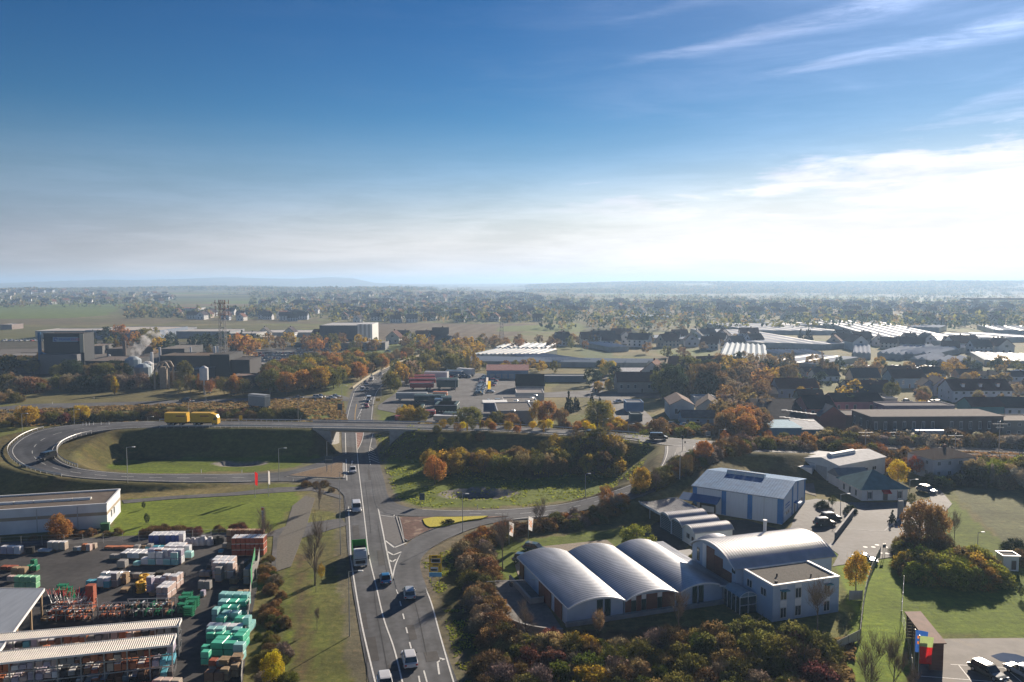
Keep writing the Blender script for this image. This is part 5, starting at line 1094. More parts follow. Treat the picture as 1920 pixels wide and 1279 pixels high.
# pit rims and water
for (u, v, a, b_, dep) in PITS:
    x, y = P(u, v); ax = px(a, y) * .42; by = abs(P(u, v - b_)[1] - y) * .42; m = MB([material('still_water', (.02, .03, .04), .08, .1, .3, spec=.8)]); m.poly([(x + ax * math.cos(t), y + by * math.sin(t)) for t in np.linspace(0, 2 * math.pi, 24)[:-1]], TZ(x, y) - .2, TZ(x, y) + .25); struct(m.obj('basin_water', fixn=True))
# ------------------------------------------------------------------ builders' yard, lower left
sheet('yard_asphalt', [(-60, 1040), (20, 1030), (100, 1012), (250, 1006), (440, 1006), (492, 1000), (486, 1080), (466, 1180), (452, 1300), (-60, 1300)], ASPH2, .010)
sheet('access_road', [(-30, 1018), (100, 1012), (260, 1004), (420, 1000), (492, 1003), (540, 985), (640, 972), (650, 985), (560, 1010), (530, 1060), (508, 1065), (512, 1005), (430, 1010), (250, 1012), (100, 1022), (-30, 1030)], ASPH3, .016)
sheet('service_path', [(228, 938), (320, 930), (430, 924), (520, 914), (580, 912), (640, 930), (640, 936), (585, 920), (560, 921), (440, 929), (320, 936), (232, 944)], ASPH3, .016)
sheet('gravel_track', [(536, 985), (548, 948), (572, 930), (590, 934), (573, 990), (545, 1062), (516, 1072), (520, 1010)], material('track_gravel', (.125, .115, .095), .95, .2, 2, bump=.3), .020)
A = P(0, 1003); A = (A[0] - 30 * math.cos(R(14)), A[1] - 30 * math.sin(R(14))); B = P(201, 989)
fw = house_at(A[0], A[1], math.atan2(B[1] - A[1], B[0] - A[0]), math.hypot(B[0] - A[0], B[1] - A[1]), 11.8, 4.7, 0, (.62, .64, .66), (.15, .125, .105), 'flat roofed pale warehouse with tan stripe and long roof light at the left edge', cat='warehouse', name='flat_warehouse', kind='flat', wins=False)
LL = math.hypot(B[0] - A[0], B[1] - A[1])
TAN = material('tan_stripe', (.33, .27, .20), .7, .08)
b = MB([TAN]); b.box(0, -.03, 2.6, LL, 0, 3.25); b.obj('stripe', parent=fw); b = MB([TAN]); b.box(LL, 0, 2.6, LL + .03, 11.8, 3.2); b.obj('stripe', parent=fw)
for k in range(6):
    b = MB([TRIM]); b.box(LL - 5.5 - k * 7.4, -.07, 0, LL - 5.35 - k * 7.4, -.031, 4.7); b.obj('downpipe', parent=fw)
for i in range(5):
    b = MB([material('dome_plastic')]); x0 = LL - 22 + i * 3.6; pr = [(5.4 + .65 * math.cos(t), 4.78 + .42 * math.sin(t)) for t in np.linspace(math.pi, 0, 8)]; b.prism(pr, x0, x0 + 3.45, axis='x'); b.obj('roof_light', parent=fw, fixn=True)
for yy in (3.2, 5.6): place('window', WINM, fw, (LL + .03, yy, 1.2), math.pi / 2, (.8, 1, 1.6))
b = MB([material('green_container', (.03, .13, .05), .6, .1)]); b.box(0, 0, 0, 1.6, 1.1, 1.3, taper=.05); b.box(-.05, -.05, 1.3, 1.65, 1.15, 1.42)
tag(b.obj('waste_container', loc=(*P(188, 996), 0), rot=.3), 'green waste container at the corner of the flat warehouse', 'container')

def stack_mat(n, c, r=.55, st=None, v=.10): return material(n, c, r, v, 2.0, stretch=st, spec=.4)
WRAPS = dict(mint=stack_mat('mint_foil', (.10, .52, .34), .35), teal=stack_mat('teal_foil', (.30, .58, .55), .35), white=stack_mat('white_foil', (.66, .67, .68), .35), purple=stack_mat('lilac_white_foil', (.42, .38, .46), .35), grey=stack_mat('grey_blocks', (.27, .26, .25), .8), beige=stack_mat('beige_blocks', (.48, .40, .32), .8), pink=stack_mat('pink_blocks', (.55, .42, .37), .8),
             red=stack_mat('clay_bricks', (.33, .085, .04), .7), blue=stack_mat('blue_foil', (.06, .11, .34), .4), navy=stack_mat('navy_foil', (.10, .12, .24), .4), cyan=stack_mat('cyan_foil', (.10, .36, .46), .4), darkg=stack_mat('dark_green_crates', (.012, .20, .09), .5), brown=stack_mat('brown_goods', (.22, .12, .07), .8), orange=stack_mat('orange_tiles', (.46, .16, .07), .7), lgreen=stack_mat('pale_green_foil', (.26, .55, .32), .4), wood=WOOD, dark=stack_mat('dark_goods', (.05, .05, .055), .7), yellow=YELLOWP)
TOPW = stack_mat('white_film_top', (.74, .74, .74), .3)
_pm = {}
def pallet_mesh(kind, sx, sy, sz, top):
    k = (kind, round(sx, 1), round(sy, 1), round(sz, 1), top)
    if k in _pm: return _pm[k]
    b = MB([WRAPS[kind], TOPW if top else WRAPS[kind]]); z0 = .14; b.box(0.02, .02, z0, sx - .02, sy - .02, z0 + (sz - z0) * .93, taper=.015); b.cur = 1; b.box(.03, .03, z0 + (sz - z0) * .93, sx - .03, sy - .03, sz - .01, taper=.06)
    b.cur = 0
    for i in range(1, 3): b.box(.005, .005, z0 + (sz - z0) * i / 3 - .012, sx - .005, sy - .005, z0 + (sz - z0) * i / 3 + .012)
    w = MB([WOOD])
    for i in range(3): w.box(0, sy * i / 3 + .05, .02, sx, sy * i / 3 + .2, .14); w.box(sx * i / 3 + .04, 0, 0, sx * i / 3 + .16, sy, .05)
    _pm[k] = (b.mesh('goods'), w.mesh('pallet')); return _pm[k]
YR = random.Random(3)
PN = dict(mint='mint green wrapped', teal='pale teal wrapped', white='white wrapped', purple='lilac white wrapped', grey='grey block', beige='beige stone', pink='pinkish stone', red='red clay brick', blue='blue wrapped', navy='navy wrapped', cyan='cyan wrapped', darkg='dark green crate', brown='brown mixed', orange='orange tile', lgreen='pale green wrapped', wood='raw timber', dark='dark', yellow='yellow')
def stack(u, v, nx, ny, nz, kind, where, sx=1.15, sy=1.0, sz=1.05, rot=-3, top=False, jit=.07, drop=.12):
    x0, y0 = P(u, v); a = R(rot); kinds = kind if isinstance(kind, (list, tuple)) else [kind]
    for i in range(nx):
        for j in range(ny):
            n_ = nz - (1 if YR.random() < drop and nz > 1 else 0)
            for k in range(n_):
                kd = YR.choice(kinds); g, w = pallet_mesh(kd, sx, sy, sz, top); lx = i * (sx + .06) + YR.uniform(-jit, jit) * .3; ly = j * (sy + .08) + YR.uniform(-jit, jit)
                t = thing('goods_pallet', f'{PN[kd]} pallet load {where}', 'pallet', (x0 + lx * math.cos(a) - ly * math.sin(a), y0 + lx * math.sin(a) + ly * math.cos(a), .012 + k * (sz + .004)), a + YR.uniform(-jit, jit) * .5, 'pallet loads in the builders yard')
                place('goods', g, t)
                if k == 0 or kd in ('red', 'grey'): place('pallet', w, t)
E1 = 'in the row beside the yard fence'; M1 = 'in the middle row of the yard'; B1 = 'in the back row of the yard'; L1 = 'at the left edge of the yard'
# right row, near to far
stack(382, 1279, 2, 1, 1, ['brown', 'wood'], E1, 1.2, 1.1, 1.2); stack(412, 1277, 1, 1, 2, 'wood', E1, 1.1, 1.0, .75, top=False); stack(432, 1270, 1, 1, 2, 'wood', E1, 1.0, 1.0, .8); stack(390, 1262, 3, 1, 2, ['brown', 'red', 'grey'], E1, 1.0, 1.0, .8)
stack(376, 1248, 1, 1, 2, 'mint', E1, 1.1, 1.0, .9); stack(394, 1232, 2, 2, 2, 'mint', E1, 1.7, 1.2, .95); stack(436, 1240, 1, 1, 2, 'teal', E1, 1.4, 1.2, 1.1); stack(418, 1225, 1, 1, 2, 'mint', E1, 1.4, 1.1, .9); stack(437, 1222, 1, 2, 2, 'mint', E1, 1.4, 1.2, 1.1)
stack(376, 1228, 1, 1, 1, 'mint', E1, 1.0, 1.0, 1.1); stack(386, 1212, 4, 1, 2, 'mint', E1, 1.15, 1.2, .9); stack(386, 1206, 4, 1, 2, 'teal', E1, 1.15, 1.2, 1.0)
stack(386, 1193, 5, 1, 1, 'purple', E1, 1.0, 1.3, 1.5, top=True); stack(455, 1190, 1, 2, 2, 'teal', E1, .9, 1.3, 1.2); stack(404, 1180, 3, 1, 2, 'mint', E1, 1.3, 1.2, .85); stack(414, 1170, 3, 1, 2, 'teal', E1, 1.3, 1.2, .85)
stack(396, 1168, 1, 2, 2, 'teal', E1, .9, 1.3, 1.0); stack(412, 1160, 3, 1, 2, 'mint', E1, 1.3, 1.3, .85); stack(408, 1150, 3, 1, 2, ['mint', 'teal'], E1, 1.4, 1.4, .9); stack(409, 1138, 4, 1, 1, 'teal', E1, 1.1, 1.4, 2.0, drop=0); stack(443, 1128, 1, 1, 1, 'wood', E1, .7, .9, 1.6); stack(453, 1126, 1, 1, 1, 'wood', E1, .9, .9, 1.5)
stack(370, 1106, 2, 1, 1, 'grey', E1, 1.0, 1.0, 1.4); stack(402, 1092, 1, 3, 2, 'grey', E1, 1.1, 1.2, 1.25); stack(398, 1086, 3, 1, 2, ['beige', 'pink'], E1, 1.15, 1.2, 1.4, top=True, drop=0); stack(396, 1078, 3, 2, 2, 'pink', E1, 1.15, 1.2, 1.3, top=True, drop=0)
stack(456, 1096, 1, 3, 2, 'grey', E1, 1.0, 1.3, 1.3, drop=0); stack(444, 1088, 1, 3, 2, 'dark', E1, .8, 1.2, 1.2); stack(372, 1082, 2, 1, 1, 'grey', E1, .9, 1.0, .9); stack(386, 1068, 1, 2, 1, 'dark', E1, .8, .9, .8); stack(392, 1060, 2, 1, 1, 'grey', E1); stack(425, 1126, 1, 1, 1, 'beige', E1, .8, .9, .9)
stack(374, 1120, 1, 1, 1, 'purple', E1, .7, .8, 1.0)
stack(434, 1043, 7, 2, 3, 'red', 'in the tall brick stack', .78, 1.1, 1.12, top=True, drop=0, rot=2); stack(424, 1030, 8, 1, 3, ['wood', 'brown'], 'behind the tall brick stack', .82, 1.1, 1.2, rot=2); stack(408, 1038, 1, 1, 1, 'cyan', B1, .8, .8, .6); stack(416, 1028, 1, 1, 1, 'grey', B1, .8, .8, .9)
# middle block
stack(263, 1060, 5, 1, 2, ['white', 'teal'], M1, 1.3, 1.2, 1.2, top=True, drop=.3); stack(277, 1058, 1, 1, 2, 'purple', M1, 1.2, 1.1, 1.35); stack(290, 1058, 1, 1, 2, ['orange', 'purple'], M1, 1.2, 1.2, 1.35, top=True); stack(303, 1058, 3, 1, 2, ['purple', 'white'], M1, 1.15, 1.2, 1.3, top=True, drop=0)
stack(328, 1058, 1, 1, 1, 'white', M1, 1.2, 1.2, 1.4); stack(225, 1048, 6, 2, 1, ['grey', 'white'], M1, 1.1, 1.2, 1.1, top=True); stack(204, 1049, 2, 1, 1, 'grey', M1, 1.0, 1.0, .8); stack(218, 1066, 1, 1, 1, 'grey', M1, 1.5, 1.3, 1.3, top=False); stack(248, 1062, 1, 1, 1, 'teal', M1, 1.2, 1.2, .7)
stack(278, 1022, 6, 2, 1, ['blue', 'navy'], B1, .98, 1.2, 1.9, top=True, drop=0, rot=2); stack(335, 1022, 1, 1, 1, 'white', B1, .9, 1.2, 2.1, rot=2); stack(272, 1033, 3, 1, 1, 'cyan', B1, 1.2, 1.1, .8); stack(306, 1037, 3, 2, 1, ['white', 'pink'], B1, 1.1, 1.2, 1.3, top=True); stack(332, 1040, 2, 1, 1, 'white', B1, 1.1, 1.2, 1.6, top=True); stack(344, 1048, 1, 1, 1, 'teal', B1, 1.4, 1.2, 1.2); stack(250, 1034, 1, 1, 1, 'grey', B1, 1.0, 1.0, 1.1); stack(274, 1033, 1, 1, 1, 'grey', B1, 1.0, 1.0, 1.2)
stack(181, 1102, 2, 1, 1, 'white', M1, 1.1, 1.1, 1.6, top=True); stack(193, 1104, 1, 1, 1, 'cyan', M1, 1.0, 1.1, 1.3, top=True); stack(160, 1102, 2, 1, 1, 'cyan', M1, .8, 1.1, 1.1); stack(208, 1102, 1, 1, 2, 'grey', M1, 1.0, 1.2, 1.2, top=True); stack(188, 1084, 4, 1, 1, 'white', M1, 1.1, 1.1, .9, top=True); stack(218, 1096, 2, 1, 2, 'wood', M1, .8, 1.2, .9)
stack(274, 1112, 1, 1, 2, 'purple', M1, .9, 1.1, 1.3, top=True); stack(288, 1106, 2, 1, 2, 'purple', M1, .9, 1.1, 1.0, top=True); stack(304, 1104, 2, 1, 2, ['white', 'pink'], M1, 1.0, 1.1, 1.1, top=True); stack(322, 1106, 1, 2, 2, 'pink', M1, .9, 1.1, 1.1, top=True); stack(292, 1126, 2, 2, 2, 'pink', M1, .95, 1.4, 1.05, top=True, drop=0); stack(278, 1118, 1, 1, 1, 'wood', M1, 1, 1, .6); stack(236, 1085, 8, 1, 1, ['dark', 'grey', 'brown'], M1, 1.1, 1.1, .8)
stack(330, 1085, 1, 1, 1, 'dark', M1, 1.2, 1.0, .9); stack(312, 1086, 1, 1, 1, 'dark', M1, 1.1, 1.0, 1.0)
# back left row and left edge
stack(88, 1032, 3, 1, 1, 'beige', 'by the back wire fence', 1.1, 1.1, 1.6, top=True); stack(70, 1036, 2, 1, 1, 'white', B1, 1.1, 1.0, .5); stack(136, 1034, 2, 1, 1, ['white', 'grey'], B1, .7, .8, .8); stack(152, 1034, 2, 1, 1, ['pink', 'orange'], B1, .8, .9, 1.3); stack(170, 1030, 1, 1, 1, 'beige', B1, .8, .9, 1.0); stack(195, 1030, 3, 1, 1, 'orange', B1, 1.5, 1.1, .45); stack(222, 1030, 3, 1, 1, 'orange', B1, 1.4, 1.1, .5); stack(0, 1040, 3, 1, 1, ['white', 'purple'], L1, 1.2, 1.1, 1.5, top=True)
stack(256, 1031, 2, 1, 1, 'wood', B1, .8, .9, .8)
stack(26, 1104, 4, 1, 2, 'lgreen', L1, .9, 1.1, 1.0); stack(48, 1100, 1, 1, 1, 'lgreen', L1, .8, 1.1, .9); stack(48, 1072, 2, 1, 1, 'darkg', L1, .9, 1.0, 1.0); stack(20, 1078, 2, 1, 1, 'wood', L1, 1.2, 1.1, 1.2); stack(12, 1092, 2, 1, 1, ['pink', 'white'], L1, .8, .9, 1.0); stack(56, 1062, 1, 1, 1, 'darkg', L1, .8, .9, 1.1); stack(0, 1070, 2, 1, 1, 'red', L1, 1.3, 1.1, .7)
# round things
for i, (u, v, r_) in enumerate(((352, 1023, .9), (362, 1022, .9), (371, 1022, .9), (381, 1021, 1.05), (394, 1021, .95))):
    x, y = P(u, v); b = MB([stack_mat('mixer_drum', (.42, .42, .44), .45)]); b.tube((0, 0, 0), (0, 0, r_ * .8), r_ * .75, r_ * .8, 10); b.tube((0, 0, r_ * .8), (0, 0, r_ * 1.5), r_ * .8, r_ * .35, 10); b.tube((0, 0, r_ * 1.5), (0, 0, r_ * 1.6), r_ * .4, r_ * .4, 10)
    tag(b.obj('concrete_cone', loc=(x, y, .01)), 'round grey concrete cone in the row by the yard fence', 'concrete part', 'concrete cones at the back of the yard')
for i, (u, v) in enumerate(((404, 1019), (412, 1018), (56, 1037), (300, 1084), (318, 1085), (258, 1110))):
    x, y = P(u, v); b = MB([TYRE]); 
    for k in range(3): b.tube((0, 0, .4 * k), (0, 0, .38 + .4 * k), .75, .75, 12)
    tag(b.obj('tyre_pile', loc=(x, y, .01)), 'dark pile of round black pipe coils ' + ('beside the yellow coils', 'at the back fence')[i in (0, 1)] if i != 2 else 'dark round heap near the left end of the back fence', 'coil')
for i, (u, v, k0) in enumerate(((264, 1110, 4), (272, 1100, 3), (270, 1092, 3))):
    x, y = P(u, v)
    for k in range(k0):
        b = MB([YELLOWP]); n = 14
        for j in range(n):
            a, c = 2 * math.pi * j / n, 2 * math.pi * (j + 1) / n; b.tube((.62 * math.cos(a), .62 * math.sin(a), .2), (.62 * math.cos(c), .62 * math.sin(c), .2), .26, .26, 6)
        tag(b.obj('pipe_coil', loc=(x + YR.uniform(-.1, .1), y, .01 + k * .42)), 'yellow coil of drainage pipe in the yard', 'pipe coil', 'yellow pipe coils')
# formwork and racks: many slim pieces in frames
def steel_rack(u, v, L_, H_, D_, cols, label, rot=3, bays=4, lv=3, name='storage_rack', fill=.9, seed=0, rows_=1):
    x, y = P(u, v); t = thing(name, label, 'rack', (x, y, .01), R(rot)); rg = random.Random(seed + int(u)); fm = MB([STEEL]); 
    pm = MB([STEEL]); pm.box(-.05, -.05, 0, .05, .05, H_); pm = pm.mesh('upright')
    for i in range(bays + 1):
        for yy in (0, D_): place('upright', pm, t, (L_ * i / bays, yy, 0))
    bmh = MB([STEEL]); bmh.box(0, -.04, -.06, L_, .04, .06); bmh = bmh.mesh('beam')
    for k in range(1, lv + 1):
        for yy in (0, D_): place('beam', bmh, t, (0, yy, H_ * k / lv - .05 if k == lv else H_ * k / lv))
    for i in range(bays):
        for k in range(lv):
            w = L_ / bays; n = 3
            for q in range(n):
                if rg.random() > fill: continue
                kd = rg.choice(cols); hh = (H_ / lv) * rg.uniform(.45, .85); mm, _ = pallet_mesh(kd, round(w / n - .12, 1), round(D_ * .85, 1), round(hh, 1), rg.random() < .4)
                place('stored_goods', mm, t, (L_ * i / bays + w * q / n + .08, .06, (H_ * k / lv + .05) if k else 0))
    return t
x, y = P(120, 1176)
for i, (u, v, cols, lab, LL_, hh) in enumerate(((88, 1166, ['red', 'orange', 'brown'], 'rack of red scaffold parts in front of the long corrugated roof', 6.5, 1.8), (184, 1160, ['red', 'orange', 'dark'], 'rack of red brown formwork parts in the middle of the yard', 3.4, 1.8), (232, 1158, ['brown', 'dark', 'darkg'], 'rack of brown and dark green parts before the corrugated roof', 7.0, 2.2), (96, 1148, ['red', 'orange', 'red'], 'long low rack of rusty red props near the green crates', 6.0, 1.4))):
    steel_rack(u, v, LL_, hh, 1.6, cols, lab, 4, 5, 2, 'scaffold_rack', .95, i)
prop_m = MB([STEEL, REDP]); prop_m.tube((0, 0, .0), (0, 0, 1.6), .04, .04, 5); prop_m.cur = 1; prop_m.tube((0, 0, 1.6), (0, 0, 2.5), .035, .03, 5); prop_m = prop_m.mesh('scaffold_prop')
for i in range(46):
    x, y = P(92 + YR.uniform(0, 70), 1150 - YR.uniform(0, 9)); o = place('scaffold_prop', prop_m, None, (x, y, YR.uniform(.6, 1.2)), (YR.uniform(-.7, .1), YR.uniform(-.5, .5), 0)); tag(o, 'thin steel prop standing askew in the red scaffold rack', 'prop', 'steel props in the scaffold racks')
fr_m = MB([WRAPS['darkg']])
for k in range(5): fr_m.box(0, 0, k * .32, 1.5, .9, k * .32 + .1); 
for (xx, yy) in ((0, 0), (1.42, 0), (0, .82), (1.42, .82)): fr_m.box(xx, yy, 0, xx + .08, yy + .08, 1.55)
fr_m = fr_m.mesh('green_crate')
for i, (u, v) in enumerate(((102, 1122), (114, 1120), (106, 1114), (118, 1128), (332, 1150), (342, 1156), (334, 1138), (346, 1146), (352, 1138), (340, 1130))):
    x, y = P(u, v); o = place('lattice_crate', fr_m, None, (x, y, .01), YR.uniform(-.2, .3)); tag(o, 'dark green stacked lattice crate ' + ('on the open asphalt' if i < 4 else 'near the corrugated roofs'), 'crate', 'green lattice crates')
x, y = P(161, 1142); b = MB([WRAPS['red']]); b.box(0, 0, 0, 1.15, 1.1, 3.6); tag(b.obj('brick_red_tower', loc=(x, y, .01), rot=.05), 'tall rusty red stacked steel box at the end of the scaffold rack', 'stack')
pal_m = MB([WOOD])
for i in range(7): pal_m.box(i * .18, 0, .0, i * .18 + .12, 1.2, .03)
pal_m.box(0, .1, -.1, 1.2, .2, 0); pal_m.box(0, 1.0, -.1, 1.2, 1.1, 0); pal_m = pal_m.mesh('empty_pallet')
for (u, v, n, kk) in ((224, 1112, 4, 0), (430, 1096, 6, 0), (428, 1110, 4, 0), (76, 1166, 3, 0), (410, 1268, 5, 1.4), (434, 1262, 4, 1.5)):
    x, y = P(u, v)
    for k in range(n): o = place('empty_pallet', pal_m, None, (x + YR.uniform(-.1, .1), y + YR.uniform(-.1, .1), .12 + kk + k * .14), YR.uniform(-.1, .1)); tag(o, 'empty raw wooden pallet in a pile in the yard', 'pallet', 'empty wooden pallets')
# the two long corrugated roofs with racks under them
CREAM = material('cream_corrugated', (.52, .49, .44), .55, .10, .8, metal=.1)
for i, (u0, v0, u1, v1, dep, lab, z, bays) in enumerate(((-200, 1244, 330, 1189, 2.9, 'long cream corrugated roof over pallet racking, the nearer of two', 4.5, 12), (-200, 1206, 340, 1160, 2.0, 'long cream corrugated roof over pallet racking, the farther of two', 4.5, 12))):
    A = P(u0, v0, z); B = P(u1, v1, z); (x, y), a, LL = frame_at(A, B); x2 = x + math.sin(a) * dep; y2 = y - math.cos(a) * dep
    t = thing('canopy_rack', lab, 'shelter', (x2, y2, 0), a); corrugated(t, 0, 0, LL, dep, z - .12, z + .06, .26, CREAM, amp=.05)
    pm = MB([STEEL]); pm.box(-.07, -.07, 0, .07, .07, z - .25); pm = pm.mesh('post')
    for k in range(bays + 1):
        for yy in (.25, dep - .2): place('post', pm, t, (LL * k / bays * .995, yy, 0))
    bmh = MB([STEEL]); bmh.box(0, -.05, -.07, LL, .05, .07); bmh = bmh.mesh('beam')
    for zz in (1.55, 3.0):
        for yy in (.2, dep - .2): place('beam', bmh, t, (0, yy, zz))
    rg = random.Random(40 + i)
    for k in range(bays):
        w = LL / bays; pal = rg.choice((['orange', 'brown', 'red'], ['pink', 'purple', 'white'], ['dark', 'brown', 'grey'], ['orange', 'orange', 'beige'], ['cyan', 'purple', 'dark'], ['pink', 'orange', 'white']))
        for lv in range(3):
            if rg.random() < .06: continue
            for q in range(3):
                kd = rg.choice(pal); hh = rg.choice((.7, .9, 1.1)); mm, _ = pallet_mesh(kd, round(w / 3 - .12, 1), round(dep * .75, 1), hh, rg.random() < .35); place('stored_goods', mm, t, (LL * k / bays + q * w / 3 + .08, .3 + rg.uniform(-.1, .15), .01 + lv * 1.47 + (.06 if lv else 0)))
# low front rack goods at the very bottom
for (u, v, nx, kd) in ((150, 1300, 3, ['pink', 'orange']), (285, 1290, 3, ['pink', 'beige']), (210, 1300, 4, ['red', 'orange']), (20, 1300, 5, ['orange', 'brown'])): stack(u, v, nx, 1, 1, kd, 'at the foot of the near racking', 1.1, 1.0, 1.0)
# flat shop canopy at the left edge
A = P(82, 1104, 4.3); B = P(0, 1217, 4.3); C_ = P(-60, 1108, 4.3); D_ = P(-120, 1330, 4.3)
cn = thing('flat_canopy', 'flat blue grey canopy roof with white edge at the lower left corner', 'canopy', (*A, 0))
t_ = lambda p: (p[0] - A[0], p[1] - A[1]); pts = [t_(A), t_(B), t_((B[0] + (B[0] - A[0]) * .6, B[1] + (B[1] - A[1]) * .6)), t_((A[0] - 30, A[1] - 14)), t_((A[0] - 22, A[1] + .3))]
b = MB([material('canopy_sheet', (.30, .33, .37), .55, .10, .5, metal=.2, stretch=(3, .4, 1))]); b.poly(pts, 4.18, 4.3); b.obj('roof', parent=cn, fixn=True)
b = MB([BAND])
for p, q in ((pts[0], pts[2]), (pts[4], pts[0])):
    d = Vector((q[0] - p[0], q[1] - p[1])).normalized(); n_ = Vector((d.y, -d.x)) * .12
    e_ = MB([BAND]); e_.add([(p[0], p[1], 4.0), (q[0], q[1], 4.0), (q[0] - n_.x, q[1] - n_.y, 4.0), (p[0] - n_.x, p[1] - n_.y, 4.0), (p[0], p[1], 4.36), (q[0], q[1], 4.36), (q[0] - n_.x, q[1] - n_.y, 4.36), (p[0] - n_.x, p[1] - n_.y, 4.36)], [(0, 1, 5, 4), (2, 3, 7, 6), (4, 5, 6, 7), (3, 2, 1, 0), (1, 2, 6, 5), (0, 4, 7, 3)]); e_.obj('roof_edge', parent=cn, fixn=True)
pm = MB([WOOD]); pm.box(-.12, -.12, 0, .12, .12, 4.18); pm = pm.mesh('column')
for k in (.03, .30, .62, .95): place('column', pm, cn, (pts[0][0] + (pts[1][0] - pts[0][0]) * k - .3, pts[0][1] + (pts[1][1] - pts[0][1]) * k, 0))
# fences round the yard
GRF = material('green_fence', (.02, .30, .10), .6, .08)
board_fence([(494, 1003), (487, 1040), (480, 1085)], 1.7, 2.2, 'grey concrete fence from the brick stack along the yard', mat=CONC)
board_fence([(478, 1060), (470, 1105)], 3.2, 2.0, 'bright green fence panels on the right side of the yard', mat=GRF)
board_fence([(470, 1108), (464, 1170), (456, 1230), (452, 1290)], 1.5, 2.2, 'grey board fence behind the green wrapped pallets', mat=CONC)
wire_fence([(0, 1026), (120, 1021), (260, 1016), (330, 1013), (430, 1010)], 1.9, 3, 'wire fence with thin posts along the back of the yard', rails=(1, .66, .33))
# signs and flags by the yard
def flag(u, v, vt, col, label, w=1.5, hh=None, z=0, drape='vertical', lean=.25, u2=None, name='flag_pole'):
    x, y = P(u, v, z); H_ = PZ(0, vt, y) - z; t = thing(name, label, 'flag', (x, y, z)); b = MB([STEEL]); b.tube((0, 0, -.1), (0, 0, H_), .07, .045, 7); b.obj('pole', parent=t)
    hh = hh or H_ * .42; n = 8; vs = []; fs = []
    for i in range(n + 1):
        for j in range(7):
            s_ = j / 6; zz = H_ - .1 - hh * i / n - s_ * lean * .6; xx = .06 + s_ * w * (1 - .25 * i / n * lean * 2); vs.append((xx, math.sin(s_ * 5 + i * .5) * .14 * s_ - s_ * .3, zz))
    for i in range(n):
        for j in range(6): fs.append((i * 7 + j, i * 7 + j + 1, (i + 1) * 7 + j + 1, (i + 1) * 7 + j))
    me_ = bpy.data.meshes.new('cloth'); me_.from_pydata(vs, [], fs)
    cols = col if isinstance(col, list) else [col]
    for c in cols: me_.materials.append(c)
    for k, p in enumerate(me_.polygons):
        i, j = divmod(k, 6); p.material_index = (0 if len(cols) == 1 else (1 if (i in (2, 3, 4, 5) and 1 <= j <= 4 and (i + j) % 2) else 0)) if len(cols) < 3 else min(len(cols) - 1, int(i / n * len(cols)))
    place('cloth', me_, t); return t
CLR = material('red_cloth', (.62, .02, .02), .6, .05, transl=.35); CLW = material('white_cloth', (.70, .68, .66), .6, .05, transl=.4); CLO = material('orange_cloth', (.70, .22, .03), .6, .05, transl=.4); CLB = material('blue_cloth', (.03, .12, .45), .6, .05, transl=.35); CLG = material('pale_green_cloth', (.40, .50, .20), .6, .05, transl=.4); CLY = material('yellow_cloth', (.75, .52, .03), .6, .05, transl=.4)
flag(478, 933, 884, CLR, 'red flag on a pole beside the loop road lawn', .8, 3.0, lean=.5); flag(503, 930, 882, CLW, 'white flag on a pole beside the loop road lawn', .5, 3.1, lean=.3)
flag(954, 1021, 977, [CLW, CLO], 'white flag with orange mark left of the two before the hall', .9, 2.6, lean=.5); flag(990, 1016, 967, [CLW, CLO], 'white flag with orange mark right of the two before the hall', .9, 2.6, lean=.5)
flag(1713, 1254, 1180, [CLB, CLO], 'blue banner flag with orange mark by the brown shelter', 1.4, 2.9, lean=.1)
b_ = flag(1721, 1268, 1191, [CLG, CLR, CLR], 'pale green and red advertising banner in front of the brown shelter', 1.5, 3.6, lean=.05)
# ------------------------------------------------------------------ middle distance: factory, halls, dealership, greenhouses, houses
sheet('truck_yard', [(708, 760), (745, 735), (735, 712), (800, 700), (905, 700), (912, 707), (1010, 707), (1012, 735), (1000, 745), (935, 790), (905, 792), (760, 792), (745, 775), (708, 768)], ASPH3, .012)
sheet('side_road', [(-20, 765), (60, 757), (200, 755), (345, 750), (480, 746), (640, 741), (654, 746), (652, 752), (560, 752), (345, 757), (200, 763), (60, 768), (-20, 778)], ASPH3, .02)
sheet('town_street', [(1020, 736), (1105, 732), (1112, 712), (1125, 700), (1140, 702), (1128, 733), (1240, 738), (1250, 748), (1180, 744), (1235, 795), (1180, 798), (1150, 792), (1145, 752), (1100, 745), (1020, 745)], ASPH3, .014)
sheet('depot_yard', [(-20, 655), (300, 652), (480, 655), (480, 668), (300, 700), (-20, 690)], material('dirt_yard', (.10, .085, .07), .95, .2, .05), .012)
sheet('car_store', [(470, 655), (610, 652), (585, 678), (520, 688), (462, 688)], ASPH3, .016)
sheet('company_lot', [(1500, 940), (1530, 935), (1585, 942), (1700, 942), (1745, 935), (1730, 905), (1760, 915), (1785, 945), (1748, 985), (1700, 1040), (1560, 1062), (1572, 1040), (1520, 1000), (1480, 995)], ASPH3, .012)
sheet('back_lot', [(1400, 885), (1510, 878), (1525, 905), (1530, 930), (1440, 905), (1390, 905)], material('dirt_lot', (.19, .165, .13), .95, .2, .3), .010)
sheet('hall_apron', [(1345, 975), (1400, 975), (1470, 996), (1540, 950), (1560, 965), (1500, 1003), (1480, 1010), (1400, 1000), (1300, 1010), (1280, 1035), (1200, 1000), (1250, 965)], ASPH2, .008)
sheet('car_park', [(1745, 1198), (1960, 1196), (1990, 1330), (1705, 1330), (1712, 1279)], material('car_park_asphalt', (.12, .108, .098), .8, .3, .5, rust=((.16, .13, .09), .25, .55)), .012)
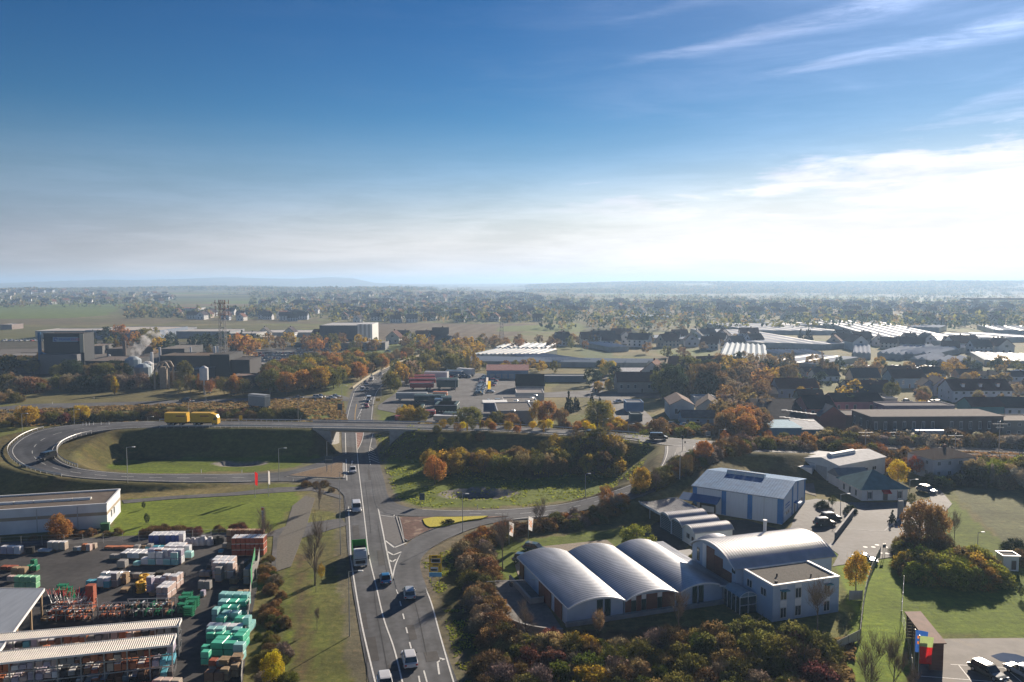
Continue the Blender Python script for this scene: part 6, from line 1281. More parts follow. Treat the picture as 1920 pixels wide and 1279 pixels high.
b = MB([material('puddle', (.05, .05, .05), .03, .1, .3, spec=1.0)]); x0 = [P(u, v) for u, v in [(1857, 1230), (1880, 1224), (1905, 1227), (1930, 1235), (1935, 1248), (1900, 1245), (1875, 1240)]]; b.poly([tuple(p) for p in crom(x0 + [x0[0]], .8)[:-1]], -.1, .022); struct(b.obj('puddle_water', fixn=True))
for pts in ([(1782, 1246), (1900, 1253), (1990, 1260)], [(1726, 1268), (1830, 1276), (1990, 1290)], [(1796, 1246), (1822, 1279), (1840, 1305)], [(1882, 1252), (1915, 1279), (1930, 1300)]): line(pts, .12, .02)
line([(1583, 992), (1615, 993.5), (1654, 996.5), (1664, 990), (1690, 970)], .35, .03, mat=CONC); line([(1560, 1020), (1535, 1040)], .8, .03, mat=CONC)
for (u, v) in ((1622, 1026), (1637, 1026), (1644, 1022), (1660, 1026), (1650, 1037), (1663, 1038), (1682, 988), (1695, 988)):
    x, y = P(u, v); b = MB([WHITEM]); b.poly([(.42 * math.cos(t), .42 * math.sin(t)) for t in np.linspace(0, 2 * math.pi, 13)[:-1]], -.004, 0); struct(b.obj('dot_marking', loc=(x, y, .03), fixn=True))
A = P(1565, 1012); B = P(1600, 966); (x, y), a, LL = frame_at(A, B); b = MB([material('dark_fence_wall', (.10, .11, .12), .8, .1)]); b.box(0, -.1, 0, LL, .1, 1.3); bt = MB([CONC]); bt.box(-.1, -.18, 1.3, LL + .1, .18, 1.45); t = thing('boundary_wall', 'dark boundary wall with pale coping between the two company lots', 'wall', (x, y, 0), a); b.obj('wall', parent=t); bt.obj('coping', parent=t)
b = MB([CONC]); b.box(0, 0, 0, 1.0, .5, 5.0) if False else b.box(0, 0, 0, 1.1, .45, 3.4); tag(b.obj('pylon_sign', loc=(*P(1684, 969), 0), rot=.1), 'tall white sign pillar on the lot before the pavilion', 'sign')

def blk(uL, uR, vb, ve, D, wall, roof, label, rot=0, **k):
    k.setdefault('cat', 'building'); k.setdefault('name', 'industrial_building'); k.setdefault('kind', 'flat'); k.setdefault('wins', False); return house(uL, uR, vb, ve, k.pop('vr', None), D, wall, roof, label, rot, **k)
DKW = (.055, .055, .055); STL = (.20, .20, .21); GRY = (.26, .26, .27); BRN = (.12, .085, .06)
fm_ = blk(84, 157, 699, 626, 12, (.030, .036, .042), (.10, .09, .085), 'tall dark foundry block with pale company sign on its upper wall', 3, name='foundry_block')
yF = P(84, 699)[1]
hF = PZ(0, 626, yF); wF = px(73, yF)
b = MB([material('sign_board_blue', (.20, .30, .42), .6, .04)]); b.box(0, 0, 0, px(46, yF), .15, px(9, yF)); sg = b.obj('sign_board', parent=fm_, loc=(px(17, yF), -.2, PZ(0, 641, yF)))
def lettering(txt, size, mat, parent, loc, rot=(math.pi / 2, 0, 0), name='sign_lettering', ext=.02):
    c = bpy.data.curves.new(name, 'FONT'); c.body = txt; c.size = size; c.extrude = ext; c.materials.append(mat); q = bpy.data.objects.new('tmp', c); COL.objects.link(q); me_ = bpy.data.meshes.new_from_object(q.evaluated_get(bpy.context.evaluated_depsgraph_get())); bpy.data.objects.remove(q); return place(name, me_, parent, loc, rot)
lettering('FRANKEN', px(7, yF), material('sign_blue', (.01, .06, .30), .5, .02), sg, (px(11, yF), -.04, px(2, yF))); lettering('GUSS', px(7, yF), material('sign_pink', (.45, .10, .12), .5, .02), sg, (px(33, yF), -.04, px(2, yF)))
b = MB([material('sign_blue')]); n = 16
for j in range(n - 3): a_, c_ = 2 * math.pi * j / n, 2 * math.pi * (j + 1) / n; b.tube((px(3, yF) * math.cos(a_), 0, px(3, yF) * math.sin(a_)), (px(3, yF) * math.cos(c_), 0, px(3, yF) * math.sin(c_)), px(.9, yF), None, 5)
b.obj('logo_ring', parent=sg, loc=(px(5.5, yF), -.08, px(4.4, yF)))
b = MB([material('sunlit_edge_paint', (.34, .33, .26), .7, .08)]); b.box(wF - px(7, yF), -.25, px(38, yF), wF + .1, -.01, hF); b.obj('sunlit_corner_strip', parent=fm_)  # pale strip on the front, sunlight on the side edge put into its colour
b = MB([material('duct_blue', (.012, .12, .26), .5, .08)]); xx = px(-5, yF); b.tube((xx, -1.5, 0), (xx, -1.5, hF + 1), px(3.2, yF), px(3.0, yF), 10); b.tube((xx, -1.5, hF * .55), (px(17, yF), -2, hF * .40), px(2, yF), px(2, yF), 8); b.obj('duct', parent=fm_)
b = MB([material('low_block_wall', (.13, .13, .14), .8, .1)]); b.box(px(2, yF), -6, 0, wF - 1, -.3, px(36, yF)); b.obj('lower_block', parent=fm_)
for row in (
    (160, 241, 704, 678, 30, (0.0248, 0.029, 0.0341), (.16, .135, .12), 'long dark foundry shed with flat brown roof', 1), (200, 232, 672, 655, 30, (0.0495, 0.0464, 0.0434), (.15, .12, .10), 'brown roofed foundry shed behind the long dark shed', 0), (162, 190, 664, 650, 26, (0.0935, 0.0928, 0.0868), (.19, .15, .12), 'small tan shed right of the foundry block', 8),
    (300, 345, 676, 655, 34, (0.055, 0.058, 0.062), (.20, .18, .16), 'grey foundry shed with pale roof behind the steam', 2), (345, 420, 690, 668, 24, (0.0605, 0.0435, 0.031), (.14, .10, .07), 'rusty brown foundry shed in the middle', 1), (300, 384, 688, 668, 22, (0.0495, 0.0406, 0.031), (.13, .10, .075), 'low rust brown gantry hall behind the arch', 0),
    (394, 430, 706, 666, 24, (0.0193, 0.0203, 0.0236), (.09, .085, .08), 'dark tall foundry block beside the two white stacks', 2), (430, 468, 705, 676, 20, (0.033, 0.029, 0.031), (.075, .07, .07), 'dark shed with reddish wall before the scrap yard', 0), (432, 520, 722, 706, 12, (0.0303, 0.029, 0.031), (.23, .17, .14), 'low dark shed with pinkish roof edge by the trees', -2), (350, 384, 712, 694, 14, (0.066, 0.0696, 0.0806), (.26, .25, .24), 'small grey shed left of the white water tank', 0),
    (0, 66, 690, 668, 20, (0.0715, 0.0696, 0.0682), (.21, .20, .19), 'grey low depot shed at the far left', 0), (28, 66, 702, 678, 16, (0.0495, 0.0522, 0.0558), (.14, .13, .12), 'small dark shed left of the blue duct', 0), (262, 290, 662, 650, 20, (0.182, 0.128, 0.0868), (.20, .13, .10), 'orange brown shed behind the steam', -12),
    (470, 505, 694, 684, 14, (0.11, 0.116, 0.124), (.26, .25, .24), 'small pale shed beside the scrap yard', 0)): blk(*row[:8], rot=row[8])
# arch frame, silos, stacks, tank
def cyl(u, vb, vt, r, mat, name, label, cat, cap=True, y_=None, base=0):
    x, y = P(u, vb); H_ = PZ(0, vt, y); b = MB([mat]); b.tube((0, 0, base), (0, 0, H_), r, r, 12); t = thing(name, label, cat, (x, y, 0)); b.smooth = False; b.obj('shell', parent=t)
    if cap: b = MB([mat]); b.tube((0, 0, H_), (0, 0, H_ + r * .4), r, r * .4, 12); b.obj('cap', parent=t)
    return t
SILO = material('silo_paint', (.34, .40, .44), .6, .08); STACKM = material('white_stack', (.62, .62, .62), .5, .06)
cyl(250, 708, 674, 4.0, SILO, 'cooling_tower', 'pale blue cooling tower giving off white steam', 'tower'); cyl(268, 712, 688, 4.2, SILO, 'silo', 'pale blue silo right of the steaming tower', 'silo'); cyl(277, 706, 682, 3.0, STACKM, 'silo', 'slim white silo beside the arch frame', 'silo'); cyl(285, 700, 661, .8, STACKM, 'chimney_pipe', 'white exhaust pipe with bent top near the steam', 'chimney')
cyl(403, 690, 650, .7, STACKM, 'chimney_stack', 'left one of two slim white stacks', 'chimney'); cyl(408.5, 690, 650, .7, STACKM, 'chimney_stack', 'right one of two slim white stacks', 'chimney'); cyl(205, 690, 665, .7, STACKM, 'chimney_stack', 'short pale double stack on the brown roof', 'chimney'); cyl(234, 686, 640, 1.0, material('rusty_stack', (.16, .12, .10), .8, .2), 'chimney_stack', 'brown lattice clad stack behind the sheds', 'chimney'); cyl(358, 680, 651, .6, STACKM, 'chimney_stack', 'short white stack on the gantry hall', 'chimney'); cyl(300, 685, 652, .7, STACKM, 'chimney_stack', 'white stack at the left end of the grey shed', 'chimney')
x, y = P(383, 740); wt = thing('water_tank', 'white round topped tank on a slim mast in front of the trees', 'tank', (x, y, 0)); Ht = PZ(0, 690, y); b = MB([STACKM]); b.tube((0, 0, Ht * .55), (0, 0, Ht), 1.9, 1.9, 14); b.tube((0, 0, Ht), (0, 0, Ht + .9), 1.9, .5, 14); b.obj('tank', parent=wt); b = MB([STEEL]); b.tube((0, 0, 0), (0, 0, Ht * .56), .45, .4, 8); b.obj('mast', parent=wt)
x, y = P(290, 730); b = MB([material('arch_frame', (.30, .24, .18), .7, .15)]); H_ = PZ(0, 680, y); w = px(27, y)
for yy in (0, 5):
    b.tube((0, yy, 0), (0, yy, H_ * .7), .5, .5, 6); b.tube((0, yy, H_ * .7), (w * .35, yy, H_), .5, .5, 6); b.tube((w * .35, yy, H_), (w * .8, yy, H_), .5, .5, 6); b.tube((w * .8, yy, H_), (w, yy, H_ * .8), .5, .5, 6); b.tube((w, yy, H_ * .8), (w, yy, 0), .5, .5, 6)
b.box(2, 1, 0, w - 2, 4.8, H_ * .82); tag(b.obj('arch_gantry', loc=(x, y, 0)), 'brown arched steel gantry in front of the foundry', 'gantry')
x, y = P(410, 700); b = MB([DARK, material('arch_frame')]); H_ = PZ(0, 665, y)
b.cur = 1
for k in range(2): b.tube((px(20, y), k * 6, H_), (px(50, y), k * 6, 2), 1.0, 1.0, 4)
b.cur = 0; b.box(0, 1, 0, px(26, y), 14, H_ * .95); tag(b.obj('conveyor', loc=(x, y, 0)), 'sloping conveyor bridge beside the dark foundry block', 'conveyor')
# lattice mast and pylon
def lattice(u, vb, vt, wb, wt_, mats, name, label, arms=()):
    x, y = P(u, vb); H_ = PZ(0, vt, y); t = thing(name, label, 'tower', (x, y, 0)); n = 10
    for s_ in range(len(mats)):
        b = MB([mats[s_]]); z0, z1 = H_ * s_ / len(mats), H_ * (s_ + 1) / len(mats); m = max(2, n // len(mats))
        W = lambda z: (wb + (wt_ - wb) * z / H_) / 2
        for k in range(m):
            a, c = z0 + (z1 - z0) * k / m, z0 + (z1 - z0) * (k + 1) / m; A_, C_ = W(a), W(c)
            for (sx, sy), (tx, ty) in (((-1, -1), (1, -1)), ((1, -1), (1, 1)), ((1, 1), (-1, 1)), ((-1, 1), (-1, -1))):
                b.tube((sx * A_, sy * A_, a), (sx * C_, sy * C_, c), .16, .16, 4, False); b.tube((sx * A_, sy * A_, a), (tx * C_, ty * C_, c), .10, .10, 3, False); b.tube((sx * C_, sy * C_, c), (tx * C_, ty * C_, c), .10, .10, 3, False)
        b.obj('lattice', parent=t)
    for (f, half) in arms:
        b = MB([mats[-1]]); z = H_ * f; b.tube((-half, 0, z), (half, 0, z), .22, .22, 4); b.tube((-half, 0, z), (0, 0, z + 2.5), .12, .12, 3); b.tube((half, 0, z), (0, 0, z + 2.5), .12, .12, 3)
        for q in (-half, -half * .55, half * .55, half): b.tube((q, 0, z), (q, 0, z - 1.8), .1, .1, 4)
        b.obj('cross_arm', parent=t)
    return t
MR = material('mast_red', (.17, .10, .09), .6, .1); MW = material('mast_grey', (.22, .22, .23), .6, .1)
mt = lattice(419, 700, 563, 4.2, 2.0, [MW, MW, MW, MR], 'radio_mast', 'tall lattice radio mast with red top and platforms left of centre'); xM, yM = P(419, 700)
for f in (.80, .88, .96): b = MB([MR]); z = PZ(0, 563, yM) * f; b.box(-2.6, -2.6, z, 2.6, 2.6, z + .25); [b.tube((a_, c_, z - .5), (a_, c_, z + 1.8), .22, .22, 5) for a_, c_ in ((-2.7, -2.7), (2.7, -2.7), (2.7, 2.7), (-2.7, 2.7))]; b.obj('platform', parent=mt)
lattice(940, 650, 590, 4.0, 1.2, [MW, MW], 'power_pylon', 'grey lattice power pylon with two wide cross arms in the fields', arms=((.84, 14), (.97, 9)))
lattice(1467, 545, 520, 6, 2, [MW], 'distant_mast', 'thin distant mast on the right hand ridge')
# halls behind the factory
for row in ((66, 160, 634, 621, 40, (.30, .30, .30), (.44, .41, .38), 'long low pale hall behind the foundry block', 1), (160, 300, 636, 620, 60, (.16, .20, .27), (.46, .42, .38), 'long blue grey hall with pale roof behind the foundry', 0), (226, 330, 628, 619, 50, (.20, .22, .25), (.45, .40, .37), 'long low hall with bright roof edge, third behind the foundry', 0), (330, 430, 634, 622, 40, (.22, .24, .27), (.42, .40, .38), 'long low grey hall behind the fir trees', 0), (430, 480, 642, 626, 30, (.36, .36, .34), (.42, .40, .38), 'square pale factory hall right of the lattice mast', 1), (480, 600, 632, 624, 40, (.30, .30, .30), (.48, .46, .44), 'flat long bright roofed hall left of the white tower hall', 0),
        (455, 505, 640, 633, 20, (.25, .25, .25), (.55, .55, .55), 'small white roofed hall behind the golden trees', 0), (0, 22, 618, 609, 20, (.25, .2, .18), (.50, .50, .52), 'small pale hall at the far left edge', 0), (657, 722, 656, 643, 16, (.20, .21, .21), (.30, .29, .28), 'low long grey office building before the white tower hall', -1), (578, 660, 652, 644, 14, (.17, .18, .19), (.24, .23, .22), 'low grey depot building left of the long office', 0), (320, 372, 586, 578, 30, (.45, .45, .45), (.42, .10, .06), 'distant hall with red brown roof on the left plain', 0)): blk(*row[:8], rot=row[8])
bw = blk(599, 670, 645, 611, 50, (.085, .10, .12), (.45, .45, .45), 'big high bay warehouse, dark front and white striped corner', 0, name='high_bay_warehouse'); yB = P(599, 645)[1]
for k in range(7): b = MB([material('white_stripe_panel', (.66, .66, .64), .6, .05) if k % 2 == 0 else material('grey_stripe_panel', (.36, .36, .36), .6, .05)]); w0 = px(4, yB); b.box(px(71, yB) + k * w0, .2, 0 if k > 0 else 0, px(71, yB) + (k + 1) * w0, 30, PZ(0, 608, yB)); b.obj('tower_panel', parent=bw)
for k in range(8): b = MB([GLASS]); b.box(px(2 + k * 8.6, yB), -.08, px(6, yB), px(8.5 + k * 8.6, yB), .0, px(9, yB)); b.obj('window_strip', parent=bw)
blk(664, 690, 650, 637, 12, (.5, .5, .48), (.45, .45, .45), 'small white entrance block before the striped tower', 0)
# dealership and yard buildings
pinkb = blk(912, 990, 710, 695, 10, (.22, .30, .40), (.36, .20, .18), 'blue grey hall with long pink roof behind the parked car row', 0, kind='shed', vr=686)
yp = P(912, 710)[1]
for k in range(6): b = MB([material('roller_shutter')]); b.box(px(6 + k * 12, yp), -.08, 0, px(15 + k * 12, yp), 0, px(9, yp)); b.obj('roller_door', parent=pinkb)
blackb = blk(967, 1020, 735, 723, 16, (.22, .24, .28), (.022, .022, .025), 'building with large black pitched roof beside the paved court', 0, kind='gable', vr=702, chimney=False)
blk(1020, 1100, 716, 706, 8, (.15, .18, .22), (.22, .24, .26), 'long low blue grey shed right of the black roof', 0)
for row in ((932, 1000, 796, 772, 20, (.32, .33, .36), (.15, .14, .13), 'flat roofed showroom hall nearest the upper road', 4), (945, 1008, 772, 756, 14, (.42, .42, .42), (.19, .18, .17), 'flat roofed showroom hall, middle part with roof domes', 4), (968, 1020, 752, 738, 12, (.50, .48, .46), (.27, .25, .24), 'small flat hall with bright gable ends behind the showroom', 2)): blk(*row[:8], rot=row[8])
for (u, v) in ((967, 751), (988, 752), (996, 746), (1003, 741), (961, 770)): x, y = P(u, v, 5.0); b = MB([material('dome_plastic')]); b.tube((0, 0, 0), (0, 0, .3), .9, .6, 10); tag(b.obj('roof_dome', loc=(x, y, 4.95)), 'white roof dome on the showroom roof', 'roof light', 'roof domes on the showroom')
A = P(905, 775); cn2 = thing('truck_canopy', 'canopy with white roof and dark blue curtain left of the showroom', 'canopy', (*A, 0), R(4)); b = MB([WHITE]); b.box(0, 0, 3.9, 9.5, 7, 4.1); b.obj('roof', parent=cn2); b = MB([material('navy_curtain', (.03, .06, .16), .7, .1)]); b.box(.2, .2, .5, 9.2, .35, 3.9); b.obj('curtain', parent=cn2)
# buildings right of centre
H = [
 (1158, 1236, 736, 716, 698, 14, (.33, .30, .27), (.13, .065, .055), 'wide office with dark red roof, two skylights, and ochre columns', 0, dict(kind='gable')),
 (1158, 1226, 706, 697, 690, 14, (.45, .45, .45), (.60, .60, .60), 'white roofed hall behind the dark red roofed office', 0, dict(kind='gable', rk='metal', chimney=False)),
 (1174, 1206, 772, 756, 744, 8, (.10, .22, .40), (.16, .18, .22), 'small blue fuel station building on the street corner', 0, dict(kind='flat', wins=False)),
 (1182, 1204, 790, 778, 774, 5, (.05, .10, .13), (.08, .12, .14), 'small dark green kiosk below the blue building', 0, dict(kind='flat', wins=False)),
 (1256, 1300, 786, 759, 748, 17, (.42, .46, .50), (.25, .19, .165), 'pale gabled workshop with brown roof and white ridge strip', -4, dict(kind='gable_y', chimney=False)),
 (1302, 1341, 758, 746, 729, 8, (.46, .48, .50), (.42, .42, .42), 'small white flat roofed house behind the workshops', 0, dict(kind='flat')),
 (1304, 1348, 778, 764, 748, 15, (.36, .38, .40), (.16, .125, .105), 'brown roofed workshop between the two pale ones', -14, dict(kind='gable_y', chimney=False)),
 (1279, 1355, 797, 783, 769, 9, (.28, .40, .52), (.15, .14, .13), 'long pale blue workshop with grey brown roof at the street', -3, dict(kind='gable', chimney=False)),
 (1424, 1530, 800, 787, 748, 30, (.16, .14, .12), (.095, .085, .08), 'wide brown timber hall with rows of bright skylights', -3, dict(kind='gable', chimney=False, wins=False)),
 (1432, 1502, 822, 803, 794, 12, (.07, .22, .34), (.16, .34, .46), 'long teal blue shed below the brown timber hall', 0, dict(kind='shed', wins=False, rk='metal')),
 (1500, 1545, 820, 806, 792, 10, (.10, .25, .36), (.46, .48, .50), 'small shed with pale grey roof right of the teal shed', 0, dict(kind='shed', wins=False, rk='metal')),
 (1458, 1502, 746, 728, 709, 10, (.40, .42, .48), (.10, .045, .04), 'red brown roofed house at the left end of the estate', 0, dict(kind='gable')),
 (1404, 1458, 752, 739, 727, 10, (.22, .18, .15), (.15, .115, .09), 'low brown roofed barn left of the estate', 0, dict(kind='gable', wins=False)),
 (1450, 1494, 716, 704, 688, 9, (.30, .30, .34), (.075, .04, .042), 'dark roofed house among trees behind the estate', 0, dict(kind='gable')),
 (1529, 1575, 715, 705, 692, 9, (.60, .60, .62), (.045, .045, .055), 'white house with near black roof, first of the rear row', 4, dict(kind='gable')),
 (1510, 1545, 706, 697, 688, 9, (.44, .44, .48), (.06, .05, .06), 'grey gabled house behind the white one of the rear row', 4, dict(kind='gable')),
 (1600, 1652, 716, 708, 690, 9, (.42, .34, .26), (.035, .04, .055), 'ochre gabled house with dark solar roof', 3, dict(kind='gable')),
 (1674, 1738, 728, 709, 693, 10, (.22, .30, .38), (.06, .038, .040), 'large blue grey house with dark red brown roof', 3, dict(kind='gable')),
 (1668, 1712, 712, 700, 686, 9, (.42, .34, .27), (.12, .065, .055), 'ochre house with red brown roof in the rear row', 0, dict(kind='gable')),
 (1733, 1773, 708, 700, 688, 9, (.44, .42, .40), (.03, .03, .04), 'pale house with black roof right of the large blue one', 0, dict(kind='gable')),
 (1726, 1754, 740, 724, 712, 9, (.56, .56, .60), (.07, .06, .06), 'tall white house with roof windows, left half of a pair', -10, dict(kind='gable_y')),
 (1750, 1780, 742, 722, 709, 12, (.58, .56, .60), (.08, .06, .06), 'tall white gabled house, right half of a pair', -8, dict(kind='gable_y')),
 (1785, 1898, 754, 732, 711, 11, (.66, .66, .70), (.085, .042, .042), 'long white three storey house with wide red brown roof', 1, dict(kind='gable', storeys=2, dorm=3)),
 (1800, 1842, 710, 703, 692, 9, (.46, .30, .22), (.055, .03, .035), 'orange gabled house behind the long white house', 0, dict(kind='gable')),
 (1840, 1876, 711, 705, 696, 9, (.40, .36, .34), (.05, .03, .035), 'dark roofed house behind the right end of the long white house', 0, dict(kind='gable')),
 (1898, 1940, 716, 706, 696, 9, (.56, .56, .60), (.06, .05, .055), 'white house with dark roof at the right edge', 0, dict(kind='gable')),
 (1900, 1950, 738, 726, 716, 10, (.48, .42, .36), (.10, .06, .05), 'tan house with brown roof at the right edge', 0, dict(kind='gable')),
 (1591, 1672, 738, 727, 713, 10, (.42, .42, .46), (.075, .034, .036), 'long house with dark red roof in the middle row', 0, dict(kind='gable')),
 (1610, 1660, 745, 736, 722, 9, (.40, .38, .38), (.04, .038, .045), 'low house with black roof in the middle row', 0, dict(kind='gable')),
 (1481, 1534, 742, 727, 710, 10, (.30, .42, .52), (.085, .035, .038), 'pale blue house with dark red roof', 0, dict(kind='gable')),
 (1500, 1545, 768, 752, 730, 12, (.20, .24, .22), (.075, .045, .042), 'green grey house with steep red brown roof', -6, dict(kind='gable')),
 (1514, 1566, 800, 766, 742, 14, (.40, .17, .15), (.035, .032, .036), 'tall pink red building with black roof and two bright roof windows', 0, dict(kind='gable', storeys=2)),
 (1564, 1656, 778, 753, 737, 11, (.44, .22, .24), (.035, .035, .04), 'long pink building with black roof and glass gable', 1, dict(kind='gable', storeys=1)),
 (1658, 1790, 786, 762, 756, 9, (.20, .18, .24), (.13, .12, .13), 'long low purple grey flat building', 1, dict(kind='flat')),
 (1536, 1585, 804, 780, 762, 12, (.32, .10, .08), (.13, .16, .19), 'red brick shed with grey gable roof', 0, dict(kind='gable_y', chimney=False, wins=False)),
 (1582, 1632, 802, 780, 775, 12, (.26, .09, .07), (.17, .16, .155), 'red brick flat extension between shed and long freight house', 0, dict(kind='flat', wins=False)),
 (1632, 1884, 818, 782, 778, 14, (.085, .07, .065), (.20, .18, .17), 'very long dark brick freight house with flat projecting roof', 1.5, dict(kind='shed', storeys=1)),
 (1880, 1960, 818, 790, 782, 12, (.24, .23, .20), (.28, .25, .22), 'pale signal building at the right end of the freight house', 0, dict(kind='flat', storeys=2)),
 (1822, 1882, 782, 762, 745, 10, (.08, .24, .26), (.09, .05, .048), 'teal green house with red brown roof', 0, dict(kind='gable', wins=False)),
 (1884, 1950, 782, 764, 744, 12, (.58, .58, .62), (.05, .045, .05), 'white house with dark steep roof before the right edge', -4, dict(kind='gable')),
 (1659, 1682, 757, 748, 746, 5, (.58, .54, .48), (.60, .55, .50), 'small cream garage in the estate court', 0, dict(kind='flat', wins=False)),
]
for h_ in H: house(*h_[:7], h_[7], h_[8], h_[9], **h_[10])
for i in range(14):
    x, y = P(1462 + (i % 7) * 9 + (i // 7) * 4, 780 - (i // 7) * 13 + (i % 7) * 1.2, 8.5); 
    b = MB([material('bright_skylight', (.55, .50, .42), .3, .1, spec=.8)]); b.add([(0, 0, 0), (1.6, 0, 0), (1.6, .9, .42), (0, .9, .42)], [(0, 1, 2, 3)]) if False else b.box(0, 0, 0, 1.9, .8, .15)
    tag(b.obj('roof_window', loc=(x, y, 8.5 - .5)), 'bright roof light on the brown timber hall', 'roof light', 'roof lights on the timber hall')
# greenhouses
GHG = material('greenhouse_glass', (.42, .48, .52), .8, .15, .05, spec=.04); GHW = material('greenhouse_film', (.46, .49, .53), .9, .14, .05, spec=.0); GHD = material('greenhouse_wall', (.22, .25, .27), .3, .2, .2, spec=.7)
def greenhouse(uL, vL, uR, vR, D, n, label, h=3.6, rise=1.2, mat=None, shear=0.0, stripes=False, axis='y'):
    A = P(uL, vL); B = P(uR, vR); (x, y), a, LL = frame_at(A, B); t = thing('greenhouse', label, 'greenhouse', (x, y, 0), a); b = MB([GHD]); b.prism([(0, 0), (LL, 0), (LL, h), (0, h)], 0, D) if not shear else b.add([(0, 0, 0), (LL, 0, 0), (LL + shear, D, 0), (shear, D, 0), (0, 0, h), (LL, 0, h), (LL + shear, D, h), (shear, D, h)], [(4, 5, 6, 7), (0, 1, 5, 4), (1, 2, 6, 5), (2, 3, 7, 6), (3, 0, 4, 7)])
    b.obj('wall', parent=t); m = mat or GHG; w = LL / n; bm_ = MB([m]); bm_.add([(0, 0, h + .01), (w, 0, h + .01), (w / 2, 0, h + rise), (shear, D, h + .01), (w + shear, D, h + .01), (w / 2 + shear, D, h + rise)], [(0, 1, 2), (3, 5, 4), (0, 2, 5, 3), (2, 1, 4, 5)]); bm_ = bm_.mesh('roof_bay'); b2 = None
    if stripes: b2 = MB([material('grey_glass', (.34, .34, .34), .6, .15)]); b2.v = [tuple(v.co) for v in bm_.vertices]; b2.f = [tuple(p.vertices) for p in bm_.polygons]; b2.m = [0] * 4; b2 = b2.mesh('roof_bay')  # greyer glass for some of the roof bays
    for i in range(n): place('roof_bay', b2 if (b2 and i % (2 if mat is GHG else 4) == 1) else bm_, t, (i * w, 0, 0))
    return t
GHS = [
 (885, 675, 1010, 675, 40, 16, 'long old glasshouse with alternating pale and brown roof bays', 3.6, 1.0, GHG, 14, True), (925, 662, 1027, 662, 40, 12, 'rear glasshouse block with small bright gables', 3.6, 1.2, GHG, 8, True), (1038, 688, 1108, 686, 78, 14, 'white ribbed film greenhouse in the middle field', 3.4, .8, GHW, -22),
 (1168, 690, 1198, 684, 95, 3, 'left pair of long narrow greenhouses by the green field', 3.0, 1.4, GHG, -42), (1212, 690, 1236, 684, 95, 3, 'right pair of long narrow greenhouses by the green field', 3.0, 1.4, GHG, -44), (1143, 660, 1178, 659, 45, 5, 'small greenhouse with white sawtooth roof', 3.4, 1.3, GHW),
 (1345, 682, 1440, 690, 110, 8, 'broad pale glasshouse with sloping outline behind the firs', 3.4, 2.0, GHG, -62), (1430, 686, 1530, 694, 60, 9, 'bright film greenhouse above the estate left', 3.4, 1.2, GHW), (1455, 672, 1545, 672, 26, 14, 'row of small white vaulted greenhouses', 3.0, 1.6, GHW),
 (1420, 652, 1560, 655, 170, 18, 'large bright glasshouse field left of the two firs', 4.0, 1.2, GHW, -60), (1415, 627, 1575, 628, 130, 22, 'far bright glasshouse field with white arches', 4.0, 1.4, GHW, -30), (1545, 656, 1600, 652, 150, 7, 'bright glasshouse wedge behind the dark barns', 4.0, 1.2, GHW, -70),
 (1655, 645, 1840, 652, 330, 26, 'very large glaring glasshouse field in the right middle', 4.0, 1.2, GHW, -120), (1598, 672, 1632, 674, 70, 4, 'pale greenhouse left of the three bright gables', 3.6, 1.6, GHW, -20), (1644, 672, 1690, 676, 90, 4, 'first of three bright broad greenhouses', 3.6, 2.2, GHW, -30), (1675, 671, 1712, 675, 90, 4, 'second of three bright broad greenhouses', 3.6, 2.2, GHW, -30), (1704, 671, 1748, 675, 90, 4, 'third of three bright broad greenhouses', 3.6, 2.2, GHW, -30),
 (1750, 690, 1842, 692, 30, 4, 'greenhouse with four white gables before the glass rows', 3.6, 2.6, GHW), (1845, 686, 1960, 690, 60, 10, 'long glasshouse rows at the right edge', 3.6, 1.4, GHG), (1705, 684, 1735, 686, 40, 2, 'small white gabled greenhouse among the houses', 3.6, 2.4, GHW), (1760, 645, 1960, 640, 60, 16, 'thin bright glasshouse line at the far right', 4, 1.4, GHW), (1862, 626, 1960, 628, 90, 10, 'far glaring glasshouse at the right edge', 4, 1.4, GHW), (1480, 617, 1640, 615, 60, 14, 'far thin glasshouse strip beyond the plain', 4, 1.2, GHW), (1380, 608, 1408, 609, 40, 8, 'small far greenhouse with white arches', 4, 2, GHW), (1700, 622, 1760, 624, 50, 6, 'far bright hall roof on the right plain', 5, 1.0, GHW),
 (1875, 712, 1900, 714, 26, 5, 'small striped greenhouse beside the long white house', 3, 1, GHW), (1180, 600, 1260, 600, 60, 8, 'far pale greenhouse strip in the centre fields', 4, 1.2, GHG)]
for g in GHS: greenhouse(*g[:7], stripes=(len(g) > 11 or g[5] > 8), *((g[7], g[8] * (.10 if g[0] > 1400 and g[5] > 6 and g[4] > 50 else .7)) + g[9:11]))
# river and the far road bridge
struct(sheet('river', [(1872, 588), (1893, 580), (1960, 576), (1990, 590), (1960, 593), (1900, 592)], material('river_water', (.05, .06, .07), .05, .1, .01, spec=1.0), .3)); struct(sheet('river', [(1500, 592), (1560, 590), (1640, 586), (1652, 588), (1580, 594), (1510, 595)], material('river_water'), .3))
x, y = P(1808, 584); fb_ = thing('river_bridge', 'far pale road bridge over the bright river at the right edge', 'bridge', (x, y, 0)); b = MB([CONC]); b.box(0, 0, 20, 420, 12, 23); b.obj('deck', parent=fb_)
for k in range(4): b = MB([CONC]); b.box(20 + k * 110, 2, 0, 26 + k * 110, 10, 20); b.obj('pier', parent=fb_)
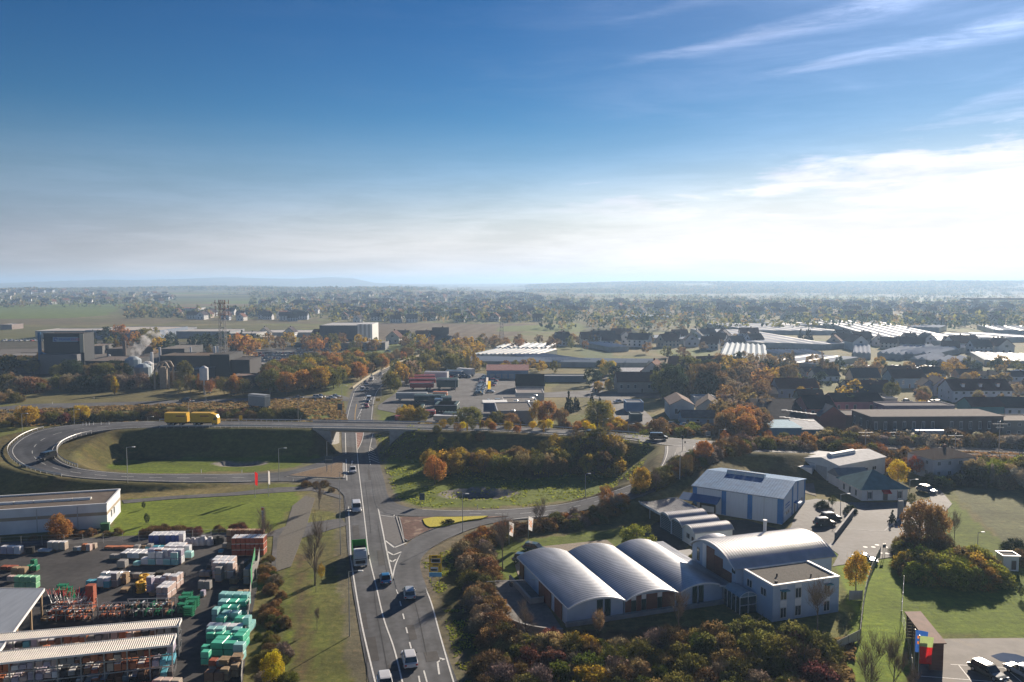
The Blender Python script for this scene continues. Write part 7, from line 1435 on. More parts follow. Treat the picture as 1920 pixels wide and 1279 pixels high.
# small houses scattered through the nearer right and centre
HR = random.Random(21); hm_ = []
for k, (wc, rc) in enumerate((((.52, .50, .47), (.11, .055, .045)), ((.60, .60, .60), (.055, .050, .055)), ((.46, .38, .30), (.13, .065, .05)), ((.34, .38, .44), (.075, .05, .05)), ((.62, .60, .56), (.17, .08, .055)), ((.55, .55, .56), (.09, .085, .085)))):
    b = MB([wallmat(wc), roofmat(rc), WINGL]); L_, D_, e, r_ = 11, 9, 4.4, 3.8
    if k % 3 == 1: L_, e = 14, 5.2
    b.box(0, 0, -.5, L_, D_, e); b.add([(0, 0, e), (0, D_, e), (0, D_ / 2, e + r_)], [(0, 1, 2)]); b.add([(L_, 0, e), (L_, D_, e), (L_, D_ / 2, e + r_)], [(2, 1, 0)])
    b.cur = 2
    for i in range(4):
        for s_ in (0, 1): b.box(1 + i * L_ / 4, -.05, 1 + s_ * 2.2, 2.1 + i * L_ / 4, .02, 2.3 + s_ * 2.0)
    for i in range(2): b.box(-.05, 2 + i * 3.5, 1.2, .02, 3.2 + i * 3.5, 2.5); b.box(-.05, 3.7, 4.4, .02, 5.2, 5.6)
    b.cur = 1; kk = r_ / (D_ / 2); b.prism([(-.4, e - .4 * kk), (D_ / 2, e + r_), (D_ + .4, e - .4 * kk), (D_ + .4, e - .4 * kk + .2), (D_ / 2, e + r_ + .25), (-.4, e - .4 * kk + .2)], -.4, L_ + .4, axis='x'); b.box(L_ * .6, D_ * .5, e + r_ - .5, L_ * .6 + .7, D_ * .5 + .7, e + r_ + 1.1)
    hm_.append((b.mesh('village_house', True), ['cream house with russet roof', 'white house with dark roof', 'ochre house with brown roof', 'grey house with brown roof', 'white house with orange roof', 'pale house with grey roof'][k]))
def houses(poly, n, where, mind=18, zp=0, cap=True, sc=(1, 1.25), rots=(0, 90, 20, -25, 70), store=None):
    W = [P(u, v, zp) for u, v in poly]; xs = [p[0] for p in W]; ys = [p[1] for p in W]; got = []; tr = 0
    while len(got) < n and tr < n * 50:
        tr += 1; y = HR.uniform(min(ys), max(ys)); x = HR.uniform(min(xs), max(xs))
        if not in_poly(np.array([x]), np.array([y]), W)[0] or any((x - a) ** 2 + (y - c) ** 2 < mind ** 2 for a, c in got[-140:]): continue
        got.append((x, y)); m, wd = HR.choice(hm_); rot = R(HR.choice(rots) + HR.uniform(-8, 8)); s_ = HR.uniform(*sc)
        if store is not None: store.append((m, x, y, rot, s_)); continue
        o = place('village_house', m, None, (x, y, TZ(x, y)), rot, s_); tag(o, f'{wd} {where}', 'house', 'houses ' + where)
houses([(1100, 640), (1420, 636), (1420, 655), (1270, 656), (1120, 652)], 32, 'between the centre greenhouses', 20)
houses([(1560, 655), (1920, 668), (1920, 655), (1560, 640)], 26, 'among the right hand greenhouses', 20)
houses([(1240, 700), (1440, 700), (1440, 720), (1240, 720)], 9, 'among the tall firs', 16)
houses([(1040, 652), (1100, 650), (1090, 640), (1030, 640)], 4, 'behind the white ribbed greenhouse', 16); houses([(500, 644), (598, 642), (598, 634), (500, 634)], 4, 'left of the striped tower hall', 14)
houses([(700, 650), (880, 655), (880, 638), (720, 636)], 6, 'along the distant main road', 22)
FARH = []
houses([(655, 606), (1000, 604), (990, 590), (640, 592)], 60, 'on the village edge', 17, rots=(0, 5, 85, 95))
houses([(560, 592), (1000, 592), (980, 574), (540, 578)], 110, 'inside the village', 20)
houses([(1420, 600), (1920, 616), (1920, 600), (1420, 590)], 26, 'on the plain before the river', 34); houses([(330, 600), (560, 604), (560, 592), (330, 590)], 24, 'left of the village', 24)
houses([(480, 578), (1060, 578), (1000, 556), (520, 560)], 230, '', 24, store=FARH, sc=(1.1, 1.5)); houses([(-40, 572), (330, 572), (330, 555), (-40, 552)], 90, '', 30, store=FARH, sc=(1.1, 1.5)); houses([(1020, 590), (1900, 600), (1900, 575), (1020, 570)], 170, '', 34, store=FARH, sc=(1.1, 1.6))
fv = []; ff = []; fmi = []; mats_f = []; mi_map = {}
for m, x, y, rot, s_ in FARH:
    z = TZ(x, y); base = len(fv); c, sn = math.cos(rot), math.sin(rot)
    for v in m.vertices: fv.append((x + (v.co.x * c - v.co.y * sn) * s_, y + (v.co.x * sn + v.co.y * c) * s_, z + v.co.z * s_))
    for p in m.polygons:
        mm = m.materials[p.material_index]
        if mm.name not in mi_map: mi_map[mm.name] = len(mats_f); mats_f.append(mm)
        ff.append(tuple(i + base for i in p.vertices)); fmi.append(mi_map[mm.name])
me_ = bpy.data.meshes.new('far_village'); me_.from_pydata(fv, [], ff); [me_.materials.append(m) for m in mats_f]; me_.polygons.foreach_set('material_index', fmi); me_.update()
o = place('far_village', me_); o['kind'] = 'stuff'; tag(o, 'mass of far village houses on the low slopes below the horizon', 'village')
# steam
b = MB(); rg = random.Random(3)
sm = bpy.data.materials.new('steam'); sm.use_nodes = True; t = sm.node_tree; t.nodes.clear(); o_ = t.nodes.new('ShaderNodeOutputMaterial'); pv = t.nodes.new('ShaderNodeVolumePrincipled'); t.links.new(pv.outputs[0], o_.inputs['Volume']); pv.inputs['Color'].default_value = (.95, .95, .97, 1); pv.inputs['Anisotropy'].default_value = .2
tx = t.nodes.new('ShaderNodeTexNoise'); tx.inputs['Scale'].default_value = .34; tx.inputs['Detail'].default_value = 6; tcn = t.nodes.new('ShaderNodeTexCoord'); t.links.new(tcn.outputs['Object'], tx.inputs[0]); mr = t.nodes.new('ShaderNodeMapRange'); mr.inputs[1].default_value = .46; mr.inputs[2].default_value = .66; mr.inputs[4].default_value = .45; t.links.new(tx.outputs['Fac'], mr.inputs[0]); t.links.new(mr.outputs[0], pv.inputs['Density'])
bmh = bmesh.new(); x, y = P(250, 708)
z0 = PZ(0, 674, y); z1 = PZ(0, 640, y)
pathp = [(0, 0, z0, 2.8), (1.5, 1, z0 + 4, 3.3), (3, 2, z0 + 7, 3.7), (5.5, 3, z0 + 10, 3.6), (8, 4, z0 + 12.5, 2.8), (11, 5, z0 + 13, 2.0), (15, 6, z0 + 14, 1.4)]
for i, (a_, c_, z_, r_) in enumerate(pathp): bmesh.ops.create_icosphere(bmh, subdivisions=2, radius=r_ * .8 + .5, matrix=Matrix.Translation((a_, c_, z_)))
me_ = bpy.data.meshes.new('steam'); bmh.to_mesh(me_); bmh.free(); me_.materials.append(sm); o = place('steam', me_, None, (x, y, 0)); md = o.modifiers.new('r', 'REMESH'); md.mode = 'VOXEL'; md.voxel_size = .9; o['kind'] = 'stuff'; tag(o, 'white steam drifting right from the blue cooling tower', 'steam')
# ------------------------------------------------------------------ vegetation; (foot u, v, height px, kind, colour, where, width)
W_ = 'in the hedge left of the hall'
SG = [
 (113, 1014, 50, 'broad', 'orange', 'before the flat warehouse at the left edge', 1.25), (275, 984, 22, 'thin', 'dark', 'small and round on the left lawn, the nearer one', .8), (269, 955, 15, 'thin', 'dark', 'small and round on the left lawn, the farther one', .8),
 (512, 1284, 66, 'broad', 'yellow', 'between yard fence and grass track', .8), (815, 908, 54, 'broad', 'orange', 'alone before the infield thicket', 1.05), (1195, 1034, 50, 'broad', 'lime', 'on the lawn behind the third vault', 1.7),
 (942, 1072, 78, 'bare', 'twig', 'on the lawn left of the vaulted hall', 1.0), (985, 1196, 60, 'bare', 'wine', 'inside the curved terrace wall', 1.3), (1272, 1190, 80, 'bare', 'twig', 'before the front of the second and third vault', .9), (1532, 1196, 84, 'bare', 'twig', 'before the annex front', 1.2), (1122, 1190, 50, 'thin', 'tan', 'small before the windows of the first vault', .8),
 (1604, 1108, 76, 'broad', 'gold', 'at the right corner of the annex', .75), (1630, 1330, 120, 'bare', 'twig', 'at the bottom of the green strip, left of two', .9), (1672, 1330, 110, 'bare', 'twig', 'at the bottom of the green strip, right of two', .9), (1708, 1330, 70, 'bare', 'twig', 'below the advertising banner', .7),
 (1722, 1032, 96, 'broad', 'rust', 'tall at the corner of the company lot, left of two', .9), (1752, 1028, 84, 'broad', 'rust', 'tall at the corner of the company lot, right of two', .9), (1789, 1008, 44, 'bare', 'twig', 'on the meadow edge', .8), (1871, 1090, 30, 'thin', 'gold', 'small beside the white kiosk', .9), (1914, 1122, 26, 'thin', 'dark', 'small at the right edge of the green field', .9),
 (1560, 950, 22, 'thin', 'green', 'clipped into a ball on the company lot', 1.0), (1708, 950, 26, 'thin', 'green', 'clipped into a ball right of the pavilion', 1.1), (1672, 980, 30, 'fir', 'dark', 'small and dark before the pavilion', 1.3), (1594, 962, 18, 'shrub', 'dark', 'at the end of the boundary wall', 1.0), (1540, 952, 16, 'shrub', 'dark', 'beside the industrial hall corner', 1.2),
 (1683, 912, 50, 'broad', 'yellow', 'right behind the pavilion', .95), (1735, 880, 40, 'broad', 'orange', 'left of the villa', 1.2), (1717, 892, 38, 'thin', 'red', 'behind the pavilion beside the villa', 1.1),
 (1286, 900, 42, 'thin', 'brown', 'on the ramp shoulder', 1.0), (1317, 912, 42, 'broad', 'orange', 'left behind the industrial hall', 1.0), (1200, 946, 54, 'broad', 'gold', 'below the ramp beside the hedge', .9), (1229, 936, 40, 'bare', 'twig', 'beside the ramp', .8), (1012, 990, 48, 'bare', 'wine', 'behind the two hall flags', 1.1), (1135, 962, 42, 'thin', 'orange', 'in the hedge north of the hall', 1.0),
 (497, 1030, 66, 'bare', 'twig', 'beside the brick stack fence', .9), (590, 1098, 105, 'bare', 'twig', 'tall and slim on the grass verge', .9), (598, 955, 44, 'bare', 'wine', 'beside the service path', .9), (602, 1090, 34, 'thin', 'gold', 'small beside the road verge', .7), (594, 1180, 40, 'bare', 'twig', 'young on the grass verge', .5), (592, 1110, 50, 'bare', 'twig', 'young on the verge, farther one', .5),
 (765, 802, 44, 'broad', 'gold', 'behind the upper road at the truck yard, nearest the bridge', 1.35), (786, 800, 38, 'broad', 'olive', 'behind the upper road, second from the bridge', 1.2), (877, 804, 42, 'broad', 'olive', 'behind the upper road before the canopy', 1.5), (930, 806, 36, 'broad', 'olive', 'before the showroom, left of two', 1.2), (958, 806, 32, 'broad', 'rust', 'before the showroom, right of two', 1.3),
 (1025, 802, 52, 'broad', 'orange', 'at the right end of the showroom', .9), (1010, 798, 46, 'broad', 'gold', 'close to the showroom gable', .9), (1050, 806, 42, 'broad', 'rust', 'between showroom and fir', 1.0), (1120, 806, 56, 'broad', 'olive', 'behind the upper road', 1.1), (1135, 800, 48, 'broad', 'gold', 'behind the upper road beside the street', .9), (1235, 822, 38, 'broad', 'rust', 'behind the junction', 1.5),
 (1066, 774, 50, 'fir', 'dark', 'tall right of the showroom', 1.0), (1080, 770, 34, 'fir', 'dark', 'right of the tallest fir', 1.3), (1109, 757, 24, 'fir', 'dark', 'small, left at the street corner', 1.1), (1124, 759, 20, 'fir', 'dark', 'small, right at the street corner', 1.1),
 (50, 800, 40, 'broad', 'gold', 'left of the loop road', 1.3), (150, 795, 36, 'broad', 'gold', 'behind the loop road beside the hedge', 1.2), (215, 739, 38, 'poplar', 'yellow', 'before the foundry', 2.2), (345, 722, 46, 'broad', 'olive', 'willow like, before the arch gantry', .8), (375, 738, 36, 'broad', 'orange', 'beside the white water tank', .6), (438, 742, 40, 'broad', 'orange', 'right of the water tank', .7),
 (877, 695, 46, 'poplar', 'gold', 'left one of the slim pair before the old glasshouse', 1.2), (888, 693, 44, 'poplar', 'gold', 'right one of the slim pair before the old glasshouse', 1.2), (735, 728, 36, 'poplar', 'yellow', 'right of the distant main road', 1.6), (762, 722, 30, 'poplar', 'tan', 'by the road, first of a pair', 1.5), (772, 718, 30, 'poplar', 'tan', 'by the road, second of a pair', 1.5),
 (1540, 700, 40, 'poplar', 'tan', 'slim, above the estate', 1.5), (1485, 692, 40, 'poplar', 'tan', 'slim, left above the estate', 1.4), (1500, 640, 28, 'fir', 'dark', 'left one of two before the large glasshouse', 1.1), (1515, 642, 34, 'fir', 'dark', 'right one of two before the large glasshouse', 1.3), (1572, 740, 36, 'fir', 'dark', 'among the estate houses', 1.0), (1672, 733, 38, 'fir', 'dark', 'beside the large blue grey house', .9), (1268, 688, 26, 'fir', 'dark', 'slim in the green field', .8),
 (1681, 776, 22, 'broad', 'red', 'before the pink building', 1.2), (1905, 812, 26, 'broad', 'orange', 'at the right end of the freight house', 1.3), (1838, 905, 34, 'thin', 'white', 'right of the villa', 1.4)]
for r_ in SG: tree(*r_[:4], r_[4], r_[5], None, r_[6])
AU = ['olive', 'brown', 'rust', 'olive', 'twig', 'brown', 'gold']; BR_ = ['brown', 'twig', 'olive', 'rust', 'tan', 'brown', 'tan']
BS = ['shrub', 'scrub', 'scrub', 'shrub', 'scrub']
AREAS = [
 ([(862, 1040), (905, 1015), (930, 1120), (940, 1190), (965, 1215), (920, 1215), (885, 1130)], 44, BS, ['rust', 'brown', 'brown', 'olive', 'rust', 'tan', 'twig'], (1.6, 3.1), W_, 1.5),
 ([(915, 1215), (1000, 1208), (1180, 1212), (1420, 1206), (1500, 1214), (1560, 1262), (1585, 1340), (900, 1340)], 105, BS, ['brown', 'olive', 'twig', 'olive', 'tan', 'olive', 'brown', 'gold', 'twig', 'wine', 'olive', 'green'], (1.7, 3.2), 'in the thicket before the hall', 1.9),
 ([(1290, 1200), (1480, 1200), (1560, 1240), (1540, 1270), (1300, 1230)], 12, ['shrub'], ['olive', 'brown', 'olive'], (3.0, 4.0), 'rising before the annex', 2.5),
 ([(868, 1018), (960, 992), (1060, 975), (1165, 962), (1168, 974), (1000, 1000), (905, 1030)], 46, BS, ['brown', 'olive', 'rust', 'twig', 'orange'], (1.4, 2.6), 'in the hedge behind the hall lawn', 1.5),
 ([(1160, 962), (1250, 930), (1300, 905), (1345, 885), (1400, 868), (1470, 862), (1515, 865), (1515, 874), (1420, 880), (1340, 905), (1290, 930), (1225, 950)], 84, BS, ['olive', 'brown', 'olive', 'twig', 'rust'], (2.0, 3.4), 'in the thicket left of the industrial hall', 1.9),
 ([(795, 886), (860, 877), (1100, 868), (1160, 876), (1150, 890), (1050, 896), (960, 896), (870, 892)], 66, ['broad', 'broad', 'thin', 'shrub'], ['olive', 'brown', 'gold', 'tan', 'olive', 'olive', 'gold'], (4.4, 6.3), 'in the wood inside the right ramp', 2.2),
 ([(860, 846), (1140, 842), (1150, 852), (860, 858)], 16, ['poplar', 'broad'], ['gold', 'orange', 'yellow'], (2.4, 3.4), 'rising beside the upper road', 2.4),
 ([(800, 848), (850, 836), (960, 836), (960, 852), (812, 866)], 14, ['thin', 'broad'], ['rust', 'olive', 'gold'], (2.6, 3.6), 'on the embankment right of the bridge', 2.4),
 ([(5, 790), (120, 783), (330, 780), (560, 778), (560, 788), (330, 790), (120, 793), (5, 800)], 62, BS, ['olive', 'dark', 'brown', 'olive', 'wine'], (2.2, 4.4), 'in the dark hedge behind the loop road', 2.2),
 ([(-40, 800), (60, 735), (20, 735), (-60, 760)], 16, BS + ['broad'], BR_, (3, 6), 'at the far left edge', 3),
 ([(0, 738), (120, 736), (330, 728), (330, 722), (0, 724)], 34, ['broad', 'shrub', 'scrub'], ['brown', 'olive', 'dark', 'rust', 'twig'], (4, 8), 'before the foundry', 4),
 ([(330, 738), (480, 744), (480, 730), (330, 728)], 16, ['broad', 'thin'], ['olive', 'twig', 'orange', 'brown'], (5, 8), 'around the white water tank', 4),
 ([(492, 744), (560, 740), (640, 728), (655, 712), (700, 695), (680, 688), (560, 700), (500, 715)], 76, ['broad'], ['olive', 'olive', 'brown', 'gold', 'orange', 'olive'], (8, 12), 'in the wood beside the scrap yard', 5.5),
 ([(660, 722), (745, 682), (780, 668), (775, 662), (700, 686), (655, 705)], 18, ['broad'], ['rust', 'orange', 'brown', 'olive'], (6, 9), 'behind the pale noise barrier', 5),
 ([(712, 745), (740, 715), (790, 685), (820, 668), (880, 672), (870, 700), (790, 702), (740, 740)], 46, ['broad', 'far'], ['olive', 'olive', 'gold', 'tan'], (6, 11), 'right of the distant main road', 5),
 ([(560, 905), (640, 915), (640, 925), (560, 912)], 5, ['scrub'], ['brown'], (1, 1.6), 'beside the slip road', 2),
 ([(262, 1006), (375, 1004), (372, 994), (280, 996)], 14, BS, ['wine', 'brown', 'rust'], (1.2, 2.0), 'behind the yard wire fence', 1.2), ([(40, 1012), (230, 1005), (225, 1000), (140, 1003)], 9, BS, ['rust', 'brown'], (1.0, 1.8), 'between warehouse and yard', 1.2), ([(400, 1000), (470, 998), (468, 990), (410, 992)], 5, BS, ['wine', 'brown'], (1.1, 1.8), 'behind the brick stack', 1.2),
 ([(480, 1279), (470, 1330), (540, 1330), (536, 1180), (520, 1060), (500, 1040), (492, 1060), (484, 1180)], 44, BS, ['olive', 'brown', 'green', 'twig', 'rust'], (.8, 1.9), 'along the yard fence', 1.1),
 ([(1695, 1088), (1780, 1096), (1862, 1104), (1868, 1078), (1790, 1062), (1700, 1062)], 26, ['shrub'], ['lime', 'olive', 'brown', 'lime', 'gold'], (3.2, 4.8), 'in the block by the kiosk', 1.8), ([(1690, 1040), (1780, 1046), (1776, 1030), (1695, 1024)], 12, BS, ['brown', 'olive', 'rust'], (2.2, 3.2), 'under the tall rust brown trees', 1.4),
 ([(1560, 872), (1700, 886), (1750, 880), (1750, 864), (1560, 860)], 34, BS + ['broad'], ['rust', 'brown', 'olive', 'orange'], (2.5, 4.6), 'behind the pavilion', 2.4), ([(1820, 905), (1930, 925), (1930, 895), (1840, 885)], 24, ['thin', 'shrub', 'poplar', 'broad'], ['lime', 'white', 'olive', 'tan'], (3.5, 7), 'right of the villa at the meadow', 2.4), ([(1740, 905), (1830, 905), (1830, 914), (1745, 914)], 9, ['shrub'], ['dark', 'olive'], (2, 3), 'before the villa', 1.6), ([(1900, 1030), (1950, 1040), (1950, 1080), (1905, 1060)], 5, ['scrub'], ['dark', 'brown'], (2, 3), 'at the right edge of the meadow', 2),
 ([(1350, 840), (1480, 858), (1560, 866), (1560, 846), (1480, 838), (1400, 836)], 40, ['thin', 'shrub', 'broad'], ['orange', 'rust', 'brown', 'olive', 'rust'], (3, 5.5), 'right of the junction', 2.6),
 ([(1350, 826), (1400, 830), (1450, 822), (1380, 800)], 14, ['broad'], ['rust', 'orange', 'brown'], (5, 9), 'behind the junction before the timber hall', 3),
 ([(1545, 832), (1940, 842), (1940, 826), (1545, 822)], 60, ['shrub', 'farbush', 'scrub'], ['tan', 'white', 'brown', 'olive', 'rust', 'twig'], (2.4, 4.6), 'in the pale scrub along the railway', 3.2),
 ([(1130, 812), (1210, 822), (1340, 820), (1340, 806), (1200, 806)], 34, BS, ['olive', 'lime', 'brown', 'rust'], (1.8, 3.2), 'behind the junction guard rail', 1.8), ([(1090, 806), (1180, 812), (1175, 800), (1095, 796)], 14, ['poplar', 'shrub'], ['yellow', 'gold'], (1.8, 4), 'yellow edge behind the upper road', 2),
 ([(740, 806), (1000, 808), (1100, 808), (1100, 802), (1000, 800), (740, 800)], 26, BS, ['olive', 'brown', 'rust', 'gold'], (1.6, 3.2), 'between upper road and truck yard', 2),
 ([(1235, 752), (1345, 752), (1350, 722), (1240, 716)], 34, ['fir', 'fir', 'broad'], ['dark', 'dark', 'dark', 'olive', 'brown'], (9, 15), 'in the dark grove behind the workshops', 5),
 ([(1345, 800), (1440, 800), (1440, 745), (1350, 735)], 34, ['broad', 'far'], ['rust', 'brown', 'twig', 'brown'], (5, 8.5), 'left of the brown timber hall', 5), ([(1350, 738), (1480, 738), (1480, 700), (1350, 700)], 30, ['broad', 'fir', 'far'], ['rust', 'brown', 'dark', 'tan', 'gold'], (7, 12), 'between grove and estate', 6),
 ([(1480, 775), (1920, 775), (1920, 715), (1480, 715)], 30, ['broad', 'far', 'farbush'], ['olive', 'brown', 'rust', 'gold', 'dark', 'tan'], (4, 8), 'among the houses of the estate', 7),
 ([(1400, 712), (1920, 706), (1920, 690), (1400, 690)], 32, ['far'], ['olive', 'brown', 'gold', 'rust', 'dark', 'tan'], (5, 8), 'behind the estate', 8),
 ([(1100, 738), (1160, 745), (1160, 690), (1120, 690)], 12, ['broad', 'far'], ['gold', 'olive', 'dark'], (5, 8), 'beside the town street', 6), ([(890, 700), (1040, 700), (1040, 690), (890, 688)], 14, ['far', 'farbush'], ['gold', 'rust', 'olive', 'brown'], (4, 7), 'before the old glasshouse', 8),
 ([(900, 660), (1140, 655), (1140, 642), (900, 645)], 26, ['far'], ['rust', 'brown', 'brown', 'olive', 'rust'], (6, 9), 'behind the old glasshouse', 10),
 ([(480, 658), (640, 664), (730, 660), (730, 650), (480, 645)], 24, ['far'], ['orange', 'rust', 'olive', 'brown', 'gold'], (7, 12), 'around the high bay warehouse', 10), ([(160, 670), (480, 672), (480, 645), (160, 640)], 40, ['far', 'fir'], ['dark', 'orange', 'olive', 'dark', 'gold'], (8, 15), 'behind the foundry sheds', 10), ([(0, 705), (84, 705), (84, 690), (0, 690)], 12, ['broad', 'far'], ['dark', 'olive', 'brown'], (7, 11), 'left of the foundry block', 6), ([(90, 724), (240, 724), (240, 708), (90, 708)], 14, ['broad'], ['dark', 'olive', 'brown'], (7, 11), 'at the foot of the foundry block', 6),
 ([(440, 668), (480, 672), (480, 660), (440, 658)], 6, ['far'], ['gold', 'orange'], (12, 17), 'golden above the scrap yard', 10), ([(745, 668), (900, 668), (900, 650), (760, 645)], 26, ['far'], ['olive', 'brown', 'rust', 'gold'], (7, 11), 'along the distant main road', 10),
 ([(1150, 660), (1420, 690), (1420, 640), (1150, 630)], 26, ['far'], ['brown', 'olive', 'rust', 'dark', 'tan'], (5, 9), 'around the centre greenhouses', 12)]
for A_ in AREAS: scatter(A_[0], A_[1], A_[2], A_[3], A_[4], A_[5], 'plants ' + A_[5], mind=A_[6])
# masses nobody could count
def mass(name, label, gen, cols, leafs=16, seed=1):
    "many small crowns joined, one object per colour"
    rg = np.random.default_rng(seed); pts = gen(rg); rg.shuffle(pts)
    for ci_, col in enumerate(cols):
        sub = pts[ci_::len(cols)]; n = len(sub)
        if not n: continue
        c = np.repeat(sub, leafs, 0); d = rg.normal(size=(len(c), 3)); d /= np.linalg.norm(d, axis=1)[:, None]; d *= rg.uniform(.5, 1, len(c))[:, None] ** .5; d[:, 2] = d[:, 2] * .5 + .5
        p = c[:, :3] + d * np.stack([c[:, 4], c[:, 4], c[:, 3]], 1); v, f = leaves(p, 1.0, rg); k = (c[:, 3] * .22)[:, None, None]; v = p[:, None, :] + (v.reshape(-1, 4, 3) - p[:, None, :]) * k
        o = place(name, np_mesh(name, v.reshape(-1, 3), f, [LEAF]), color=LC[col]); o['kind'] = 'stuff'; tag(o, f'{CNAME[col]} ' + label, 'trees', 'masses of ' + label)
def gen_plain(rg):
    out = []; n = 0
    y = 10 ** rg.uniform(math.log10(820), math.log10(9500), 64000); x = rg.uniform(-1, 1, len(y)) * .72 * y + .0
    band = vnoise(x, y, 420, 41) * .6 + vnoise(x, y * 2.2, 160, 42) * .5 + vnoise(x, y * 3, 60, 43) * .25; u = 959.5 + F * x / y; v_ = 529 + 50 * F / y
    keep = band > .93 - .10 * np.clip((y - 1800) / 3000, 0, 1)
    field = ((u < 620) & (v_ > 597) & (v_ < 616)) | ((u < 240) & (v_ > 578) & (v_ < 606)) | ((u > 690) & (u < 1100) & (v_ > 605)) | ((u > 1380) & (v_ > 612)) | ((u < 760) & (v_ > 612)) | (v_ > 618)
    town = (u > 470) & (u < 1080) & (v_ > 556) & (v_ < 605) & (rg.uniform(size=len(y)) < .17)
    town2 = ((u > 1050) | (u < 330)) & (v_ > 556) & (v_ < 612) & (rg.uniform(size=len(y)) < .15)
    near = (v_ > 612) & (rg.uniform(size=len(y)) < .10) & (u > 1000)
    k = ((keep & ~field) | (town & ~field) | (town2 & ~field) | near); x, y = x[k], y[k]
    h = rg.uniform(6, 13, len(x)) * np.where(y > 3500, 1.35, 1); return np.stack([x, y, terrain(x, y), h, h * rg.uniform(.4, .75, len(x)) * np.where(y > 2500, 1.9, 1)], 1)
mass('treeline', 'tree belts on the far plain', gen_plain, ['olive', 'dark', 'brown', 'dark', 'olive', 'dark'], 13)
def gen_ridge(rg):
    y = rg.uniform(3700, 6800, 15000); x = rg.uniform(.02, .74, len(y)) * y; k = vnoise(x, y, 700, 51) + .5 * vnoise(x, y, 200, 52) > .58; x, y = x[k], y[k]
    y2 = rg.uniform(3000, 6000, 7000); x2 = rg.uniform(-.72, -.10, len(y2)) * y2; k = vnoise(x2, y2, 500, 53) > .52; x = np.r_[x, x2[k]]; y = np.r_[y, y2[k]]; h = rg.uniform(13, 20, len(x)); return np.stack([x, y, terrain(x, y), h, h * 1.5], 1)
mass('forest', 'woods on the rising slopes below the horizon', gen_ridge, ['dark', 'brown', 'olive', 'dark'], 11, 2)
# grass tufts and low weeds near the camera
def tufts(poly, n, col, label, h=(.15, .5), seed=1, zr=True):
    rg = np.random.default_rng(seed); W = [P(u, v) for u, v in poly]; xs = [p[0] for p in W]; ys = [p[1] for p in W]; x = rg.uniform(min(xs), max(xs), n * 3); y = rg.uniform(min(ys), max(ys), n * 3); k = in_poly(x, y, W) & (vnoise(x, y, 2.2, 61) + .4 * vnoise(x, y, 7, 62) > .62); x, y = x[k][:n], y[k][:n]; z = terrain(x, y); m = len(x)
    if not m: return
    s_ = rg.uniform(*h, m); a = rg.uniform(0, 6.28, m); b0 = np.stack([x - np.cos(a) * s_ * .8, y - np.sin(a) * s_ * .8, z - .02], 1); b1 = np.stack([x + np.cos(a) * s_ * .8, y + np.sin(a) * s_ * .8, z - .02], 1); lean = rg.normal(size=(m, 2)) * .15; up = np.stack([lean[:, 0], lean[:, 1], s_], 1)
    v = np.stack([b0, b1, b1 + up * rg.uniform(.6, 1, m)[:, None], b0 + up], 1).reshape(-1, 3); o = place('tall_grass', np_mesh('tall_grass', v, np.arange(m * 4).reshape(-1, 4), [LEAF]), color=LC[col]); o['kind'] = 'stuff'; tag(o, label, 'grass')
tufts([(790, 1050), (870, 1020), (900, 1100), (960, 1330), (880, 1330), (820, 1120)], 5000, 'lime', 'green tufts between ramp and hedge', (.08, .2), 5)
tufts([(900, 1200), (1600, 1200), (1600, 1330), (880, 1330)], 12000, 'brown', 'brown undergrowth beneath the bottom thicket', (.2, .6), 6)
tufts([(700, 812), (790, 840), (1000, 900), (1240, 840), (1200, 910), (1000, 955), (790, 950), (740, 935)], 7000, 'lime', 'rough grass inside the right ramp', (.1, .3), 7)
tufts([(0, 770), (640, 745), (650, 790), (0, 800)], 12000, 'brown', 'rough brown grass behind the loop road', (.3, .7), 8)
tufts([(1430, 846), (1960, 850), (1960, 875), (1430, 868)], 8000, 'rust', 'dry weeds along the railway', (.3, .7), 9)
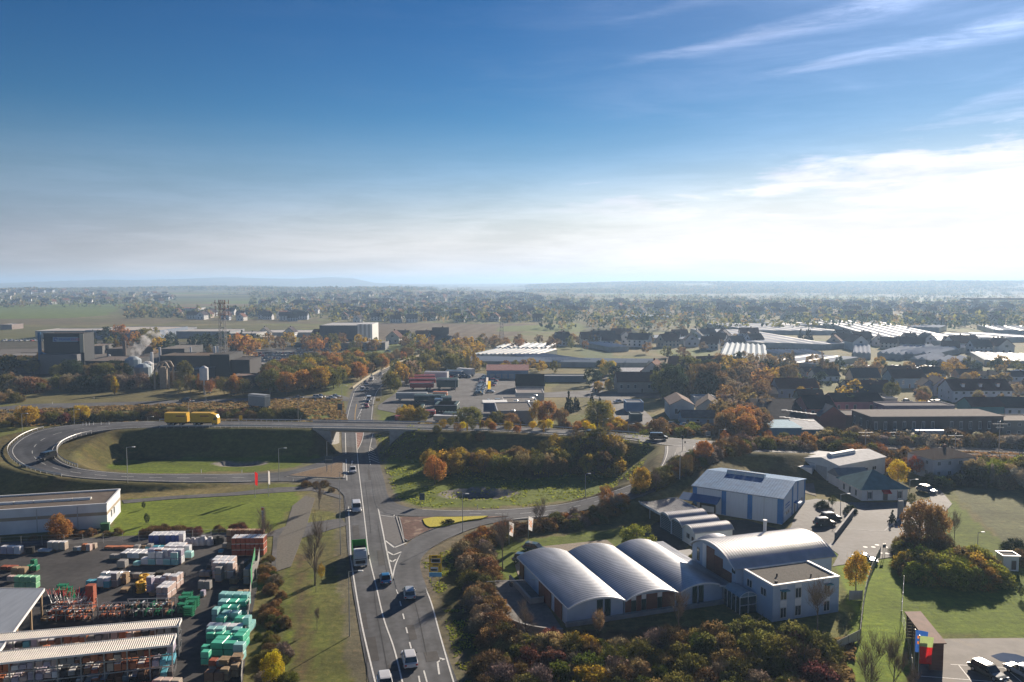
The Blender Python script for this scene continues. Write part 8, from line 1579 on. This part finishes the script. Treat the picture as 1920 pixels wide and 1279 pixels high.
# ------------------------------------------------------------------ vehicles on the roads
WH = (.62, .62, .62); SI = (.36, .38, .40); BK = (.02, .02, .024); BL = (.02, .16, .36); DB = (.03, .06, .14); GR_ = (.12, .125, .13); RD = (.42, .02, .02); CR = (.45, .42, .36)
CL = [(767, 1243, 'suv', WH, 346, 'white sport utility car driving away in the right through lane'), (722, 1293, 'suv', WH, 166, 'white car coming towards the camera at the bottom edge'), (722, 1090, 'hatch', BL, 346, 'bright blue small car driving away beside the chevrons'), (767, 1117, 'estate', SI, 350, 'silver car driving away in the right turn lane'),
      (668, 957, 'van', WH, 167, 'white van oncoming above the tipper truck'), (661, 885, 'hatch', WH, 167, 'white small car oncoming just before the bridge'), (87, 861, 'van', BK, 195, 'black van coming round the loop road', 4.4), (1112, 817, 'suv', BK, 85, 'dark car on the upper road beside the yellow trees', 6.52), (1234, 824, 'van', BK, 92, 'black people carrier near the junction', 6.52),
      (687, 764, 'hatch', RD, 170, 'red car in the queue behind the bridge'), (689, 757, 'saloon', BK, 171, 'dark car in the queue between red car and white van'), (691, 751, 'van', WH, 171, 'white van in the queue behind the bridge'), (679, 733, 'van', WH, 174, 'white van, left of two abreast in the distant traffic'), (688, 732, 'saloon', GR_, 174, 'grey car, right of two abreast in the distant traffic'),
      (687, 723, 'suv', WH, 176, 'white car behind the two abreast in the distant traffic'), (685, 719, 'hatch', BK, 178, 'dark car in the middle of the distant traffic'), (696, 714, 'van', WH, 180, 'white van farther up in the distant traffic'), (714, 703, 'hatch', WH, 190, 'white car highest up beside the noise barrier'), (735, 699, 'suv', BK, 30, 'dark car driving away far up the main road'),
      (559, 747, 'saloon', GR_, 95, 'grey car on the side road left of the queue'), (595, 747, 'suv', WH, 95, 'white car standing on the side road'), (600, 746, 'suv', BK, 95, 'black car beside the white one on the side road'), (621, 748, 'saloon', WH, 95, 'white saloon, near one of the pair at the side road mouth'), (628, 745, 'saloon', SI, 95, 'silver saloon, far one of the pair at the side road mouth'), (346, 753, 'suv', BK, 268, 'dark car alone on the side road before the foundry'), (727, 660, 'saloon', BK, 95, 'dark car beside the bright green field')]
for c in CL: car(c[0], c[1], c[2], c[3], c[4], c[5], 'cars on the roads', z=c[6] if len(c) > 6 else None)
PK = [(1003, 1033, 'estate', (.03, .07, .07), 120, 'dark green car parked on the lawn behind the hall'), (984, 1056, 'suv', (.05, .09, .13), 118, 'dark blue car parked at the back corner of the hall'), (1546, 985, 'suv', BK, 80, 'black car parked by the boundary wall, nearer one'), (1557, 975, 'suv', BK, 80, 'black car parked by the boundary wall, farther one'), (1620, 1053, 'saloon', (.10, .16, .22), 118, 'blue grey car parked behind the golden tree'), (1737, 923, 'suv', DB, 150, 'blue car parked at the meadow corner'),
      (1852, 1266, 'estate', (.05, .06, .045), 160, 'dark olive car parked beside the puddle'), (1920, 1268, 'saloon', SI, 158, 'silver car parked at the right edge of the car park'), (1160, 755, 'saloon', WH, 70, 'white car parked on the town street'), (1115, 733, 'hatch', SI, 20, 'silver car at the street corner'), (1120, 735, 'suv', GR_, 20, 'grey car behind the silver one at the corner'), (1284, 800, 'hatch', WH, 90, 'white car parked before the blue workshop'), (1262, 799, 'suv', GR_, 90, 'grey car parked left of the blue workshop'), (1310, 800, 'suv', BK, 90, 'dark car parked right before the blue workshop'),
      (916, 755, 'saloon', WH, 95, 'white car parked before the showroom, left'), (935, 755, 'suv', SI, 95, 'silver car parked before the showroom, middle'), (948, 754, 'hatch', GR_, 95, 'grey car parked before the showroom, right'), (919, 736, 'hatch', WH, 100, 'white car on the court by the yellow flag'), (826, 736, 'saloon', BK, 100, 'black car parked alone in the truck yard'), (1748, 756, 'saloon', SI, 80, 'silver car parked in the estate court, left'), (1760, 757, 'suv', BK, 80, 'black car parked in the estate court, right'), (1700, 754, 'hatch', GR_, 80, 'grey car parked by the cream garage'), (1735, 768, 'hatch', WH, 80, 'white car parked at the pink building'),
      (1900, 800, 'van', GR_, 92, 'dark van before the signal building')]
for c in PK: car(c[0], c[1], c[2], c[3], c[4], c[5] if 'parked' in c[5] else c[5] + ', parked', 'parked cars')
CRG = random.Random(8); CC_ = [WH, SI, BK, GR_, DB, WH, SI, RD, CR]; CW_ = ['white', 'silver', 'black', 'grey', 'dark blue', 'white', 'silver', 'red', 'cream']
def row(n, f, where, kinds=('saloon', 'hatch', 'suv', 'estate')):
    for i in range(n):
        k = CRG.randrange(9); (u, v), hd = f(i); car(u, v, CRG.choice(kinds), CC_[k], hd + CRG.uniform(-3, 3), f'{CW_[k]} parked car {where}', 'parked cars ' + where, far=True)
row(13, lambda i: ((898 + i * .9, 740 - i * 2.7), 92), 'in the long sales row beside the flags'); row(9, lambda i: ((921 + i * 1.1, 724 - i * 2.0), 92), 'in the second sales row')
row(15, lambda i: ((6 + i * 5.4, 640 - (i % 2) * .8), 0), 'on the far factory lot'); row(26, lambda i: ((1590 + i * 7 + (i % 3) * 2, 689 + (i % 4) * .9), 90), 'beside the glasshouses')
row(95, lambda i: ((475 + (i % 19) * 6.0 + (i // 19) * 2, 684 - (i // 19) * 5.0), CRG.choice([0, 90, 45])), 'in the crowded car store'); row(22, lambda i: ((770 + i * 5.5, 708 - (i % 2) * 3), 5), 'at the back of the truck yard')
row(22, lambda i: ((560 + i * 6, 657 - (i % 2)), 90), 'before the long grey office'); row(12, lambda i: ((770 + i * 11, 654 - (i % 3) * 3), 70), 'around the roadside depot')
# trucks
def wheels(t, m, xs, ys): 
    for x in xs:
        for y in ys: place('wheel', m, t, (x, y, .5))
tw = MB([TYRE, RIM]); tw.tube((-.16, 0, 0), (.16, 0, 0), .5, .5, 12); tw.cur = 1; tw.tube((-.18, 0, 0), (.18, 0, 0), .26, .26, 8); tw = tw.mesh('wheel')
x, y = P(674, 1052); tk = thing('tipper_truck', 'silver and green tipper truck with empty dark bed, oncoming', 'truck', (x, y, .02), R(-167))
GRN = material('green_paint', (.04, .30, .03), .45, .06); CAB = material('silver_cab', (.34, .40, .46), .35, .05, spec=.6, coat=.4)
b = MB([CAB]); loft(b, [(1.7, [(1.15, .55), (1.2, 1.4), (1.2, 2.3), (1.1, 2.95)]), (3.6, [(1.15, .55), (1.22, 1.4), (1.2, 2.2), (1.05, 3.0)]), (3.95, [(1.1, .5), (1.2, 1.3), (1.12, 1.7), (.95, 2.2)])]); b.obj('cab', parent=tk, fixn=True)
b = MB([GLASS]); b.add([(-1.02, 3.99, 1.62), (1.02, 3.99, 1.62), (.95, 3.72, 2.62), (-.95, 3.72, 2.62), (-1.02, 3.9, 1.62), (1.02, 3.9, 1.62), (.95, 3.6, 2.62), (-.95, 3.6, 2.62)], [(0, 1, 2, 3), (4, 5, 6, 7)]); b.obj('windscreen', parent=tk)
for sx in (-1, 1): b = MB([GLASS]); b.box(sx * 1.215 - .01, 2.6, 1.6, sx * 1.215 + .01, 3.5, 2.35); b.obj('side_window', parent=tk); b = MB([BLACKP]); b.box(sx * 1.45 - .12, 3.5, 1.5, sx * 1.45 + .12, 3.62, 2.2); b.obj('mirror', parent=tk); b = MB([LAMPW]); b.box(sx * .85 - .2, 3.95, .62, sx * .85 + .2, 4.06, .85); b.obj('headlight', parent=tk)
b = MB([BLACKP]); b.box(-.85, 3.94, .9, .85, 4.04, 1.45); b.obj('grille', parent=tk); b = MB([WHITE]); b.box(-.9, 2.6, 3.0, .9, 3.1, 3.25); b.obj('roof_light_bar', parent=tk); b = MB([DARK]); b.box(-.5, -4.2, .55, .5, 3.6, .95); b.obj('chassis', parent=tk)
b = MB([GRN]); b.box(-1.25, -4.4, 1.0, 1.25, 1.4, 1.12); b.obj('bed_floor', parent=tk)
for q in ((-1.27, -4.4, -1.2, 1.4), (1.2, -4.4, 1.27, 1.4), (-1.2, -4.4, 1.2, -4.33), (-1.2, 1.33, 1.2, 1.4)): b = MB([GRN, DARK]); b.box(q[0], q[1], 1.12, q[2], q[3], 2.55); b.obj('bed_side', parent=tk)
b = MB([DARK]); b.box(-1.18, -4.3, 1.121, 1.18, 1.3, 1.4); b.obj('bed_liner', parent=tk); wheels(tk, tw, (-1.0, 1.0), (3.0, 1.0, -2.4, -3.6))
x, y = P(410, 797, 6.5); dt = thing('delivery_truck', 'yellow box truck on the upper road pulling a matching trailer', 'truck', (x, y, 6.52), R(-91)); YB = material('parcel_yellow', (.60, .36, .015), .45, .08)
b = MB([YB]); b.box(-1.25, -8.2, 1.0, 1.25, -1.9, 3.85); b.obj('cargo_box', parent=dt); b = MB([YB]); loft(b, [(-1.8, [(1.15, .5), (1.2, 1.6), (1.2, 3.0), (1.0, 3.7)]), (-.5, [(1.15, .5), (1.2, 1.6), (1.15, 2.7), (1.0, 3.2)]), (0, [(1.1, .5), (1.18, 1.4), (1.08, 1.8), (.9, 2.3)])]); b.obj('cab', parent=dt, fixn=True)
b = MB([GLASS]); b.add([(-1, .02, 1.7), (1, .02, 1.7), (.95, -.3, 2.75), (-.95, -.3, 2.75)], [(0, 1, 2, 3)]); b.box(1.19, -1.2, 1.7, 1.21, -.4, 2.5); b.box(-1.21, -1.2, 1.7, -1.19, -.4, 2.5); b.obj('cab_windows', parent=dt); b = MB([DARK]); b.box(-.5, -9, .55, .5, -.2, .95); b.obj('chassis', parent=dt); wheels(dt, tw, (-1, 1), (-1.1, -5.6, -6.9))
x, y = P(355.5, 797, 6.5); dr = thing('box_trailer', 'yellow box trailer behind the yellow truck on the upper road', 'trailer', (x, y, 6.52), R(-91)); b = MB([YB]); b.box(-1.25, -7.2, 1.0, 1.25, -.5, 3.85); b.obj('cargo_box', parent=dr); b = MB([DARK]); b.box(-.5, -7.1, .55, .5, .6, .95); b.obj('chassis', parent=dr); wheels(dr, tw, (-1, 1), (-2.2, -4.6, -5.9))
for o_, yy in ((dt, -5.2), (dr, -3.6)):
    b = MB([material('faded_red_print', (.30, .12, .02), .6, .3, 4)]); b.box(1.252, yy, 2.7, 1.262, yy + 2.6, 3.1); b.obj('printed_band', parent=o_)
def trailer(u, v, L_, W_, H_, rot, top, side, label, group=None, curved=False, cat='trailer', name='parked_trailer', n=1):
    x, y = P(u, v); t = thing(name, label, cat, (x, y, .02), R(rot), group); b = MB([top]); b.box(0, 0, .9, L_, W_, H_) if not curved else b.prism([(0, .9), (W_, .9), (W_, H_ - .4), (W_ * .7, H_), (W_ * .3, H_), (0, H_ - .4)], 0, L_, axis='x'); b.obj('body', parent=t, fixn=True)
    b = MB([side]); b.box(-.02, -.03, H_ * .86, L_ + .02, W_ + .03, H_ * .94); b.obj('roof_rail', parent=t); wheels_ = [L_ * .12, L_ * .72, L_ * .84]
    for wx in wheels_:
        for yy in (.2, W_ - .2): o_ = place('wheel', tw, t, (wx, yy, .5), math.pi / 2)
    return t
TGN = material('dark_green_trailer', (.02, .06, .05), .5, .1); TGR = material('grey_trailer', (.30, .32, .33), .5, .1); TRD = material('red_trailer', (.30, .03, .03), .5, .1); TWT = material('white_trailer', (.60, .60, .60), .45, .08); TBL = material('blue_trailer', (.03, .10, .20), .5, .1)
trailer(465, 764, 9, 3, 5.4, -28, TGR, TWT, 'grey white semi trailer standing alone on the rough field', name='semi_trailer')
for i in range(6): trailer(748 + i * 6.2, 784 - i * .2, 2.5, 11, 3.4, 2, TGN, WHITE, 'dark green bus in the left row of the truck yard', 'dark buses in the left row', cat='bus', name='parked_bus')
for i in range(6): trailer(814 + i * 6.0, 774, 2.5, 9, 3.2, -3, TGN, WHITE, 'dark green bus in the right row of the truck yard', 'dark buses in the right row', cat='bus', name='parked_bus')
for r_ in ((742, 752, 13, 3, 3.4, 2, TGR, 'long grey coach at the yard entrance'), (776, 755, 13, 3, 3.2, 0, TGN, 'dark coach in the middle of the truck yard'), (811, 750, 6, 3, 3.4, -2, material('orange_trailer', (.45, .14, .04), .5, .1), 'orange truck body in the truck yard'), (768, 731, 11, 3, 3.4, 2, TRD, 'red trailer, front one in the red group'), (766, 722, 13, 3, 3.2, 4, TRD, 'red trailer, middle one in the red group'), (770, 716, 12, 3, 3.2, 6, TRD, 'red trailer, rear one in the red group'), (795, 712, 12, 4, 4.2, -10, TWT, 'white trailer behind the red group'), (818, 730, 10, 4, 5, 0, TGN, 'dark green container body beside the red group'), (814, 762, 3, 3, 3, 0, TBL, 'small blue cabin truck in the truck yard'), (828, 760, 4, 4, 3.4, 10, TGN, 'dark cab unit beside the blue truck'), (856, 704, 10, 3, 4, -35, TWT, 'white striped trailer standing askew at the back'), (835, 706, 9, 3, 3.4, -20, TBL, 'dark blue truck standing askew at the back'),
           (812, 793, 9, 3, 2.6, -6, TWT, 'pale flatbed trailer by the upper road hedge'), (830, 790, 7, 3, 3.2, -10, TGN, 'dark tank trailer by the upper road hedge'), (790, 782, 5, 2.4, 2.4, 0, TRD, 'small red machine beside the bus row'), (740, 793, 3, 2.4, 2.4, 0, TRD, 'red cab at the left end of the bus row'), (1425, 888, 9, 3, 3, -10, TGR, 'grey container behind the industrial hall'), (1418, 892, 5, 2.4, 2.4, -12, TWT, 'white lorry behind the industrial hall'), (1410, 896, 4.5, 2, 2, -12, TWT, 'white delivery van behind the industrial hall'), (1494, 896, 3.6, 2.4, 3, -30, TWT, 'white box container beside the warehouse'), (1446, 883, 5, 2, 1.4, 0, TRD, 'dark red car body on the back lot'), (1462, 885, 4.4, 2, 1.5, 0, TRD, 'red car body on the back lot'), (1716, 827, 9, 3, 3.4, 0, TGR, 'grey railway wagon before the freight house')): trailer(r_[0], r_[1], r_[2], r_[3], r_[4], r_[5], r_[6], WHITE, r_[7], curved=r_[7].startswith('white trailer'))
# ------------------------------------------------------------------ lamps, signs, masts
def lamp(u, vb, vt, label, arm=1.4, z=None, side=1, head=WHITE):
    z0 = TZ(*P(u, vb)) if z is None else z; x, y = P(u, vb, z0); H_ = PZ(0, vt, y) - z0; t = thing('street_lamp', label, 'street lamp', (x, y, z0), 0, 'street lamps'); b = MB([STEEL]); b.tube((0, 0, -.2), (0, 0, H_), .09, .05, 7); b.tube((0, 0, H_), (side * arm, 0, H_ + .15), .045, .04, 5); b.obj('pole', parent=t)
    b = MB([head]); b.box(min(side * arm, side * (arm + .75)), -.14, H_ + .08, max(side * arm, side * (arm + .75)), .14, H_ + .2, taper=.15); b.obj('lamp_head', parent=t)
for l_ in ((655, 1193, 1072, 'street lamp nearest the camera on the left verge of the main road'), (638, 1040, 959, 'street lamp on the left verge beside the tipper truck'), (637, 966, 886, 'street lamp left of the main road near the triangle island'), (613, 884, 828, 'street lamp before the left bridge abutment'), (523, 903, 841, 'street lamp on the loop road beside the flags'), (239, 905, 839, 'street lamp on the loop road near its lowest bend'), (42, 824, 776, 'street lamp at the outer left bend of the loop'), (139, 800, 768, 'street lamp at the upper left junction'), (22, 835, 815, 'short street lamp outside the left loop bend'), (867, 999, 927, 'street lamp on the ramp beside the flower bed'), (1097, 940, 889, 'street lamp on the grass inside the right ramp'), (1347, 850, 806, 'street lamp behind the junction'), (1274, 897, 848, 'street lamp on the traffic island at the junction'), (1177, 828, 795, 'street lamp on the upper road before the blue station'), (559, 802, 753, 'street lamp on the upper road left of the bridge'), (354, 790, 752, 'street lamp behind the yellow truck'), (277, 800, 782, 'small street lamp left of the yellow truck'), (506, 742, 712, 'street lamp on the side road before the wood'), (641, 780, 724, 'street lamp at the side road mouth'), (714, 745, 700, 'street lamp on the right of the distant main road'), (1130, 812, 786, 'street lamp behind the upper road beside the poplars'), (1575, 968, 927, 'street lamp beside the two black cars'), (1832, 1036, 999, 'street lamp on the meadow beside the bushes'), (1705, 918, 900, 'street lamp at the pavilion corner'), (854, 735, 712, 'lamp in the middle of the truck yard'), (386, 757, 736, 'street lamp right of the dark car on the side road')): lamp(*l_[:4], arm=.5 if l_[0] in (1832, 867, 1097) else 1.3, head=WHITE)
def sign(u, vb, vt, vm, w, col, label, lines=(), z=0, back=None, name='road_sign'):
    "a panel between vt and vm on two posts"
    x, y = P(u, vb, z); z1 = PZ(0, vt, y); z0 = PZ(0, vm, y); t = thing(name, label, 'sign', (x, y, z)); W2 = px(w, y) / 2
    for sx in (-.6, .6): b = MB([STEEL]); b.tube((sx * W2, .08, -.1), (sx * W2, .08, z1 - z), .05, .05, 6); b.obj('post', parent=t)
    b = MB([col]); b.box(-W2, -.04, z0 - z, W2, .03, z1 - z); pn = b.obj('panel', parent=t)
    for (c, x0, x1, a0, a1) in lines: b = MB([c]); h = z1 - z0; b.box(-W2 + x0 * 2 * W2, -.055, z0 - z + a0 * h, -W2 + x1 * 2 * W2, -.041, z0 - z + a1 * h); b.obj('sign_field', parent=pn)
    return t, W2, z0 - z, z1 - z
SB = material('sign_light_blue', (.12, .38, .60), .5, .02); SW_ = material('sign_white', (.65, .65, .65), .5, .02); SK = material('sign_dark', (.03, .06, .09), .5, .05)
t, W2, a, c = sign(816, 1100, 1041, 1073, 24, YELLOWP, 'large yellow and white direction sign right of the merging ramp', ((DARK, .24, .66, .86, .94), (SW_, .18, .90, .56, .80), (SB, .22, .86, .59, .77), (DARK, .30, .76, .40, .47), (SW_, .12, .72, .06, .31), (SB, .14, .66, .09, .20), (DARK, 0, 1, .515, .53), (DARK, .10, .13, .62, .76), (DARK, .84, .88, .22, .36)))
b = MB([SB]); b.box(-W2, -.04, a - .75, W2, .03, a - .05); b.obj('lower_panel', parent=t); b = MB([DARK]); b.add([(-W2 + .12, -.06, a + (c - a) * .76), (-W2 + .38, -.06, a + (c - a) * .76), (-W2 + .25, -.06, a + (c - a) * .82)], [(0, 1, 2)]); b.obj('arrow', parent=t)
sign(616, 886, 855, 869, 15, SK, 'dark back of a large direction sign before the left abutment', ((STEEL, 0, 1, .48, .52),)); sign(637, 783, 757, 769, 9, SK, 'dark back of a sign left of the queue behind the bridge'); sign(791, 948, 925, 938, 10, SK, 'dark blue back of a sign on the ramp inside'); sign(735, 699, 672, 680, 8, SK, 'dark back of a far sign above the noise barrier')
sign(451, 797, 779, 787, 6, YELLOWP, 'small yellow sign on the upper road ahead of the yellow truck', z=6.5); sign(1327, 824, 809, 818, 9, SW_, 'white sign behind the junction', ((SK, .1, .9, .3, .45), (SK, .1, .9, .6, .75))); sign(493, 992, 951, 984, 5, SW_, 'narrow white sign pillar with red top beside the brick stack', ((REDP, 0, 1, .82, .98), (SB, .2, .8, .1, .75))); sign(1165, 972, 951, 972, 26, SK, 'large dark billboard between ramp hedge and garages', name='billboard'); sign(1657, 1044, 1020, 1027, 6, SK, 'round dark road sign on a post at the lot entrance'); sign(935, 761, 748, 757, 6, YELLOWP, 'small yellow sign at the yard gate') if False else sign(708, 757, 747, 752, 8, YELLOWP, 'yellow sign panel at the truck yard entrance')
sign(747, 727, 717, 727, 3, YELLOWP, 'orange advertising pillar in the truck yard', name='sign_pillar')
flag(911, 728, 707, CLW, 'white advertising flag beside the car sales row', 1.0, 3.5, lean=.1); flag(914, 731, 714, CLY, 'yellow advertising flag beside the car sales row', 1.4, 4.5, lean=.1); flag(1133, 705, 690, CLR, 'red flag beside the town street', 1.2, 3); 
# junction signal mast and the railway
b = MB([STEEL, DARK]); b.tube((0, 0, 0), (0, 0, 4.2), .08, .06, 6); b.cur = 1; b.box(-.2, -.15, 3.0, .2, .15, 4.1); b.box(.5, -.1, 2.0, .8, .1, 2.5); x, y = P(1279, 846, 6.4); tag(b.obj('traffic_mast', loc=(x, y, 6.5)), 'slim signal mast on the junction island', 'mast')
RAIL = material('rail_steel', (.26, .22, .19), .7, .2, metal=.2)
for (v0, v1) in ((836, 848), (840, 853), (846, 860)):
    A = P(1500, v0 - 4); B = P(2000, v1); (x, y), a_, LL = frame_at(A, B); t = thing('railway_track', 'railway track with two pale rails across the right side', 'track', (x, y, 0), a_); b = MB([material('ballast', (.16, .13, .11), .95, .3, 2)]); b.prism([(-1.8, -.2), (1.8, -.2), (1.3, .18), (-1.3, .18)], 0, LL, axis='x'); b.obj('ballast', parent=t, fixn=True)
    for s_ in (-.72, .72): b = MB([RAIL]); b.box(0, s_ - .05, .18, LL, s_ + .05, .34); b.obj('rail', parent=t)
    sm_ = MB([WOOD]); sm_.box(-.13, -1.25, .1, .13, 1.25, .22); sm_ = sm_.mesh('sleeper')
    for i in range(int(LL / 1.3)): place('sleeper', sm_, t, (i * 1.3, 0, 0)) if i < 200 else None
for (u, v, vt) in ((1622, 842, 806), (1790, 850, 812), (1680, 830, 806), (1872, 850, 790)):
    x, y = P(u, v); H_ = PZ(0, vt, y); b = MB([STEEL]); b.tube((0, 0, 0), (0, 0, H_), .14, .1, 6); b.tube((-2.2, 0, H_ - .8), (2.2, 0, H_ - .8), .07, .07, 5); b.tube((-1.2, 0, H_ - 1.8), (1.2, 0, H_ - 1.8), .05, .05, 5); tag(b.obj('railway_mast', loc=(x, y, 0)), 'slim steel mast with cross arms beside the railway', 'mast', 'railway masts')
# ------------------------------------------------------------------ air
HAZE = 1
if HAZE:
    b = MB(); b.box(-30000, -600, -6, 30000, 34000, 126)
    hm = bpy.data.materials.new('haze'); hm.use_nodes = True; t = hm.node_tree; t.nodes.clear()
    o = t.nodes.new('ShaderNodeOutputMaterial'); pv = t.nodes.new('ShaderNodeVolumePrincipled'); t.links.new(pv.outputs[0], o.inputs['Volume'])
    pv.inputs['Color'].default_value = (.48, .70, 1.0, 1); pv.inputs['Density'].default_value = 1.8e-4; pv.inputs['Anisotropy'].default_value = .30
    hz = b.obj('haze', hm, fixn=True); hz['kind'] = 'stuff'
# ------------------------------------------------------------------ names the like ones by their place, when nothing else tells them apart
ORD = ['first', 'second', 'third', 'fourth', 'fifth', 'sixth', 'seventh', 'eighth', 'ninth', 'tenth', 'eleventh', 'twelfth']
ORD += ['%d%s' % (n, {1: 'st', 2: 'nd', 3: 'rd'}.get(n % 10 if n % 100 not in (11, 12, 13) else 0, 'th')) for n in range(13, 61)]
def finish_labels():
    by = {}
    for o in S.objects:
        if o.parent is None and 'category' in o: by.setdefault(o['label'], []).append(o)
    for lab, v in by.items():
        if len(v) < 2: continue
        if len(v) > 60 or len(lab.split()) > 12:
            for o in v:
                if 'group' not in o: o['group'] = lab
            continue
        pos = [proj(*o.location) for o in v]; du = max(p[0] for p in pos) - min(p[0] for p in pos); dv = max(p[1] for p in pos) - min(p[1] for p in pos)
        if du >= dv * .8 or len(lab.split()) > 11: v2 = [o for _, _, o in sorted((p[0], i, o) for i, (p, o) in enumerate(zip(pos, v)))]; tail = 'from the left'
        else: v2 = [o for _, _, o in sorted((-p[1], i, o) for i, (p, o) in enumerate(zip(pos, v)))]; tail = 'from the near end'
        for i, o in enumerate(v2): o['label'] = f'{lab}, {ORD[i]} {tail}'
finish_labels()
